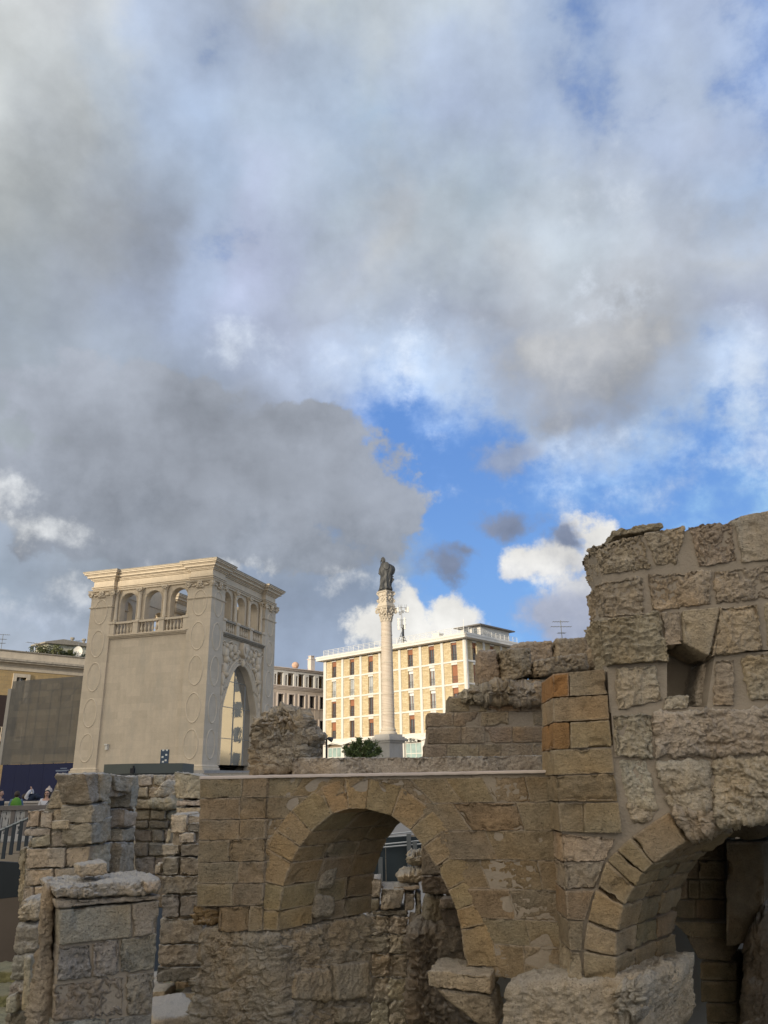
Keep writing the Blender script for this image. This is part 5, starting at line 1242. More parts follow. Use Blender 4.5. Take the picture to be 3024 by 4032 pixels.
for zt, zb in zip(zL[:-1], zL[1:]):
    k = (zL[0]-zb)/(zL[0]-zL[-1]); k2 = (zL[0]-zt)/(zL[0]-zL[-1]); xl = edL[0]+(edL[1]-edL[0])*k; xl2 = edL[0]+(edL[1]-edL[0])*k2
    xr = midring(zb, -1) if zb < crown else crx; xr2 = midring(zt, -1) if zt < crown else crx
    last = zb == zL[-1]
    if last: xl += .22; xl2 = xl
    xc = onS(*c5(566, 600), fA)[0]
    rowblocks(aw, xl, xc, xl2, xc, zb, zt, fA, .26, .5, OCH2, fwd=.03)
    rowblocks(aw, xc, xr, xc, xr2, zb, zt, fA, .24, .5, OCH*.98)
zR = [onS(*c6(500, y), fA)[2] for y in (184, 302, 432, 566, 702, 840, 958, 1112)]
edR = [onS(*p, fA)[0] for p in (c6(664, 185), c6(742, 1112))]
for i, (zt, zb) in enumerate(zip(zR[:-1], zR[1:])):
    k = (zR[0]-zb)/(zR[0]-zR[-1]); k2 = (zR[0]-zt)/(zR[0]-zR[-1]); xr = edR[0]+(edR[1]-edR[0])*k; xr2 = edR[0]+(edR[1]-edR[0])*k2
    xl = midring(zb, 1) if zb < crown else crx; xl2 = midring(zt, 1) if zt < crown else crx
    if i == 6: xl = xl2 = onS(*c6(388, 1000), fA)[0]
    if i == 5: xl = max(xl, onS(*c6(372, 900), fA)[0]-.05)
    rowblocks(aw, xl, xr, xl2, xr2, zb, zt, fA, .28, .62, OCH2*1.03 if i % 2 else OCH2*.98)
AO = np.array(at(*dD(800, 2000), 9.0))
arch_wall, _ = build_thing_mesh(aw, 'arch_wall', 'ashlar', 'ochre block wall pierced by the round arch in the middle of the foreground', 'ruined wall', M['ashlar'], AO)
# mortar body behind the facing
def core_mesh(polys, name, m_, parent, origin):
    b = MB()
    for poly, ext in polys:
        n = len(poly); vs = [tuple(np.asarray(p)-origin) for p in poly]+[tuple(np.asarray(p)+ext-origin) for p in poly]
        b.add(vs, [tuple(range(n)), tuple(reversed(range(n, 2*n)))]+[(i, i+n, (i+1) % n+n, (i+1) % n) for i in range(n)])
    return b.build(name, m_, parent)
def off(p, d): q = np.array(p, float); q[1] += d; return q
rim = [ringpt(t, TH*.55) for t in np.linspace(.05, L_-.05, 30)]
lf = [off(p, .006) for p in rim[:15]]; 
zt_ = zL[0]-.012
polyL = [off(np.array([edL[0]+.03, 9.0, zt_]), .006), off(np.array([edL[1]+.26, 9.0, zL[-1]+.03]), .006), off(np.array([lf[0][0], 9.0, zL[-1]+.03]), .006)]+lf+[off(np.array([lf[-1][0], 9.0, zt_]), .006)]
def pts_between(xa, xb): return [off(p, .006) for p in rim[14:] if xa < p[0] < xb]
def zring(X): return float(np.interp(X, [p[0] for p in rim[14:]], [p[2] for p in rim[14:]]))
XB = 1.0; rA = rim[14:]
A1 = [off(np.array([rA[0][0], 9.0, zt_]), .006)]+pts_between(rA[0][0]-.001, XB)+[off(np.array([XB, fA(XB), zring(XB)]), .006), off(np.array([XB, fA(XB), zt_]), .006)]
zlow = zR[-1]+.02; xm = max(p[0] for p in rA)
XB = min(XB, xm-.02)
A1 = [off(np.array([rA[0][0], 9.0, zt_]), .006)]+[off(p, .006) for p in rA if p[0] < XB]+[off(np.array([XB, fA(XB), zring(XB)]), .006), off(np.array([XB, fA(XB), zt_]), .006)]
low_ = [p for p in rA if p[0] >= XB]
A2 = [off(np.array([XB, fA(XB), zt_]), .02), off(np.array([XB, fA(XB), zring(XB)]), .02)]+[off(p, .02) for p in low_]+([off(np.array([low_[-1][0], fA(low_[-1][0]), zlow]), .012)] if low_[-1][2] > zlow+.02 else [])+[off(np.array([edR[1]-.03, fA(edR[1]), zlow]), .02), off(np.array([edR[0], fA(edR[0]), zt_]), .02)]
core_mesh([(polyL, EA*.95), (A1, EA*.95), (A2, EA*.95)], 'rubble_core', M['mortar'], arch_wall, AO)
# cement fillet along the top
cp = RM(); xs = np.linspace(edL[0]-.0, edR[0]+.02, 70); V = []; 
topz = zL[0]
zf = np.array(at(1500, 3047, 9.46))[2]
for x in xs:
    y0 = fA(x)-.035
    for (yy, z) in ((y0, topz-.02), (y0-.004, topz+.003), (y0+.03, topz+.012), (9.46, zf), (9.7, zf+.01)):
        V.append((x, yy+.01*gnoise(np.array([[x*6, yy*3, z]]))[0], z+.004*gnoise(np.array([[x*9, yy*9, 2.0]]))[0]))
Fq = [[i*5+j, (i+1)*5+j, (i+1)*5+j+1, i*5+j+1] for i in range(len(xs)-1) for j in range(4)]
cp.patch(V, Fq, (.50, .425, .36)); cp.build('mortar_fillet', mat('smooth cement fillet', (.52, .44, .38), .9, .12, 3, .3, 25), arch_wall, origin=AO)
# eroded pier that carries the left springing
ep = RM()
q = [onS(*c5(82, 1700), fA), onS(*c5(655, 1700), fA), onS(*c5(650, 1040), fA), onS(*c5(178, 1010), fA)]
ep.hexa([off(p, -.02) for p in q], EA*1.02, res=.0105, rnd=.08, amp=.058, typ='crust', col=GRB*.86, seed=77)
q = [onS(*c5(150, 1120), fA), onS(*c5(640, 1180), fA), onS(*c5(630, 1025), fA), onS(*c5(190, 1000), fA)]
ep.hexa([off(p, .0) for p in q], EA*.8, res=.018, rnd=.08, amp=.03, typ='rough', col=GRB*.98, seed=33)
q = [onS(*c5(150, 1012), fA), onS(*c5(262, 990), fA), onS(*c5(262, 905), fA), onS(*c5(152, 895), fA)]
ep.hexa([off(p, -.0) for p in q], EA*.3, res=.012, rnd=.03, amp=.035, typ='eroded', col=OCH*np.array((1.0, .9, .75)), seed=51)
ep.build('eroded_pier', M['ruin'], arch_wall, origin=AO)
# patched stones in the soffit and two smoother blocks on the pier's flank
fl = RM()
Pj = onS(*c5(648, 1040), fA)
def onflank(px, py): return onP(px, py, Pj[0]+.01, Pj[1], 40)
for pts, cl, am in (([(940, 1440), (1135, 1405), (1140, 1195), (935, 1215)], GRB, .02), ([(700, 1420), (930, 1440), (930, 1240), (720, 1260)], GRB*.95, .025), ([(960, 1560), (1150, 1560), (1150, 1430), (945, 1455)], GRB*.92, .03)):
    q = [onflank(*c5(*p)) for p in pts]; nv = np.array([math.cos(R(40)), -math.sin(R(40)), 0])
    fl.hexa([p+nv*.09 for p in q], -nv*.25, res=.014, rnd=.04, amp=am, typ='rough', col=cl)
for pts in ([(835, 960), (955, 960), (955, 830), (855, 815)], [(862, 800), (940, 790), (985, 640), (870, 690)], [(900, 640), (1010, 620), (1040, 520), (925, 540)]):
    q = [onflank(*c5(*p)) for p in pts]; nv = np.array([math.cos(R(40)), -math.sin(R(40)), 0]); 
    fl.hexa([p+nv*.05 for p in q], -nv*.25, res=.018, rnd=.05, amp=.02, typ='rough', col=GRB*.8)
fl.build('patch_stone', M['ruin'], arch_wall, origin=AO)
# impost stone
im = RM()
q = [onS(*c6(*p), fA, .30) for p in ((97, 1150), (392, 1190), (390, 1095), (97, 1070))]
im.hexa(q, np.array([.16, .62, 0]), res=.014, rnd=.02, amp=.018, typ='rough', col=GRB*.98, seed=91)
q = [onS(*c6(*p), fA, .28) for p in ((330, 1330), (428, 1340), (385, 1185), (110, 1150))]
im.hexa(q, np.array([.16, .6, 0]), res=.02, rnd=.05, amp=.02, typ='rough', col=GRB*.8, seed=92)
im.build('impost_stone', M['ruin'], arch_wall, origin=AO)
# ------------------------------------------------------------------ stump and parapet on top
sr = RM()
Ys = 9.55
for k_, (pts, am, e_, sd) in enumerate(((((530, 1684), (664, 1668), (668, 1602), (538, 1600)), .05, .8, 13), (((538, 1622), (674, 1618), (680, 1566), (536, 1572)), .065, .7, 14), (((656, 1606), (690, 1594), (686, 1580), (660, 1578)), .03, .3, 17),
        (((534, 1590), (668, 1584), (656, 1532), (536, 1542)), .075, .75, 15), (((550, 1556), (640, 1552), (622, 1519), (566, 1526)), .055, .5, 16))):
    q = [np.array(at(*dD(*p), Ys-(.02, .06, .0, .03, .0)[k_])) for p in pts]
    sr.hexa(q, np.array([.10, e_, 0]), res=.0105, rnd=.09 if k_ != 2 else .04, amp=am, typ='crust', col=GRB*(.92, .88, .9, .96, 1.0)[k_], seed=sd)
so_ = np.array(at(*dD(604, 1675), Ys))
build_thing_mesh(sr, 'masonry_stump', 'stump_core', 'rough eroded lump of masonry standing on the left end of the low parapet', 'ruin fragment', M['ruin'], so_)
pr = RM()
xa = [628, 705, 790, 850, 930, 1040, 1120, 1200]
for a, b in ((628, 912), (908, 1200)):
    q = [np.array(at(*dD(*p), 9.46-(.004 if a > 700 else 0))) for p in ((a, 1677), (b, 1676), (b, 1637-.011*(b-630)), (a, 1637-.011*(a-630)))]
    pr.hexa(q, np.array([0, .42, 0]), res=.0115, rnd=.012, amp=.018, typ='pitted', col=(.47, .405, .325))
build_thing_mesh(pr, 'low_parapet', 'parapet_block', 'low pale pitted stone parapet above the middle arch', 'parapet', stone_mat('pale pitted parapet', top=.5), np.array(at(*dD(900, 1675), 9.46)))
# ------------------------------------------------------------------ stepped wall behind on the right
sw = RM(); YC = 10.8; fC = surf_lin(0, YC, 0.0)
def frow(rm, cv, xl, xr, yt, yb, f, wpx, col, typ, amp, rnd=.012, res=.02, ext=(0, .7, 0), slope=0.0, fwd=0.0):
    x = xl
    while x < xr-20:
        w_ = rng.uniform(*wpx); x2 = min(x+w_, xr)
        if xr-x2 < wpx[0]*.5: x2 = xr
        d0 = slope*(x-xl); d1 = slope*(x2-xl)
        q = Q_([(x+1.5, yb+d0-1), (x2-1.5, yb+d1-1), (x2-1.5, yt+d1+1), (x+1.5, yt+d0+1)], cv, f, fwd+rng.uniform(0, .012))
        rm.hexa(q, np.array(ext), res=res, rnd=rnd, amp=amp, typ=typ, col=jit(col, .12)); x = x2
frow(sw, c2, 1008, 1800, 1178, 1290, fC, (110, 240), BRN, 'ashlar', .012, slope=-.01)
frow(sw, c2, 1030, 1800, 1076, 1177, fC, (130, 290), BRN*.98, 'ashlar', .012, slope=-.015)
frow(sw, c2, 1028, 1800, 988, 1075, fC, (150, 300), BRN*1.02, 'ashlar', .014, slope=-.015)
frow(sw, c2, 1155, 1800, 888, 987, fC, (120, 260), BRN, 'ashlar', .016, slope=-.01)
frow(sw, c2, 1345, 1800, 790, 887, fC, (150, 260), BRN*1.05, 'rough', .02, slope=-.01)
for (a, b_, t, bo, ty) in ((1218, 1330, 850, 950, 'eroded'), (1300, 1440, 812, 930, 'eroded'), (1400, 1560, 790, 945, 'eroded'), (1520, 1700, 800, 955, 'eroded'), (1640, 1800, 790, 950, 'eroded'), (1260, 1345, 835, 880, 'rough')):
    q = Q_([(a, bo), (b_, bo), (b_, t), (a, t+12)], c2, fC, .10+rng.uniform(0, .06)); sw.hexa(q, np.array([0, .5, 0]), res=.016, rnd=.09, amp=.05, typ=ty, col=jit(GRB*.88, .08))
for pts, fw_, ty, am in (([(110, 1025), (232, 1000), (216, 815), (106, 818)], .0, 'rough', .028), ([(236, 1002), (405, 965), (402, 806), (220, 818)], .04, 'pitted', .03), ([(408, 978), (712, 928), (702, 832), (404, 872)], .06, 'pitted', .028)):
    sw.hexa(Q_(pts, c3, fC, fw_), np.array([0, .5, 0]), res=.016, rnd=.05, amp=am, typ=ty, col=jit(GRB*.92, .06))
fC2 = surf_lin(0, 11.5, 0.0)
for pts in ([(285, 930), (520, 915), (515, 762), (290, 790)], [(520, 915), (745, 900), (742, 742), (518, 762)]): sw.hexa(Q_(pts, c3, fC2), np.array([0, .6, 0]), res=.018, rnd=.06, amp=.03, typ='rough', col=jit(GRB*.95, .05))
sw.hexa(Q_([(722, 932), (860, 930), (850, 775), (720, 790)], c3, surf_lin(0, 10.95, 0)), np.array([0, .6, 0]), res=.018, rnd=.06, amp=.03, typ='rough', col=jit(GRB*.9, .05))
sw.hexa(Q_([(400, 1080), (860, 1060), (860, 920), (400, 960)], c3, fC, -.15), np.array([0, .5, 0]), res=.03, rnd=.03, amp=.02, typ='rough', col=GRB*.7)
stw, _ = build_thing_mesh(sw, 'stepped_wall', 'stonework', 'brown block wall rising in steps behind the low parapet on the right', 'ruined wall', M['ruin'], np.array(at(*dD(1100, 1640), YC)))
core_mesh([([onS(*c2(*p), fC, -.012) for p in ((1016, 1288), (1016, 1184), (1038, 1084), (1038, 996), (1162, 990), (1162, 896), (1352, 888), (1352, 797), (1800, 792), (1800, 1288))], np.array([0, .5, 0]))], 'rubble_core', M['mortar'], stw, np.array(at(*dD(1100, 1640), YC)))
# ------------------------------------------------------------------ great right-hand wall with the second arch
bw = RM(); pw_ = RM()
EB = np.array([math.sin(R(40)), math.cos(R(40)), 0])*1.5
e5 = np.array([.1, .7, 0])
def BQ(pts, cv=c3, fwd=.045, typ='rough', amp=.030, rnd=.016, col=GRB, ext=e5, res=.0098, rm=None, seed=None, sh=0.0):
    (rm or bw).hexa(Q_(pts, cv, fB, fwd), ext, res=res, rnd=rnd, amp=amp, typ=typ, col=jit(col, .05), seed=seed)
ex0 = np.array([.02, .62, 0])
BQ([(772, 428), (1038, 392), (1000, 195), (712, 268)], typ='pitted', amp=.04, ext=ex0)
BQ([(1060, 378), (1180, 372), (1226, 152), (1000, 196)], typ='pitted', amp=.022, ext=ex0, rnd=.03)
BQ([(832, 226), (1115, 168), (1092, 142), (836, 182)], fwd=-.10, typ='layered', amp=.028, ext=ex0, col=GRB*.85)
BQ([(1292, 386), (1506, 350), (1474, 138), (1242, 160)], typ='pitted', amp=.034, ext=ex0)
BQ([(1522, 358), (1790, 335), (1790, 60), (1480, 113)], typ='ashlar', amp=.012, rnd=.015, ext=ex0)
BQ([(778, 652), (1006, 636), (1000, 430), (748, 466)], typ='layered', amp=.034, ext=ex0, col=GRB*.97)
BQ([(1040, 620), (1366, 582), (1354, 400), (1012, 412)], typ='pitted', amp=.030, ext=ex0)
BQ([(1384, 582), (1800, 540), (1800, 345), (1368, 400)], typ='pitted', amp=.036, ext=ex0)
BQ([(806, 912), (1142, 884), (1088, 622), (738, 658)], fwd=.10, typ='layered', amp=.04, ext=ex0)
BQ([(1112, 806), (1206, 796), (1196, 612), (1094, 626)], fwd=.06, typ='rough', amp=.02, ext=ex0)
BQ([(1214, 790), (1348, 864), (1408, 592), (1204, 613)], fwd=.07, typ='ashlar', amp=.014, rnd=.02, ext=ex0)
BQ([(1352, 866), (1652, 824), (1612, 572), (1412, 592)], fwd=.07, typ='rough', amp=.032, ext=ex0, seed=5)
BQ([(1660, 826), (1800, 810), (1800, 545), (1636, 572)], fwd=.03, typ='rough', amp=.02, ext=ex0)
BQ([(828, 1152), (856, 1152), (850, 916), (796, 926)], fwd=.0, typ='rough', amp=.02, ext=ex0)
BQ([(858, 1152), (1108, 1096), (1060, 906), (850, 918)], typ='rough', amp=.03, ext=ex0, col=PALE*.88)
BQ([(1100, 1146), (1246, 1140), (1236, 1064), (1108, 1066)], typ='rough', amp=.02, ext=ex0, col=PALE*.85)
BQ([(1262, 1130), (1372, 1130), (1376, 868), (1310, 900)], fwd=-.16, typ='rough', amp=.03, ext=ex0, col=PALE*.85)
BQ([(1366, 1128), (1480, 1122), (1488, 872), (1378, 878)], typ='layered', amp=.022, ext=ex0)
BQ([(1578, 1098), (1800, 1090), (1800, 835), (1508, 862)], typ='rough', amp=.03, ext=ex0)
BQ([(850, 1396), (1052, 1402), (1052, 1162), (828, 1168)], fwd=.06, typ='rough', amp=.045, ext=ex0, col=PALE*.84)
BQ([(1060, 1404), (1800, 1372), (1800, 1112), (1056, 1160)], fwd=.06, typ='crust', amp=.034, rnd=.03, ext=ex0, col=PALE*.80, seed=18)
BQ([(1004, 322), (1168, 350), (1112, 104), (968, 96)], c6, .035, 'rough', .034, .05, PALE*.80, ex0)
BQ([(1048, 414), (1130, 392), (1166, 330), (992, 290)], c6, .035, 'rough', .03, .05, PALE*.80, ex0)
BQ([(1206, 348), (1402, 430), (1392, 98), (1120, 112)], c6, .06, 'crust', .036, .05, PALE*.82, EB*.5, seed=24)
BQ([(1400, 424), (1860, 372), (1860, 70), (1388, 96)], c6, .05, 'crust', .036, .06, PALE*.82, EB*.9, seed=29)
BQ([(1286, 472), (1398, 446), (1398, 340), (1212, 330)], c6, .07, 'crust', .045, .04, PALE*.82, EB*.3)
BQ([(1330, 470), (1372, 466), (1372, 380), (1312, 380)], c6, .06, 'crust', .035, .04, PALE*.82, EB*.2)
for (yt, yb) in ((40, 335), (340, 540), (545, 810), (815, 1095), (1100, 1372)):
    for (xa_, xb_) in ((1806, 2080), (2084, 2400)): BQ([(xa_, yb), (xb_, yb-12), (xb_, yt-12), (xa_, yt)], typ='rough' if yt > 300 else 'ashlar', amp=.028 if yt > 300 else .012, ext=ex0, res=.03)
BQ([(1866, 372), (2400, 360), (2400, 70), (1864, 70)], c6, .05, 'rough', .03, .05, PALE*.8, EB*.9, res=.03)
BO = np.array(at(*dD(1400, 1700), 8.1))
big_wall, _ = build_thing_mesh(bw, 'great_ruin_wall', 'rough_masonry', 'tall rough wall of big pitted blocks with a square socket hole on the right', 'ruined wall', M['ruin'], BO)
# facing pilaster and arch ring
pil = [([(602, 1073), (803, 1062), (788, 927), (598, 945)], c3, OCH*1.12), ([(511, 1078), (600, 1073), (596, 945), (510, 955)], c3, OCH*np.array((1.15, .86, .6))), ([(513, 1212), (812, 1195), (805, 1066), (511, 1081)], c3, OCH*1.1), ([(606, 1352), (828, 1343), (812, 1198), (604, 1212)], c3, OCH*1.08), ([(514, 1355), (603, 1352), (601, 1212), (513, 1215)], c3, OCH*np.array((1.1, .85, .6))),
       ([(680, 178), (955, 168), (945, 52), (675, 60)], c6, OCH*1.1), ([(693, 300), (972, 300), (957, 171), (683, 181)], c6, OCH2*1.02), ([(708, 438), (812, 440), (812, 304), (695, 304)], c6, OCH2*1.05), ([(815, 441), (992, 445), (972, 302), (815, 304)], c6, OCH*1.12),
       ([(722, 580), (912, 570), (962, 468), (712, 442)], c6, GRB*1.0), ([(728, 705), (866, 700), (908, 575), (724, 585)], c6, GRB*.92), ([(738, 840), (818, 845), (862, 708), (730, 709)], c6, OCH2), ([(750, 980), (804, 985), (814, 848), (740, 845)], c6, OCH2), ([(745, 1120), (806, 1110), (802, 990), (754, 985)], c6, GRB*.95)]
for i, (pts, cv, cl) in enumerate(pil):
    ty = 'rough' if i in (9, 10, 13) else ('layered' if i == 6 else 'ashlar')
    pw_.hexa(Q_(pts, cv, fB, (.075 if i == 8 else .045)+.0), np.array([.02, .75, 0]), res=.014, rnd=.006, amp=.022 if ty == 'rough' else .011, typ=ty, col=jit(cl, .05))
vs_ = [[(1135, 585), (1280, 485), (1195, 350), (1030, 460)], [(1086, 626), (1134, 586), (1028, 463), (962, 524)], [(1050, 690), (1085, 628), (960, 527), (917, 570)], [(1000, 775), (1048, 692), (915, 573), (878, 686)], [(970, 893), (999, 778), (866, 700), (828, 846)], [(962, 1012), (970, 896), (826, 850), (811, 978)], [(954, 1140), (962, 1015), (809, 984), (812, 1120)]]
for v in vs_:
    q = Q_([v[0], v[1], v[2], v[3]], c6, fB, .055); fw = np.array([0, 0, 0])
    cl = jit(OCH*1.04, .07)
    pw_.hexa(q, EB*.30, res=.014, rnd=.014, amp=.014, typ='ashlar', col=cl)
    for d0, d1 in ((.31, .65), (.655, 1.0)): pw_.hexa([p+EB*d0 for p in q], EB*(d1-d0), res=.03, rnd=.02, amp=.02, typ='rough', col=jit(OCH*.9, .1))
pw_.build('facing_and_arch_ring', M['ashlar'], big_wall, origin=BO)
# core of the big wall, with the socket left open
pm_ = lambda pts, cv, d: [onS(*cv(*p), fB, -d) for p in pts]
cores = [(pm_([(775, 660), (770, 440), (735, 300), (1000, 215), (1235, 190), (2395, 60), (2395, 800), (1360, 835), (1215, 770), (1120, 800), (810, 890)], c3, -.016), ex0*.8),
         (pm_([(815, 1160), (800, 900), (1120, 840), (1120, 1100), (1235, 1150)], c3, -.01), ex0*.8), (pm_([(1330, 1150), (1375, 850), (2395, 790), (2395, 1160)], c3, -.01), ex0*.8),
         (pm_([(900, 1300), (900, 660), (1600, 660), (1600, 1300)], c3, .56), np.array([0, .2, 0])),
         (pm_([(820, 1130), (2395, 1130), (2395, 1370), (840, 1400)], c3, -.02), ex0*.8)]
cores.append((pm_([(950, 40), (2395, 40), (2395, 340), (1400, 400), (1230, 430), (1050, 470), (940, 560), (880, 700), (835, 850), (820, 1120), (760, 1110), (735, 700), (700, 300), (690, 60)], c6, -.008), EB*.9))
cores.append((pm_([(525, 1050), (780, 1035), (775, 945), (520, 970)], c3, .02), np.array([0, .5, 0])))
core_mesh(cores, 'mortar_bed', M['mortar'], big_wall, BO)
# pale rough base below the springing, and the rounded corbel
lb = RM()
lb.hexa(Q_([(418, 1480), (1080, 1480), (1105, 1085), (425, 1105)], c6, fB, .10), EB*.9, res=.015, rnd=.10, amp=.034, typ='rough', col=PALE*.80, seed=41)
lb.hexa(Q_([(930, 1330), (1090, 1320), (1110, 1085), (950, 1130)], c6, fB, .12), EB*.5, res=.016, rnd=.08, amp=.04, typ='eroded', col=PALE*.8, seed=42)
lb.build('rough_base', M['ruin'], big_wall, origin=BO)
cb = RM()
q = [onS(*c7(*p), fB, -.35) for p in ((420, 2110), (620, 2010), (770, 1600), (440, 1570))]
cb.hexa(q, np.array([.35, .5, 0]), res=.02, rnd=.2, amp=.02, typ='rough', col=PALE*.95, seed=60)
cb.build('rounded_corbel', M['ruin'], big_wall, origin=BO)
# dark chamber behind the second arch
dc = RM(); fD = surf_lin(2.5, 10.6, 0.25)
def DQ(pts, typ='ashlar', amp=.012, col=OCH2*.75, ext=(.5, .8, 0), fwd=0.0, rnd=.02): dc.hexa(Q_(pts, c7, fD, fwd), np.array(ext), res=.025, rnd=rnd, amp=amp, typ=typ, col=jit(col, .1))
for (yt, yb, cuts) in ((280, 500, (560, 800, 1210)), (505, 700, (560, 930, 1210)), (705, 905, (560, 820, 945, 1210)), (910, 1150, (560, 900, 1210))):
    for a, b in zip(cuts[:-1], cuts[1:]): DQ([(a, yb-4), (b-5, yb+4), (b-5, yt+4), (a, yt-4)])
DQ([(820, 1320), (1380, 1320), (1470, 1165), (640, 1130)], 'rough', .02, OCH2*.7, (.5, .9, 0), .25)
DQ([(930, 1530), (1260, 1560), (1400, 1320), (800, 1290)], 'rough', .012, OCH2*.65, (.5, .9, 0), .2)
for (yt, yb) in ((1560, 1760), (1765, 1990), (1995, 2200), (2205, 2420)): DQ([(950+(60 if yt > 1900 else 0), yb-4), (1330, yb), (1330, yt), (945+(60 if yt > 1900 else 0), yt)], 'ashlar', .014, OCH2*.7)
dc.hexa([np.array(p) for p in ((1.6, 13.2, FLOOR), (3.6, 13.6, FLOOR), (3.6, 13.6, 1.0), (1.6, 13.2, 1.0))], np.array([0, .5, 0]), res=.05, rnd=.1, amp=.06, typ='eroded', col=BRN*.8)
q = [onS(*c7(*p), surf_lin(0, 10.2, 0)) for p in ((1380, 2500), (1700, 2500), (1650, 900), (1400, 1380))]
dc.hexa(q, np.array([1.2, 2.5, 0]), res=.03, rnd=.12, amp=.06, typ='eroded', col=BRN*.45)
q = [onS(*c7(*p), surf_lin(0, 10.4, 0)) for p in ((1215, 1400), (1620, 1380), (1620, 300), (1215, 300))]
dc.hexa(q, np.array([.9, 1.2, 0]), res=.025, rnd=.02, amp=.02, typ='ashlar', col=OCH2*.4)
dc.hexa([np.array(p) for p in ((1.9, 9.0, .95), (5.5, 9.0, .95), (5.5, 9.0, 1.25), (1.9, 9.0, 1.25))], np.array([0, 4.8, 0]), res=.07, rnd=.1, amp=.05, typ='rough', col=OCH2*.4)  # roof slab added so the chamber stays dark, its colour lowered too
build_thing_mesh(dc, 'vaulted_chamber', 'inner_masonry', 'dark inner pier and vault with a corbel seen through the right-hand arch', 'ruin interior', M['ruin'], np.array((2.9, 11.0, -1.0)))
# ------------------------------------------------------------------ ruins seen through the middle arch
fT = surf_lin(0, 11.9, 0)
ta = RM()
def TQ(rm, pts, f=fT, typ='rough', amp=.02, rnd=.022, col=PALE*1.12, ext=(0, .6, 0), fwd=0.0, res=.018): rm.hexa(Q_(pts, c8, f, fwd), np.array(ext), res=res, rnd=rnd, amp=amp, typ=typ, col=jit(col, .07))
yy = [1150, 1330, 1520, 1760, 1990, 2230, 2450]
for i, (a, b) in enumerate(zip(yy[:-1], yy[1:])):
    s0 = rng.uniform(-12, 12); mid = 330+rng.uniform(-70, 60)*(i % 3 > 0)
    TQ(ta, [(90+s0, b+9), (mid+4, b+9), (mid+4, a-9), (95+s0, a-9)], typ='layered', amp=.042, col=PALE*1.22, rnd=.02); TQ(ta, [(mid-4, b+9), (508+s0, b+9), (516+s0, a-9), (mid-4, a-9)], typ='layered', amp=.042, col=PALE*1.22, rnd=.02)
TQ(ta, [(160, 1148), (530, 1148), (500, 1080), (160, 1090)], typ='rough', amp=.02, col=PALE*.9)
TQ(ta, [(250, 1090), (455, 1080), (482, 880), (258, 866)], amp=.03, col=PALE*1.05, fwd=.06); TQ(ta, [(120, 970), (240, 968), (256, 770), (120, 775)], amp=.02, col=PALE*1.05)
TQ(ta, [(120, 1110), (235, 1105), (235, 975), (120, 975)], amp=.02, col=PALE*.95)
TQ(ta, [(484, 1108), (575, 1080), (585, 925), (486, 905)], typ='layered', amp=.02, col=PALE*.95); TQ(ta, [(380, 905), (635, 885), (635, 846), (372, 850)], amp=.015, rnd=.02, col=PALE*1.05)
TQ(ta, [(585, 1200), (655, 1190), (660, 930), (600, 900)], typ='rough', amp=.03, col=GRB*.8)
TQ(ta, [(100, 2440), (505, 2440), (512, 1160), (105, 1160)], typ='layered', amp=.03, col=PALE*1.15, fwd=-.05)
bro, _ = build_thing_mesh(ta, 'pale_ruin_stack', 'stonework', 'pale crumbling stack of thin layered stone seen through the middle arch', 'ruined wall', M['ruin_pale'], np.array(at(1530, 3900, 11.9)))
for pts, nm, lb_ in (([(398, 850), (690, 848), (690, 660), (420, 700)], 'boulder', 'large pale boulder lying on the layered stack seen through the arch'), ([(486, 672), (700, 675), (700, 470), (500, 500)], 'boulder', 'knobbly pale boulder balanced on top of another boulder behind the arch')):
    b_ = RM(); TQ(b_, pts, typ='rough' if pts[0][0] < 450 else 'pitted', amp=.06, rnd=.09, col=PALE*1.15, res=.012); o = b_.build(nm, M['ruin_pale'], None, origin=np.array(onS(*c8(*pts[0]), fT))); tag(o, lb_, 'boulder', 'boulders behind the middle arch')
dk = RM(); fT2 = surf_lin(0, 11.2, 0)
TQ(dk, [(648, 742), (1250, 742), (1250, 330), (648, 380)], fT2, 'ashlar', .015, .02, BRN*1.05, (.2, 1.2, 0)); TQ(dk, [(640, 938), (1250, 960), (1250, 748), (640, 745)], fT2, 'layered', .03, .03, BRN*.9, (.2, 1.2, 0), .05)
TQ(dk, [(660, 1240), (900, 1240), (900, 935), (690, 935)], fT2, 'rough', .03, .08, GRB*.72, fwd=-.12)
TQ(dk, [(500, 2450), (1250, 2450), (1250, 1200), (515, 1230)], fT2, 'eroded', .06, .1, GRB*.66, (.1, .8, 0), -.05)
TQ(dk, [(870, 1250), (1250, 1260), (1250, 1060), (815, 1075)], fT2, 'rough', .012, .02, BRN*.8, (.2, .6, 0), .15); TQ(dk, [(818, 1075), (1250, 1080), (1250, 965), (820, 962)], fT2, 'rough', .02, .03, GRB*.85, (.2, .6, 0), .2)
build_thing_mesh(dk, 'shaded_inner_wall', 'stonework', 'dark rough inner wall with a small corbel right of the pale stack in the arch', 'ruined wall', M['ruin'], np.array(at(1700, 3900, 11.2)))
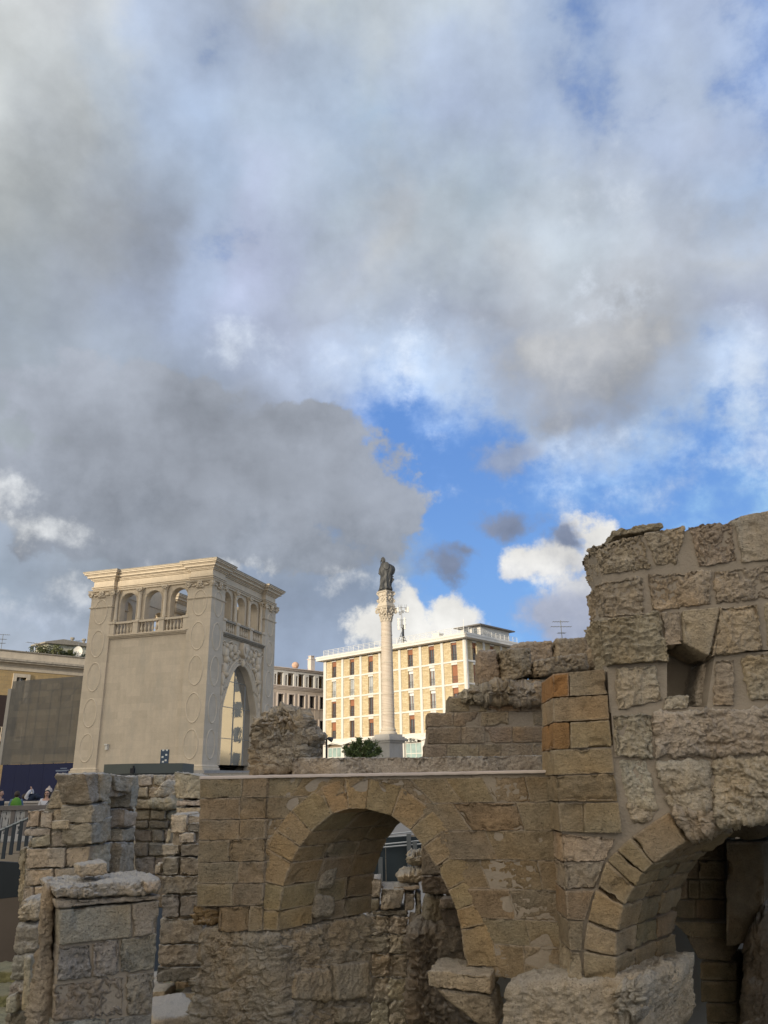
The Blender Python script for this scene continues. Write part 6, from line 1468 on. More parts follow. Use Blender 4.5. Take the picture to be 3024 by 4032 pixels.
# ------------------------------------------------------------------ left-hand ruins
lr = RM(); fL = surf_lin(0, 15.0, 0)
def LQ(rm, pts, f=fL, typ='rough', amp=.026, rnd=.022, col=PALE*.84, ext=(.05, 1.0, 0), fwd=0.0, res=.022): rm.hexa(Q_(pts, c4, f, fwd), np.array(ext), res=res, rnd=rnd, amp=amp, typ=typ, col=jit(col, .07))
for pts in ([(362, 180), (426, 180), (420, 72), (372, 82)], [(430, 180), (556, 180), (546, 66), (424, 74)], [(300, 308), (430, 300), (436, 184), (356, 186)], [(440, 292), (590, 282), (590, 180), (440, 184)],
            [(350, 440), (586, 420), (586, 284), (346, 306)], [(170, 426), (252, 426), (262, 312), (176, 318)], [(256, 428), (338, 440), (345, 322), (266, 320)],
            [(156, 486), (330, 482), (330, 436), (162, 432)], [(204, 560), (330, 556), (330, 468), (202, 494)], [(332, 556), (560, 550), (555, 428), (332, 458)], [(170, 698), (422, 690), (426, 560), (166, 566)],
            [(428, 688), (566, 680), (600, 548), (432, 560)], [(162, 810), (340, 802), (342, 696), (166, 702)], [(348, 802), (520, 800), (520, 688), (348, 694)], [(132, 960), (212, 960), (216, 815), (152, 815)], [(220, 960), (560, 960), (560, 806), (222, 812)]):
    LQ(lr, pts)
LQ(lr, [(333, 441), (446, 440), (447, 379), (336, 384)], typ='ashlar', amp=.012, fwd=.15, col=PALE*.9); LQ(lr, [(178, 560), (200, 558), (208, 495), (184, 490)], rnd=.1, fwd=.05)
LQ(lr, [(118, 960), (165, 960), (165, 560), (124, 560)], fwd=-.3, typ='rough', amp=.04, col=PALE*.75)
LQ(lr, [(180, 560), (560, 560), (560, 100), (380, 100)], fwd=-.07, amp=.02, col=GRY*.8, ext=(.0, .7, 0)) ; LQ(lr, [(140, 1000), (560, 1000), (560, 560), (170, 560)], fwd=-.12, amp=.02, col=GRY*.8, ext=(.0, .7, 0))
PLx, PLy = at(*c4(598, 500), 15.0)[:2]
nvL = np.array([math.cos(R(6)), -math.sin(R(6)), 0])
def SQ(rm, pts, dpt=.0, typ='rough', amp=.035, rnd=.035, col=PALE*.80, th=.6, res=.022):
    q = [onP(*c4(*p), PLx-nvL[0]*dpt, PLy-nvL[1]*dpt, 6) for p in pts]; rm.hexa(q, -nvL*th, res=res, rnd=rnd, amp=amp, typ=typ, col=jit(col, .08))
for pts in ([(600, 272), (650, 255), (655, 72), (560, 72)], [(652, 245), (722, 268), (742, 76), (657, 72)], [(602, 402), (702, 398), (716, 255), (606, 280)], [(604, 540), (738, 520), (738, 352), (606, 400)], [(604, 730), (722, 725), (730, 525), (606, 540)], [(604, 960), (745, 960), (730, 725), (604, 730)],
            [(765, 195), (858, 205), (884, 92), (742, 80)], [(858, 300), (906, 292), (912, 86), (862, 96)], [(812, 430), (892, 422), (906, 330), (822, 300)], [(800, 520), (890, 515), (890, 425), (812, 432)], [(780, 730), (880, 728), (880, 520), (800, 520)], [(745, 960), (880, 960), (880, 730), (745, 728)]):
    SQ(lr, pts, dpt=-rng.uniform(0, .08))
for pts in ([(700, 300), (880, 300), (880, 180), (700, 180)], [(700, 420), (880, 420), (880, 300), (700, 300)], [(700, 560), (880, 560), (880, 420), (700, 420)], [(700, 760), (880, 760), (880, 560), (700, 560)]): SQ(lr, pts, dpt=.8, col=OCH2*.7, amp=.02, typ='rough', rnd=.04)  # back of the niche: its shade put into a darker stone colour
SQ(lr, [(715, 235), (880, 220), (885, 150), (720, 150)], dpt=.05, typ='rough', amp=.05)
build_thing_mesh(lr, 'niche_ruin', 'stonework', 'tall pale block ruin with a dark round headed niche in its flank on the left', 'ruined wall', M['ruin_pale'], np.array(at(250, 3540, 15.2)))
rr = RM(); f18 = surf_lin(0, 18.0, 0)
yy = [82, 160, 240, 312, 382, 440, 524, 620, 740, 960]
for a, b in zip(yy[:-1], yy[1:]):
    cuts = [872, 985+rng.uniform(-25, 25), 1085+rng.uniform(-20, 20), 1160]
    for x0, x1 in zip(cuts[:-1], cuts[1:]): LQ(rr, [(x0+1, b-2), (x1-1, b-2), (x1-1, a+1), (x0+1, a+2)], f18, typ='rough', amp=.03, col=(PALE*.80 if a < 380 else GRY*.82), fwd=rng.uniform(0, .1), rnd=.04)
LQ(rr, [(880, 955), (1160, 955), (1160, 100), (884, 100)], f18, typ='rough', amp=.02, col=PALE*.8, fwd=-.06, ext=(0, .6, 0)); LQ(rr, [(955, 225), (1060, 245), (1100, 112), (1040, 118)], surf_lin(0, 17.3, 0), amp=.05, rnd=.12, col=PALE*1.1, ext=(.3, .6, 0)); LQ(rr, [(950, 310), (1130, 322), (1120, 215), (960, 228)], surf_lin(0, 17.3, 0), amp=.05, rnd=.12, col=PALE*.9)
build_thing_mesh(rr, 'receding_wall', 'stonework', 'grey block wall in shade between the niche ruin and the ochre arch wall', 'ruined wall', M['ruin'], np.array(at(600, 3430, 18)))
rs = RM(); f12 = surf_lin(0, 12.4, 0); f13 = surf_lin(0, 13.5, 0)
for pts, ff, cl in (([(1112, 470), (1222, 466), (1224, 338), (1118, 336)], f12, PALE*1.05), ([(1222, 462), (1310, 460), (1310, 395), (1218, 398)], f12, GRY), ([(1166, 532), (1272, 530), (1270, 462), (1160, 466)], f12, PALE*1.05), ([(1056, 612), (1170, 608), (1172, 538), (1054, 540)], f12, PALE*1.05),
        ([(1176, 622), (1330, 620), (1330, 532), (1176, 532)], f12, GRY*.95), ([(1056, 742), (1165, 742), (1165, 622), (1060, 622)], f12, GRY*.92), ([(1170, 742), (1330, 742), (1330, 626), (1170, 626)], f12, GRY*.95), ([(1056, 866), (1330, 862), (1330, 746), (1056, 746)], f12, GRY*.9),
        ([(1050, 1016), (1168, 1014), (1170, 870), (1052, 870)], f12, GRY*.85), ([(1174, 1010), (1330, 1008), (1330, 866), (1174, 868)], f12, GRY*.88), ([(1036, 1190), (1330, 1186), (1330, 1018), (1042, 1022)], f12, GRY*.95), ([(1022, 1334), (1330, 1328), (1330, 1192), (1032, 1194)], f12, GRY*.95), ([(1015, 1440), (1330, 1440), (1330, 1340), (1020, 1338)], f12, GRY*.6),
        ([(1140, 240), (1320, 245), (1320, 90), (1132, 58)], f13, PALE*.92), ([(1146, 288), (1320, 290), (1320, 248), (1146, 246)], f13, PALE*.95), ([(1146, 336), (1320, 336), (1320, 292), (1146, 292)], f13, PALE*.9), ([(1085, 530), (1112, 530), (1112, 440), (1092, 442)], f13, PALE*.95), ([(1006, 740), (1050, 740), (1050, 662), (1012, 664)], f12, PALE)):
    LQ(rs, pts, ff, typ='rough' if cl[0] > .39 else 'layered', amp=.024, rnd=.02, col=cl, ext=(.02, .8, 0), fwd=rng.uniform(0, .06), res=.018)
LQ(rs, [(1040, 1435), (1330, 1435), (1330, 620), (1068, 620)], f12, typ='rough', amp=.02, col=PALE*.75, fwd=-.07); LQ(rs, [(1125, 600), (1330, 600), (1330, 350), (1125, 350)], f12, typ='rough', amp=.02, col=PALE*.8, fwd=-.08)
build_thing_mesh(rs, 'broken_block_pier', 'stonework', 'broken pier of small pale blocks hard against the left end of the arch wall', 'ruined pier', M['ruin_pale'], np.array(at(720, 3850, 12.4)))
# front-left pier: corner towards the viewer
P0 = np.array(at(*c4(384, 1200), 7.6)); eF = np.array([math.sin(R(-30)), math.cos(R(-30)), 0])*.62
def onF(px, py, fwd=0.0): a = R(62); n_ = np.array([math.cos(a), -math.sin(a)]); return onP(px, py, P0[0]+n_[0]*fwd, P0[1]+n_[1]*fwd, 62)
fp = RM(); ft_ = RM()
def FQ(pts, typ='ashlar', amp=.012, col=GRY, fwd=0.0, ext=eF, rnd=.015, res=.014, rm=fp): rm.hexa([onF(*c4(*p), fwd) for p in pts], ext, res=res, rnd=rnd, amp=amp, typ=typ, col=jit(col, .05))
FQ([(384, 1200), (862, 1150), (862, 926), (386, 966)]); FQ([(866, 1149), (1036, 1122), (1046, 903), (866, 925)])
FQ([(370, 1440), (600, 1420), (600, 1182), (380, 1205)], 'pitted', .022, GRY*.93, rnd=.02); FQ([(604, 1419), (777, 1386), (786, 1156), (604, 1180)], 'pitted', .014, GRY*np.array((1, .97, .94))); FQ([(781, 1384), (1016, 1366), (1030, 1122), (790, 1154)], 'pitted', .018, GRY*.95)
FQ([(340, 1700), (822, 1668), (822, 1394), (352, 1446)], 'pitted', .03, GRY*np.array((.93, .90, .85)), rnd=.03); FQ([(826, 1666), (1000, 1642), (1014, 1370), (826, 1392)], 'pitted', .022, GRY*.9)
FQ([(325, 1960), (690, 1930), (700, 1670), (336, 1704)], 'rough', .014, GRY*.95); FQ([(694, 1930), (985, 1900), (998, 1646), (704, 1672)], 'rough', .018, GRY*.95)
FQ([(372, 964), (1046, 900), (1050, 868), (360, 906)], 'rough', .014, GRY*.98, .02)
pier_o = P0.copy(); pier_o[2] = FLOOR
pier, _ = build_thing_mesh(fp, 'square_pier', 'pier_block', 'grey square pier of smooth and pitted blocks in the lower left corner', 'ruined pier', M['ruin'], pier_o)
FQ([(362, 908), (1052, 882), (1064, 752), (322, 812)], 'pitted', .032, PALE*.95, .07, ext=eF*1.5, rnd=.045, rm=ft_)
FQ([(930, 860), (1062, 850), (1066, 752), (925, 770)], 'rough', .02, PALE*.98, .09, ext=eF*1.4, rnd=.04, rm=ft_)
ft_.build('cap_slab', M['ruin_pale'], pier, origin=pier_o)
core_mesh([([onF(*c4(*p), -.034) for p in ((340, 1950), (975, 1900), (1034, 912), (398, 972))], eF*.95)], 'rubble_core', M['mortar'], pier, pier_o)
# engaged shaft on the pier's left flank
es = RM()
for (a, b) in ((800, 1960),):
    es.hexa([onF(*c4(*p), -.20) for p in ((165, b), (340, b), (352, a), (285, a))], eF*.45+np.array([.0, .1, 0]), res=.014, rnd=.05, amp=.03, typ='eroded', col=GRY*np.array((.95, .88, .80)))
es.build('engaged_shaft', M['ruin'], pier, origin=pier_o)
lo = RM(); LO = onF(*c4(610, 760), -.22)
lo.hexa([onF(*c4(*p), -.22) for p in ((516, 762), (718, 744), (712, 648), (504, 668))], eF*.5, res=.010, rnd=.03, amp=.02, typ='rough', col=PALE*.95, seed=3)
tag(lo.build('loose_block', M['ruin_pale'], None, origin=LO), 'single pale stone block lying on the square pier', 'stone block')
tp = RM(); f95 = surf_lin(0, 9.6, 0)
for pts, cl in (([(100, 1060), (262, 1050), (275, 880), (118, 900)], PALE*.95), ([(75, 1262), (248, 1250), (260, 1052), (98, 1062)], GRY*.9), ([(58, 1440), (225, 1430), (246, 1252), (74, 1264)], GRY*.9), ([(45, 1620), (215, 1620), (225, 1432), (56, 1442)], GRY*.88), ([(15, 1960), (215, 1960), (215, 1622), (30, 1625)], GRY*.9)):
    LQ(tp, pts, f95, 'eroded' if cl[0] < .4 else 'pitted', .03, .05, cl, (-.02, .6, 0), 0, .016)
LQ(tp, [(130, 1640), (198, 1640), (206, 1265), (150, 1270)], f95, 'rough', .012, .03, PALE*.92, (0, .3, 0), .12, .016)
LQ(tp, [(15, 1660), (105, 1650), (100, 1500), (30, 1540)], f95, 'rough', .02, .04, PALE*.9, (0, .3, 0), .12, .016)
build_thing_mesh(tp, 'narrow_pier', 'stonework', 'narrow crumbling pier between the square pier and the left edge', 'ruined pier', M['ruin_pale'], np.array(at(80, 3990, 9.7)))
# floor slabs, cavea steps
fs_ = []
def slabrock(x0, x1, y0, y1, z0, z1, col, name, label, cat, grp=None, m_='ruin_pale', amp=.03, typ='rough', rz=0, rnd=.05):
    b_ = RM(); c = np.array([(x0+x1)/2, (y0+y1)/2, z0]); ca, sa = math.cos(rz), math.sin(rz)
    rot = lambda x, y, z: np.array([c[0]+(x-c[0])*ca-(y-c[1])*sa, c[1]+(x-c[0])*sa+(y-c[1])*ca, z])
    b_.hexa([rot(x0, y0, z0), rot(x1, y0, z0), rot(x1, y0, z1), rot(x0, y0, z1)], rot(x0, y1, z0)-rot(x0, y0, z0), res=.03, rnd=rnd, amp=amp, typ=typ, col=col)
    o = b_.build(name, M[m_], None, origin=c); tag(o, label, cat, grp); return o
moss = np.array((.17, .165, .085))
for k in range(7):
    y0 = 10.8+k*.95; z1 = FLOOR+.16+k*.17
    slabrock(-9.8, -5.0-.10*k, y0, y0+.97, FLOOR-.2, z1, moss*1.25 if k % 2 else moss*1.5, 'seating_step', ['lowest','second','third','fourth','fifth','sixth','topmost'][k]+' mossy stone seating step beside the narrow pier, counted from the bottom', 'stone step', 'worn seating steps at lower left', 'ruin', .03, 'layered')
slabrock(-5.4, -4.2, 9.9, 10.7, FLOOR-.1, FLOOR+.45, PALE, 'seating_step', 'pale worn seat block at the lower left edge, in front of the mossy steps', 'stone step', 'worn seating steps at lower left')
M['moss'] = M['ruin']
fx0, fy0, _ = at(*c4(1060, 1600), 12.3)
mb_ = RM(); mb_.hexa([(-5.2, 9.0, FLOOR), (-1.9, 9.0, FLOOR), (-1.9, 9.0, -1.24), (-5.2, 9.0, -1.24)], (0, 5.2, 0), res=.05, rnd=.05, amp=.04, typ='rough', col=moss*1.2)
tag(mb_.build('mossy_floor', M['ruin'], None, origin=np.array((-3.5, 9.0, FLOOR))), kind='structure')
kk = 0
for j_ in range(9):
    for i_ in range(5):
        x0 = -4.7+i_*.56+rng.uniform(-.06, .06)+(.25 if j_ % 2 else 0); y0 = 9.6+j_*.5+rng.uniform(-.05, .05); kk += 1
        if rng.random() < .22: continue
        slabrock(x0, x0+rng.uniform(.34, .52), y0, y0+rng.uniform(.36, .54), -1.3, -1.21+rng.uniform(.0, .09), tuple(PALE*rng.uniform(.75, 1.1)), 'paving_stone', 'worn pale paving stone set in moss between the square pier and the arch wall', 'paving stone', 'worn stones of the mossy floor', 'ruin_pale', .022, 'rough', rng.uniform(-.2, .2), .03)
bx_, by_, _ = at(*c4(1150, 1560), 12.0)
slabrock(bx_-.12, bx_+.5, 10.4, 11.5, -1.25, -.92, PALE*1.0, 'floor_block', 'low pale block on the mossy floor beside the eroded pier', 'stone block', None, 'ruin_pale', .02, 'rough', .5)
# ================================================================== PROMENADE AT THE LEFT
# stone balustrade with saltire panels
BY = 27.6
bl0 = at(*c4(-60, 288), BY); bl1 = at(*c4(330, 281), BY)
ztop = (bl0[2]+bl1[2])/2; zbot = 0.0
bal = thing('pierced_balustrade', 'white stone balustrade with cross shaped piercings behind the ruins at the left edge', 'balustrade', (bl0[0], BY, 0.0))
M['balst'] = mat('weathered white balustrade stone', (.36, .35, .33), .9, .35, 3, .4, 14); M['balbr'] = mat('brownish balustrade stone', (.16, .14, .125), .9, .4, 3, .4, 12)
W_ = bl1[0]-bl0[0]; H_ = ztop
m = MB(); m.box(-.3, W_+1, -.16, .16, H_-.14, H_); m.build('coping', M['balbr'], bal)
m = MB(); m.box(-.3, W_+1, -.14, .14, .004, .16); m.build('kerb', M['balst'], bal)
p0 = at(*c4(45, 345), BY)[0]-bl0[0]; step = (at(*c4(137, 345), BY)[0]-at(*c4(45, 345), BY)[0])
k = -1
while p0+k*step < W_+.6:
    c = p0+k*step; hw = step*.36; z0, z1 = .16, H_-.14
    m = MB(); zc = (z0+z1)/2; t = .075
    for s_ in (-1, 1):
        m.add([(c-hw, -.05, zc-s_*(z1-z0)/2+.0), (c-hw+.12, -.05, zc-s_*(z1-z0)/2), (c+hw, -.05, zc+s_*(z1-z0)/2), (c+hw-.12, -.05, zc+s_*(z1-z0)/2), (c-hw, .05, zc-s_*(z1-z0)/2), (c-hw+.12, .05, zc-s_*(z1-z0)/2), (c+hw, .05, zc+s_*(z1-z0)/2), (c+hw-.12, .05, zc+s_*(z1-z0)/2)], [(0, 1, 2, 3), (4, 7, 6, 5), (0, 4, 5, 1), (1, 5, 6, 2), (2, 6, 7, 3), (3, 7, 4, 0)])
    m.box(c-.09, c+.09, -.06, .06, zc-.11, zc+.11); m.box(c-hw, c-hw+.05, -.055, .055, z0, z1); m.box(c+hw-.05, c+hw, -.055, .055, z0, z1); m.box(c-hw+.051, c+hw-.051, -.055, .055, z1-.06, z1-.001); m.box(c-hw+.051, c+hw-.051, -.055, .055, z0+.001, z0+.06)
    m.build('pierced_panel', M['balst'], bal)
    m = MB(); m.box(c+hw+.002, c+step-hw-.002, -.09, .09, z0, z1); m.build('pillar', M['balbr'], bal)
    k += 1
# long pale bench wall behind it
ly = 31.0; lz = at(*c4(150, 257), ly)[2]
lx0 = at(*c4(-80, 257), ly)[0]; lx1 = at(*c4(330, 257), ly)[0]
m = MB(); m.box(lx0, lx1, ly, ly+.7, .004, lz-.08); m.box(lx0-.05, lx1+.05, ly-.06, ly+.76, lz-.079, lz)
o = m.build('stone_ledge', mat('pale ledge stone', (.42, .38, .33), .85, .2, 2, .2, 10), None, bevel=.015); tag(o, 'long pale stone ledge in front of the navy hoarding where someone lies', 'ledge')
# ------------------------------------------------------------------ people
M['skin'] = mat('skin', (.48, .29, .21), .6, .08, 8)
def skin_body(pts, edges, rad, name, m_, parent, loc=(0, 0, 0), sub=2):
    me = bpy.data.meshes.new(name); me.from_pydata(pts, edges, []); o = bpy.data.objects.new(name, me); COL.objects.link(o)
    md = o.modifiers.new('skin', 'SKIN'); md.use_smooth_shade = True
    lay = me.skin_vertices[0] if me.skin_vertices else None
    if lay is None:
        bpy.context.view_layer.objects.active = o; lay = me.skin_vertices[0]
    for i, r in enumerate(rad): lay.data[i].radius = (r, r) if not isinstance(r, tuple) else r
    lay.data[0].use_root = True
    s_ = o.modifiers.new('sub', 'SUBSURF'); s_.levels = sub; s_.render_levels = sub
    dg = bpy.context.evaluated_depsgraph_get(); me2 = bpy.data.meshes.new_from_object(o.evaluated_get(dg)); bpy.data.objects.remove(o)
    me2.name = name; o2 = bpy.data.objects.new(name, me2); COL.objects.link(o2); me2.materials.clear(); me2.materials.append(m_); o2.parent = parent; o2.location = loc
    me2.polygons.foreach_set('use_smooth', [True]*len(me2.polygons)); return o2
def standing(label, x, y, z0, rz, h, top, legs, hair, hairlong=False, hat=None, pack=None, shades=False, sling=False):
    p = thing('person', label, 'person', (x, y, z0), rz)
    k = h/1.7
    P = [(0, 0, .95), (0, -.01, 1.12), (0, 0, 1.32), (0, 0, 1.44), (0, -.015, 1.53), (0, -.02, 1.62),
         (.17, 0, 1.40), (.23, .02, 1.14), (.20, -.10, .92), (-.17, 0, 1.40), (-.23, .02, 1.14), (-.18, -.12, .93),
         (.10, 0, .88), (.11, -.01, .48), (.11, .02, .08), (-.10, 0, .88), (-.11, .03, .48), (-.12, .04, .08), (.11, -.12, .03), (-.12, -.10, .03), (.17, -.16, .86), (-.15, -.18, .88)]
    E_ = [(0, 1), (1, 2), (2, 3), (3, 4), (4, 5), (2, 6), (6, 7), (7, 8), (2, 9), (9, 10), (10, 11), (0, 12), (12, 13), (13, 14), (0, 15), (15, 16), (16, 17), (14, 18), (17, 19), (8, 20), (11, 21)]
    r_ = [.13, .12, .14, .07, .055, .09, .065, .048, .036, .065, .048, .036, .095, .065, .045, .095, .065, .045, .04, .04, .03, .03]
    skin_body([tuple(k*c for c in q) for q in P], E_, [r*k for r in r_], 'body', M['skin'], p)
    tp_ = [0, 1, 2, 6, 7, 8, 9, 10, 11]; mp_ = {v: i for i, v in enumerate(tp_)}
    skin_body([tuple(k*c for c in P[v]) for v in tp_], [(mp_[a], mp_[b]) for a, b in E_ if a in mp_ and b in mp_], [r_[v]*k*1.14+.006 for v in tp_], 'top', top, p)
    lg = [0, 12, 13, 14, 15, 16, 17]; ml = {v: i for i, v in enumerate(lg)}
    skin_body([tuple(k*c for c in P[v]) for v in lg], [(ml[a], ml[b]) for a, b in E_ if a in ml and b in ml], [r_[v]*k*1.13+.006 for v in lg], 'trousers', legs, p)
    m = MB(); m.ball((0, 0, 1.63*k), .105*k, 14, (1, 1.1, 1.12)); 
    if hairlong: m.ball((0, .05*k, 1.50*k), .10*k, 12, (1.15, .7, 1.7)); m.ball((.08*k, .0, 1.5*k), .045*k, 8, (.8, .8, 2.6)); m.ball((-.08*k, .0, 1.5*k), .045*k, 8, (.8, .8, 2.6))
    b_ = len(m.v); m.v = [(a, (c if c > -.045*k or q > 1.68*k else -.045*k), q) for a, c, q in m.v]
    m.build('hair', hair, p, smooth=True)
    m = MB(); m.ball((0, -.03*k, 1.62*k), .088*k, 14, (.92, 1.0, 1.22)); m.ball((0, -.125*k, 1.60*k), .016*k, 6, (1, 1, 1.4)); 
    for s_ in (-1, 1): m.ball((s_*.088*k, -.01, 1.61*k), .018*k, 6, (.5, 1, 1.5))
    m.build('face', M['skin'], p, smooth=True)
    m = MB()
    for s_ in (-1, 1): m.ball((s_*.034*k, -.112*k, 1.635*k), .024*k if shades else .010*k, 8, (1, .5, .8))
    m.build('sunglasses' if shades else 'eyes', M['black'], p, smooth=True)
    m = MB(); m.ball((0, -.112*k, 1.565*k), .022*k, 8, (1, .3, .25)); m.build('mouth', mat('lips', (.30, .10, .09), .5, .05), p, smooth=True)
    if hat: m = MB(); m.lathe([(.115*k, 1.66*k), (.12*k, 1.68*k), (.118*k, 1.72*k), (.10*k, 1.775*k), (.05*k, 1.81*k), (.01, 1.815*k)], 16, 0, 0); m.ball((0, 0, 1.83*k), .04*k, 8); m.build('woolly_hat', hat, p, smooth=True)
    if sling: m = MB(); m.tube([(.12*k, -.10, 1.42*k), (.02, -.185, 1.25*k), (-.14*k, -.16, .98*k)], .013, 5); m.build('bag_strap', M['black'], p)
    return p
white_top = mat('white knitted top', (.55, .54, .55), .9, .08, 14); navy = mat('dark navy cloth', (.02, .028, .05), .9, .2, 9); blue = mat('blue grey jacket', (.10, .16, .24), .85, .15, 8); darkhair = mat('dark hair', (.015, .012, .01), .5, .3, 30); brhair = mat('brown hair', (.05, .035, .025), .6, .3, 30)
cream_hat = mat('cream woolly hat', (.50, .42, .36), .95, .2, 30)
def px_person(cx_, headtop, Y):                   # head-top sighting in the lower-left view
    q = at(*c4(cx_, headtop), Y); return q[0], q[2]
x, zt = px_person(311, 192, 28.6); standing('woman in white long sleeved top and sunglasses by the balustrade', x, 28.6, zt-1.66, R(14), 1.66, white_top, navy, darkhair, True, None, None, True, True)
x, zt = px_person(321, 173, 29.3); standing('person in cream woolly hat half hidden behind the woman in white', x, 29.3, zt-1.78, R(5), 1.70, blue, navy, brhair, False, cream_hat)
x, zt = px_person(115, 190, 29.5); pp = standing('person seen from behind in blue jacket carrying a green rucksack', x, 29.5, zt-1.66, R(205), 1.62, blue, navy, brhair)
bpx = thing('rucksack', 'bright green rucksack on the back of the person in blue', 'rucksack', (x+.10, 29.5-.22, zt-1.66), R(20))
m = MB(); m.ball((0, 0, 1.18), .2, 16, (.95, .62, 1.35)); m.build('bag', mat('green nylon', (.10, .26, .03), .6, .2, 7), bpx, smooth=True)
m = MB(); m.ball((0, -.10, 1.08), .13, 12, (.95, .5, .8)); m.build('pocket', mat('darker green nylon', (.05, .15, .02), .6, .2, 7), bpx, smooth=True)
m = MB(); m.tube([(-.08, .05, 1.42), (-.09, .2, 1.46), (-.09, .3, 1.3)], .02, 5); m.tube([(.08, .05, 1.42), (.09, .2, 1.46), (.09, .3, 1.3)], .02, 5); m.build('strap', M['black'], bpx)
x, zt = px_person(4, 190, 28.9); standing('person in dark navy coat cut off by the left edge of the view', x, 28.9, zt-1.72, R(80), 1.72, navy, navy, darkhair)
# someone lying on the ledge
hx0 = at(*c4(150, 240), ly+.35)[0]; fx1 = at(*c4(262, 240), ly+.35)[0]; Ln = fx1-hx0
lp = thing('person', 'person in white top and dark trousers lying on the pale ledge', 'person', (hx0, ly+.35, lz))
sx_ = Ln/1.72
P = [(.95, 0, .12), (.78, 0, .13), (.52, 0, .15), (.38, 0, .15), (.27, 0, .16), (.16, 0, .17), (.50, .17, .14), (.66, .22, .30), (.60, .12, .44), (.50, -.17, .14), (.70, -.22, .28), (.80, -.10, .40), (1.0, .09, .12), (1.34, .1, .16), (1.68, .1, .08), (1.0, -.09, .12), (1.32, -.1, .22), (1.66, -.1, .09), (.56, .06, .52), (.86, -.06, .44)]
E_ = [(0, 1), (1, 2), (2, 3), (3, 4), (4, 5), (2, 6), (6, 7), (7, 8), (2, 9), (9, 10), (10, 11), (0, 12), (12, 13), (13, 14), (0, 15), (15, 16), (16, 17), (8, 18), (11, 19)]
r_ = [.12, .12, .13, .065, .055, .09, .06, .045, .035, .06, .045, .035, .09, .065, .045, .09, .065, .045, .028, .028]
P = [(a*sx_, b, c) for a, b, c in P]
skin_body(P, E_, r_, 'body', M['skin'], lp)
for nm, ids, mm_ in (('top', [1, 2, 6, 7, 8, 9, 10, 11], white_top), ('trousers', [0, 12, 13, 14, 15, 16, 17], navy)):
    mp_ = {v: i for i, v in enumerate(ids)}; skin_body([P[v] for v in ids], [(mp_[a], mp_[b]) for a, b in E_ if a in mp_ and b in mp_], [r_[v]*1.15+.008 for v in ids], nm, mm_, lp)
m = MB(); m.ball((.13*sx_, 0, .165), .105, 12, (1, 1, 1)); m.build('hair', brhair, lp, smooth=True)
# ------------------------------------------------------------------ ramp with railing, left edge
RY = 19.0
def rp(x, y, Y=RY): return np.array(at(*c4(x, y), Y))
a0, a1 = rp(-60, 475), rp(178, 372); b0, b1 = rp(-60, 648), rp(178, 520); c0_, c1_ = rp(-60, 905), rp(112, 846)
ro = np.array((a0[0], RY, FLOOR)); rmp = thing('access_ramp', 'dark sided access ramp with steel railing at the left edge', 'ramp', tuple(ro))
L_0 = lambda p: tuple(np.asarray(p)-ro)
zt0, zt1 = b0[2], b1[2]
m = MB(); x1_ = a1[0]+1.2; zt2 = zt1+(zt1-zt0)/(b1[0]-b0[0])*(x1_-b1[0])
poly = [L_0((b0[0], RY, c0_[2])), L_0((x1_, RY, c1_[2])), L_0((x1_, RY, min(zt2, -.05))), L_0((b0[0], RY, zt0))]
m.prism([(p[0], p[2]) for p in poly], 0, .12); m.build('side_panel', mat('dark slate panel', (.022, .028, .034), .6, .3, .7, .1, 6), rmp)
m = MB(); m.prism([(L_0((b0[0], RY, 0))[0], 0), (L_0((x1_, RY, 0))[0], 0), (L_0((x1_, RY, 0))[0], L_0((0, 0, c1_[2]))[2]-.01), (0, L_0((0, 0, c0_[2]))[2]-.01)], .0, 1.6); m.build('footing', mat('brown path', (.13, .105, .085), .9, .2, 1.5), rmp)
m = MB(); m.tube([L_0(a0), L_0(a1), L_0((x1_, RY, a1[2]+(a1[2]-a0[2])/(a1[0]-a0[0])*(x1_-a1[0])))], .03, 8)
m.build('handrail', mat('steel handrail', (.20, .22, .23), .4, .1, metal=.5), rmp)
sl_ = (a1[2]-a0[2])/(a1[0]-a0[0]); slb = (zt1-zt0)/(b1[0]-b0[0])
for px_ in (2, 46, 92, 138, 184, 230):
    X = rp(px_, 450)[0]; zt = a0[2]+sl_*(X-a0[0]); zb_ = zt0+slb*(X-b0[0])-.1
    m = MB(); m.box(X-ro[0]-.035, X-ro[0]+.035, -.045, .0, zb_-ro[2], zt-ro[2]); m.build('post', mat('slate blue post', (.035, .045, .055), .6, .1), rmp)
# grey walkway slabs between railing and balustrade
m = MB(); m.slab([(PITX0+.1, 20.5), (-6, 20.5), (-6, 26.99), (PITX0+.1, 26.99)], FLOOR+.004, -.9); tag(m.build('walkway', mat('grey walkway concrete', (.12, .125, .12), .85, .25, .5, .1, 6), None), kind='structure')
# railing and slate panels behind the middle arch
gy = 19.5
gr_ = thing('slate_fence', 'dark slate fence with steel handrails seen through the middle arch', 'fence', tuple(np.array(at(*c8(380, 840), gy))))
go_ = np.array(at(*c8(380, 840), gy)); G = lambda x, y, Y=gy: tuple(np.array(at(*c8(x, y), Y))-go_)
m = MB(); 
for x0, x1 in ((60, 300), (304, 545), (549, 900)):
    a_, b_ = G(x0, 806), G(x1, 806); zt = G(x0, 362)[2]; m.box(a_[0], b_[0], 0, .05, a_[2], zt)
m.build('slate_panel', mat('slate panel', (.035, .048, .055), .6, .3, .9, .1, 5), gr_)
for pts in ([(300, 336), (545, 312)], [(545, 312), (545, 345), (300, 362)], [(200, 440), (760, 385)], [(200, 468), (760, 418)]):
    m = MB(); m.tube([tuple(np.array(G(*p))+np.array((0, -.15, 0))) for p in pts], .018, 6); m.build('handrail', mat('pale steel rail', (.38, .40, .41), .35, .1, metal=.5), gr_)
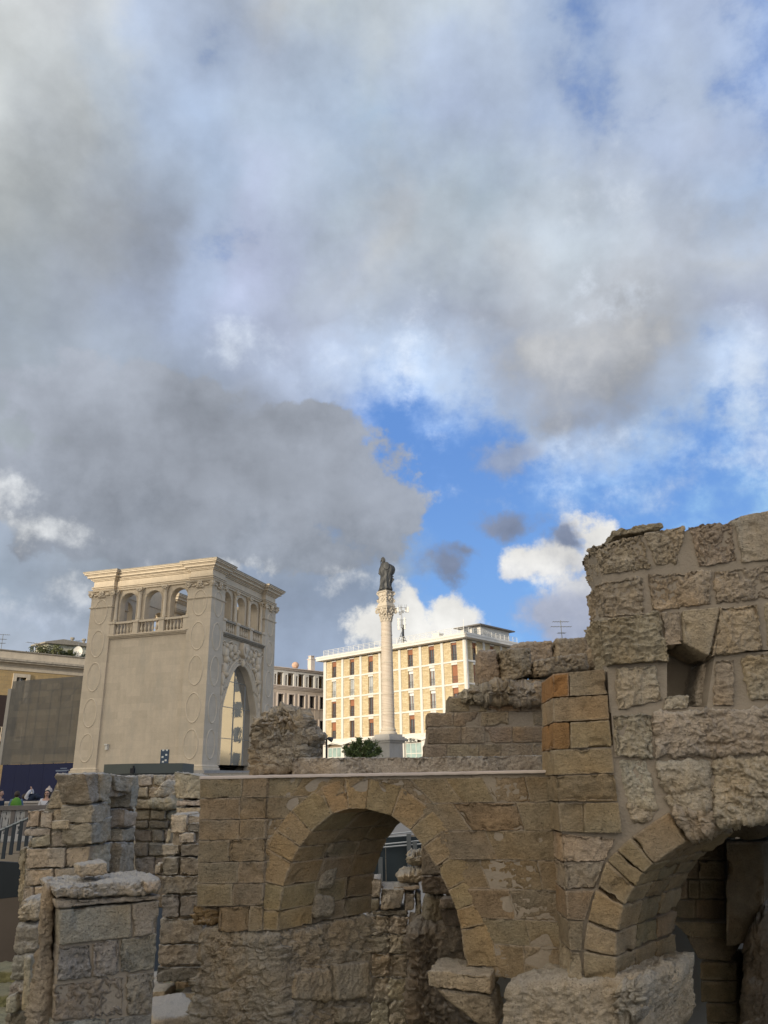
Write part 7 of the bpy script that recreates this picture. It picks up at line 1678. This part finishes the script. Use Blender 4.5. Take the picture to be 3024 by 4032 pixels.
for x, y0, y1 in ((250, 560, 880), (532, 330, 700), (590, 400, 700)):
    m = MB(); a_, b_ = G(x, y1), G(x, y0); m.box(a_[0]-.05, a_[0]+.05, -.2, -.1, a_[2], b_[2]); m.build('post', M['darkrail'], gr_)
m = MB(); m.slab([(-1.6, 13.2), (7, 13.2), (7, 19.4), (-1.6, 19.4)], FLOOR+.004, at(*c8(300, 806), 19.4)[2]); tag(m.build('inner_terrace', mat('pale dusty terrace', (.30, .28, .25), .9, .2, 1, .3, 6), None), kind='structure')
# dark mass added to stand in for shade behind the right-hand arch
bd = RM()
for (x0, x1, z0, z1) in ((2.0, 3.4, FLOOR, -1.6), (3.4, 5.2, FLOOR, -1.4), (5.2, 8.0, FLOOR, -1.5), (2.0, 3.9, -1.6, -.2), (3.9, 5.6, -1.4, -.1), (5.6, 8.0, -1.5, 0), (2.0, 4.4, -.2, 1.3), (4.4, 8.0, -.1, 1.4)):
    bd.hexa([(x0, 14.2, z0), (x1, 14.2, z0), (x1, 14.2, z1), (x0, 14.2, z1)], (0, .8, 0), res=.05, rnd=.1, amp=.07, typ='eroded', col=jit(GRB*.7, .1))
build_thing_mesh(bd, 'added_dark_backing', 'stonework', 'dark mass added for the shade at the very back behind the right-hand arch', 'ruined wall', M['ruin'], np.array((5., 14.2, -2.)))
# ------------------------------------------------------------------ shrubs
def leaf_mat(name, c1, c2):
    m_, g, b = new_mat(name); oi = g.n('ShaderNodeNewGeometry'); n = g.noise(oi.outputs['Position'], 5.0, 4, .6)
    r_ = oi.outputs['Random Per Island']; c = g.mix(g.m('ADD', g.m('MULTIPLY', r_, .6), g.m('MULTIPLY', n, .4)), (*c1, 1), (*c2, 1))
    g.put(b.inputs['Base Color'], c); b.inputs['Roughness'].default_value = .55
    return m_
M['leaf'] = leaf_mat('oleander leaves', (.035, .06, .015), (.11, .15, .04)); M['leaf2'] = leaf_mat('grey green roof leaves', (.05, .065, .02), (.14, .15, .06)); M['bark'] = mat('bark', (.12, .09, .06), .9, .3, 6)
def shrub(label, x, y, z, w, h, dpt, n, leafl, leaf='leaf', name='shrub', stems=16, spiky=True, seed=1, ragged=.25):
    rg = random.Random(seed); t = thing(name, label, 'shrub', (x, y, z)); st_ = MB(); lf_ = MB()
    tips = []
    for i in range(stems):
        a = rg.uniform(0, 2*math.pi); rr = rg.uniform(.1, 1)**.6; X = rr*w/2*math.cos(a); Yy = rr*dpt/2*math.sin(a); Z = h*(1-.45*rr**2)*rg.uniform(1-ragged, 1.0+ragged*.4)
        pts = [(X*.12, Yy*.12, 0), (X*.5, Yy*.5, Z*.5), (X*.85, Yy*.85, Z*.8), (X, Yy, Z)]; st_.tube(pts, [.03, .02, .012, .006], 5); tips.append(pts)
    for i in range(n):
        pts = rg.choice(tips); u_ = rg.random()**.55*3; k = min(int(u_), 2); f = u_-k; a, b = Vector(pts[k]), Vector(pts[k+1]); c = a.lerp(b, f)
        sp = .10*w if k < 2 else .05*w
        c = c+Vector((rg.gauss(0, sp*.5), rg.gauss(0, sp*.5), rg.gauss(0, sp*.35)))
        if c.z < .02: continue
        d = Vector((rg.gauss(0, 1), rg.gauss(0, 1), rg.gauss(.5, .7))).normalized(); s_ = d.cross(Vector((rg.gauss(0, 1), rg.gauss(0, 1), rg.gauss(0, 1)))).normalized(); L = leafl*rg.uniform(.6, 1.2); wd = L*(.16 if spiky else .3)
        lf_.add([tuple(c), tuple(c+d*L*.5+s_*wd), tuple(c+d*L), tuple(c+d*L*.5-s_*wd)], [(0, 1, 2, 3)])
    st_.build('stems', M['bark'], t); me = lf_.build('foliage', M[leaf], t); return t
bx0 = at(1345, 2985, 40)[0]; bx1 = at(1505, 2985, 40)[0]; zb_ = at(1430, 2990, 40)[2]; zt_s = at(1440, 2925, 40)[2]
shrub('green oleander bush showing over the low parapet beside the column pedestal', (bx0+bx1)/2, 40, 2.3, bx1-bx0, zt_s-2.3+.25, 1.6, 5200, .16, seed=3, stems=34, ragged=.2)
for (px, py, w_, h_, lb_, sd) in ((645, 235, 3.4, 1.25, 'rounded green shrub on the ochre building roof', 5), (1080, 262, 2.2, .9, 'grey green shrub against the small rooftop house wall', 6), (440, 245, 1.3, .32, 'tiny low shrub left of the rounded one on the roof', 8), (920, 275, 1.5, .7, 'sparse creeper at the corner of the small rooftop house', 9)):
    q = yroof(px, py, -2.2 if sd != 6 else -2.4); shrub(lb_, q[0], q[1], ROOFZ, w_, h_, 1.6, 1500 if w_ > 1.6 else 500, .16, 'leaf2', seed=sd, stems=22, spiky=False)
# bushes give the square's far corner some green at the rail
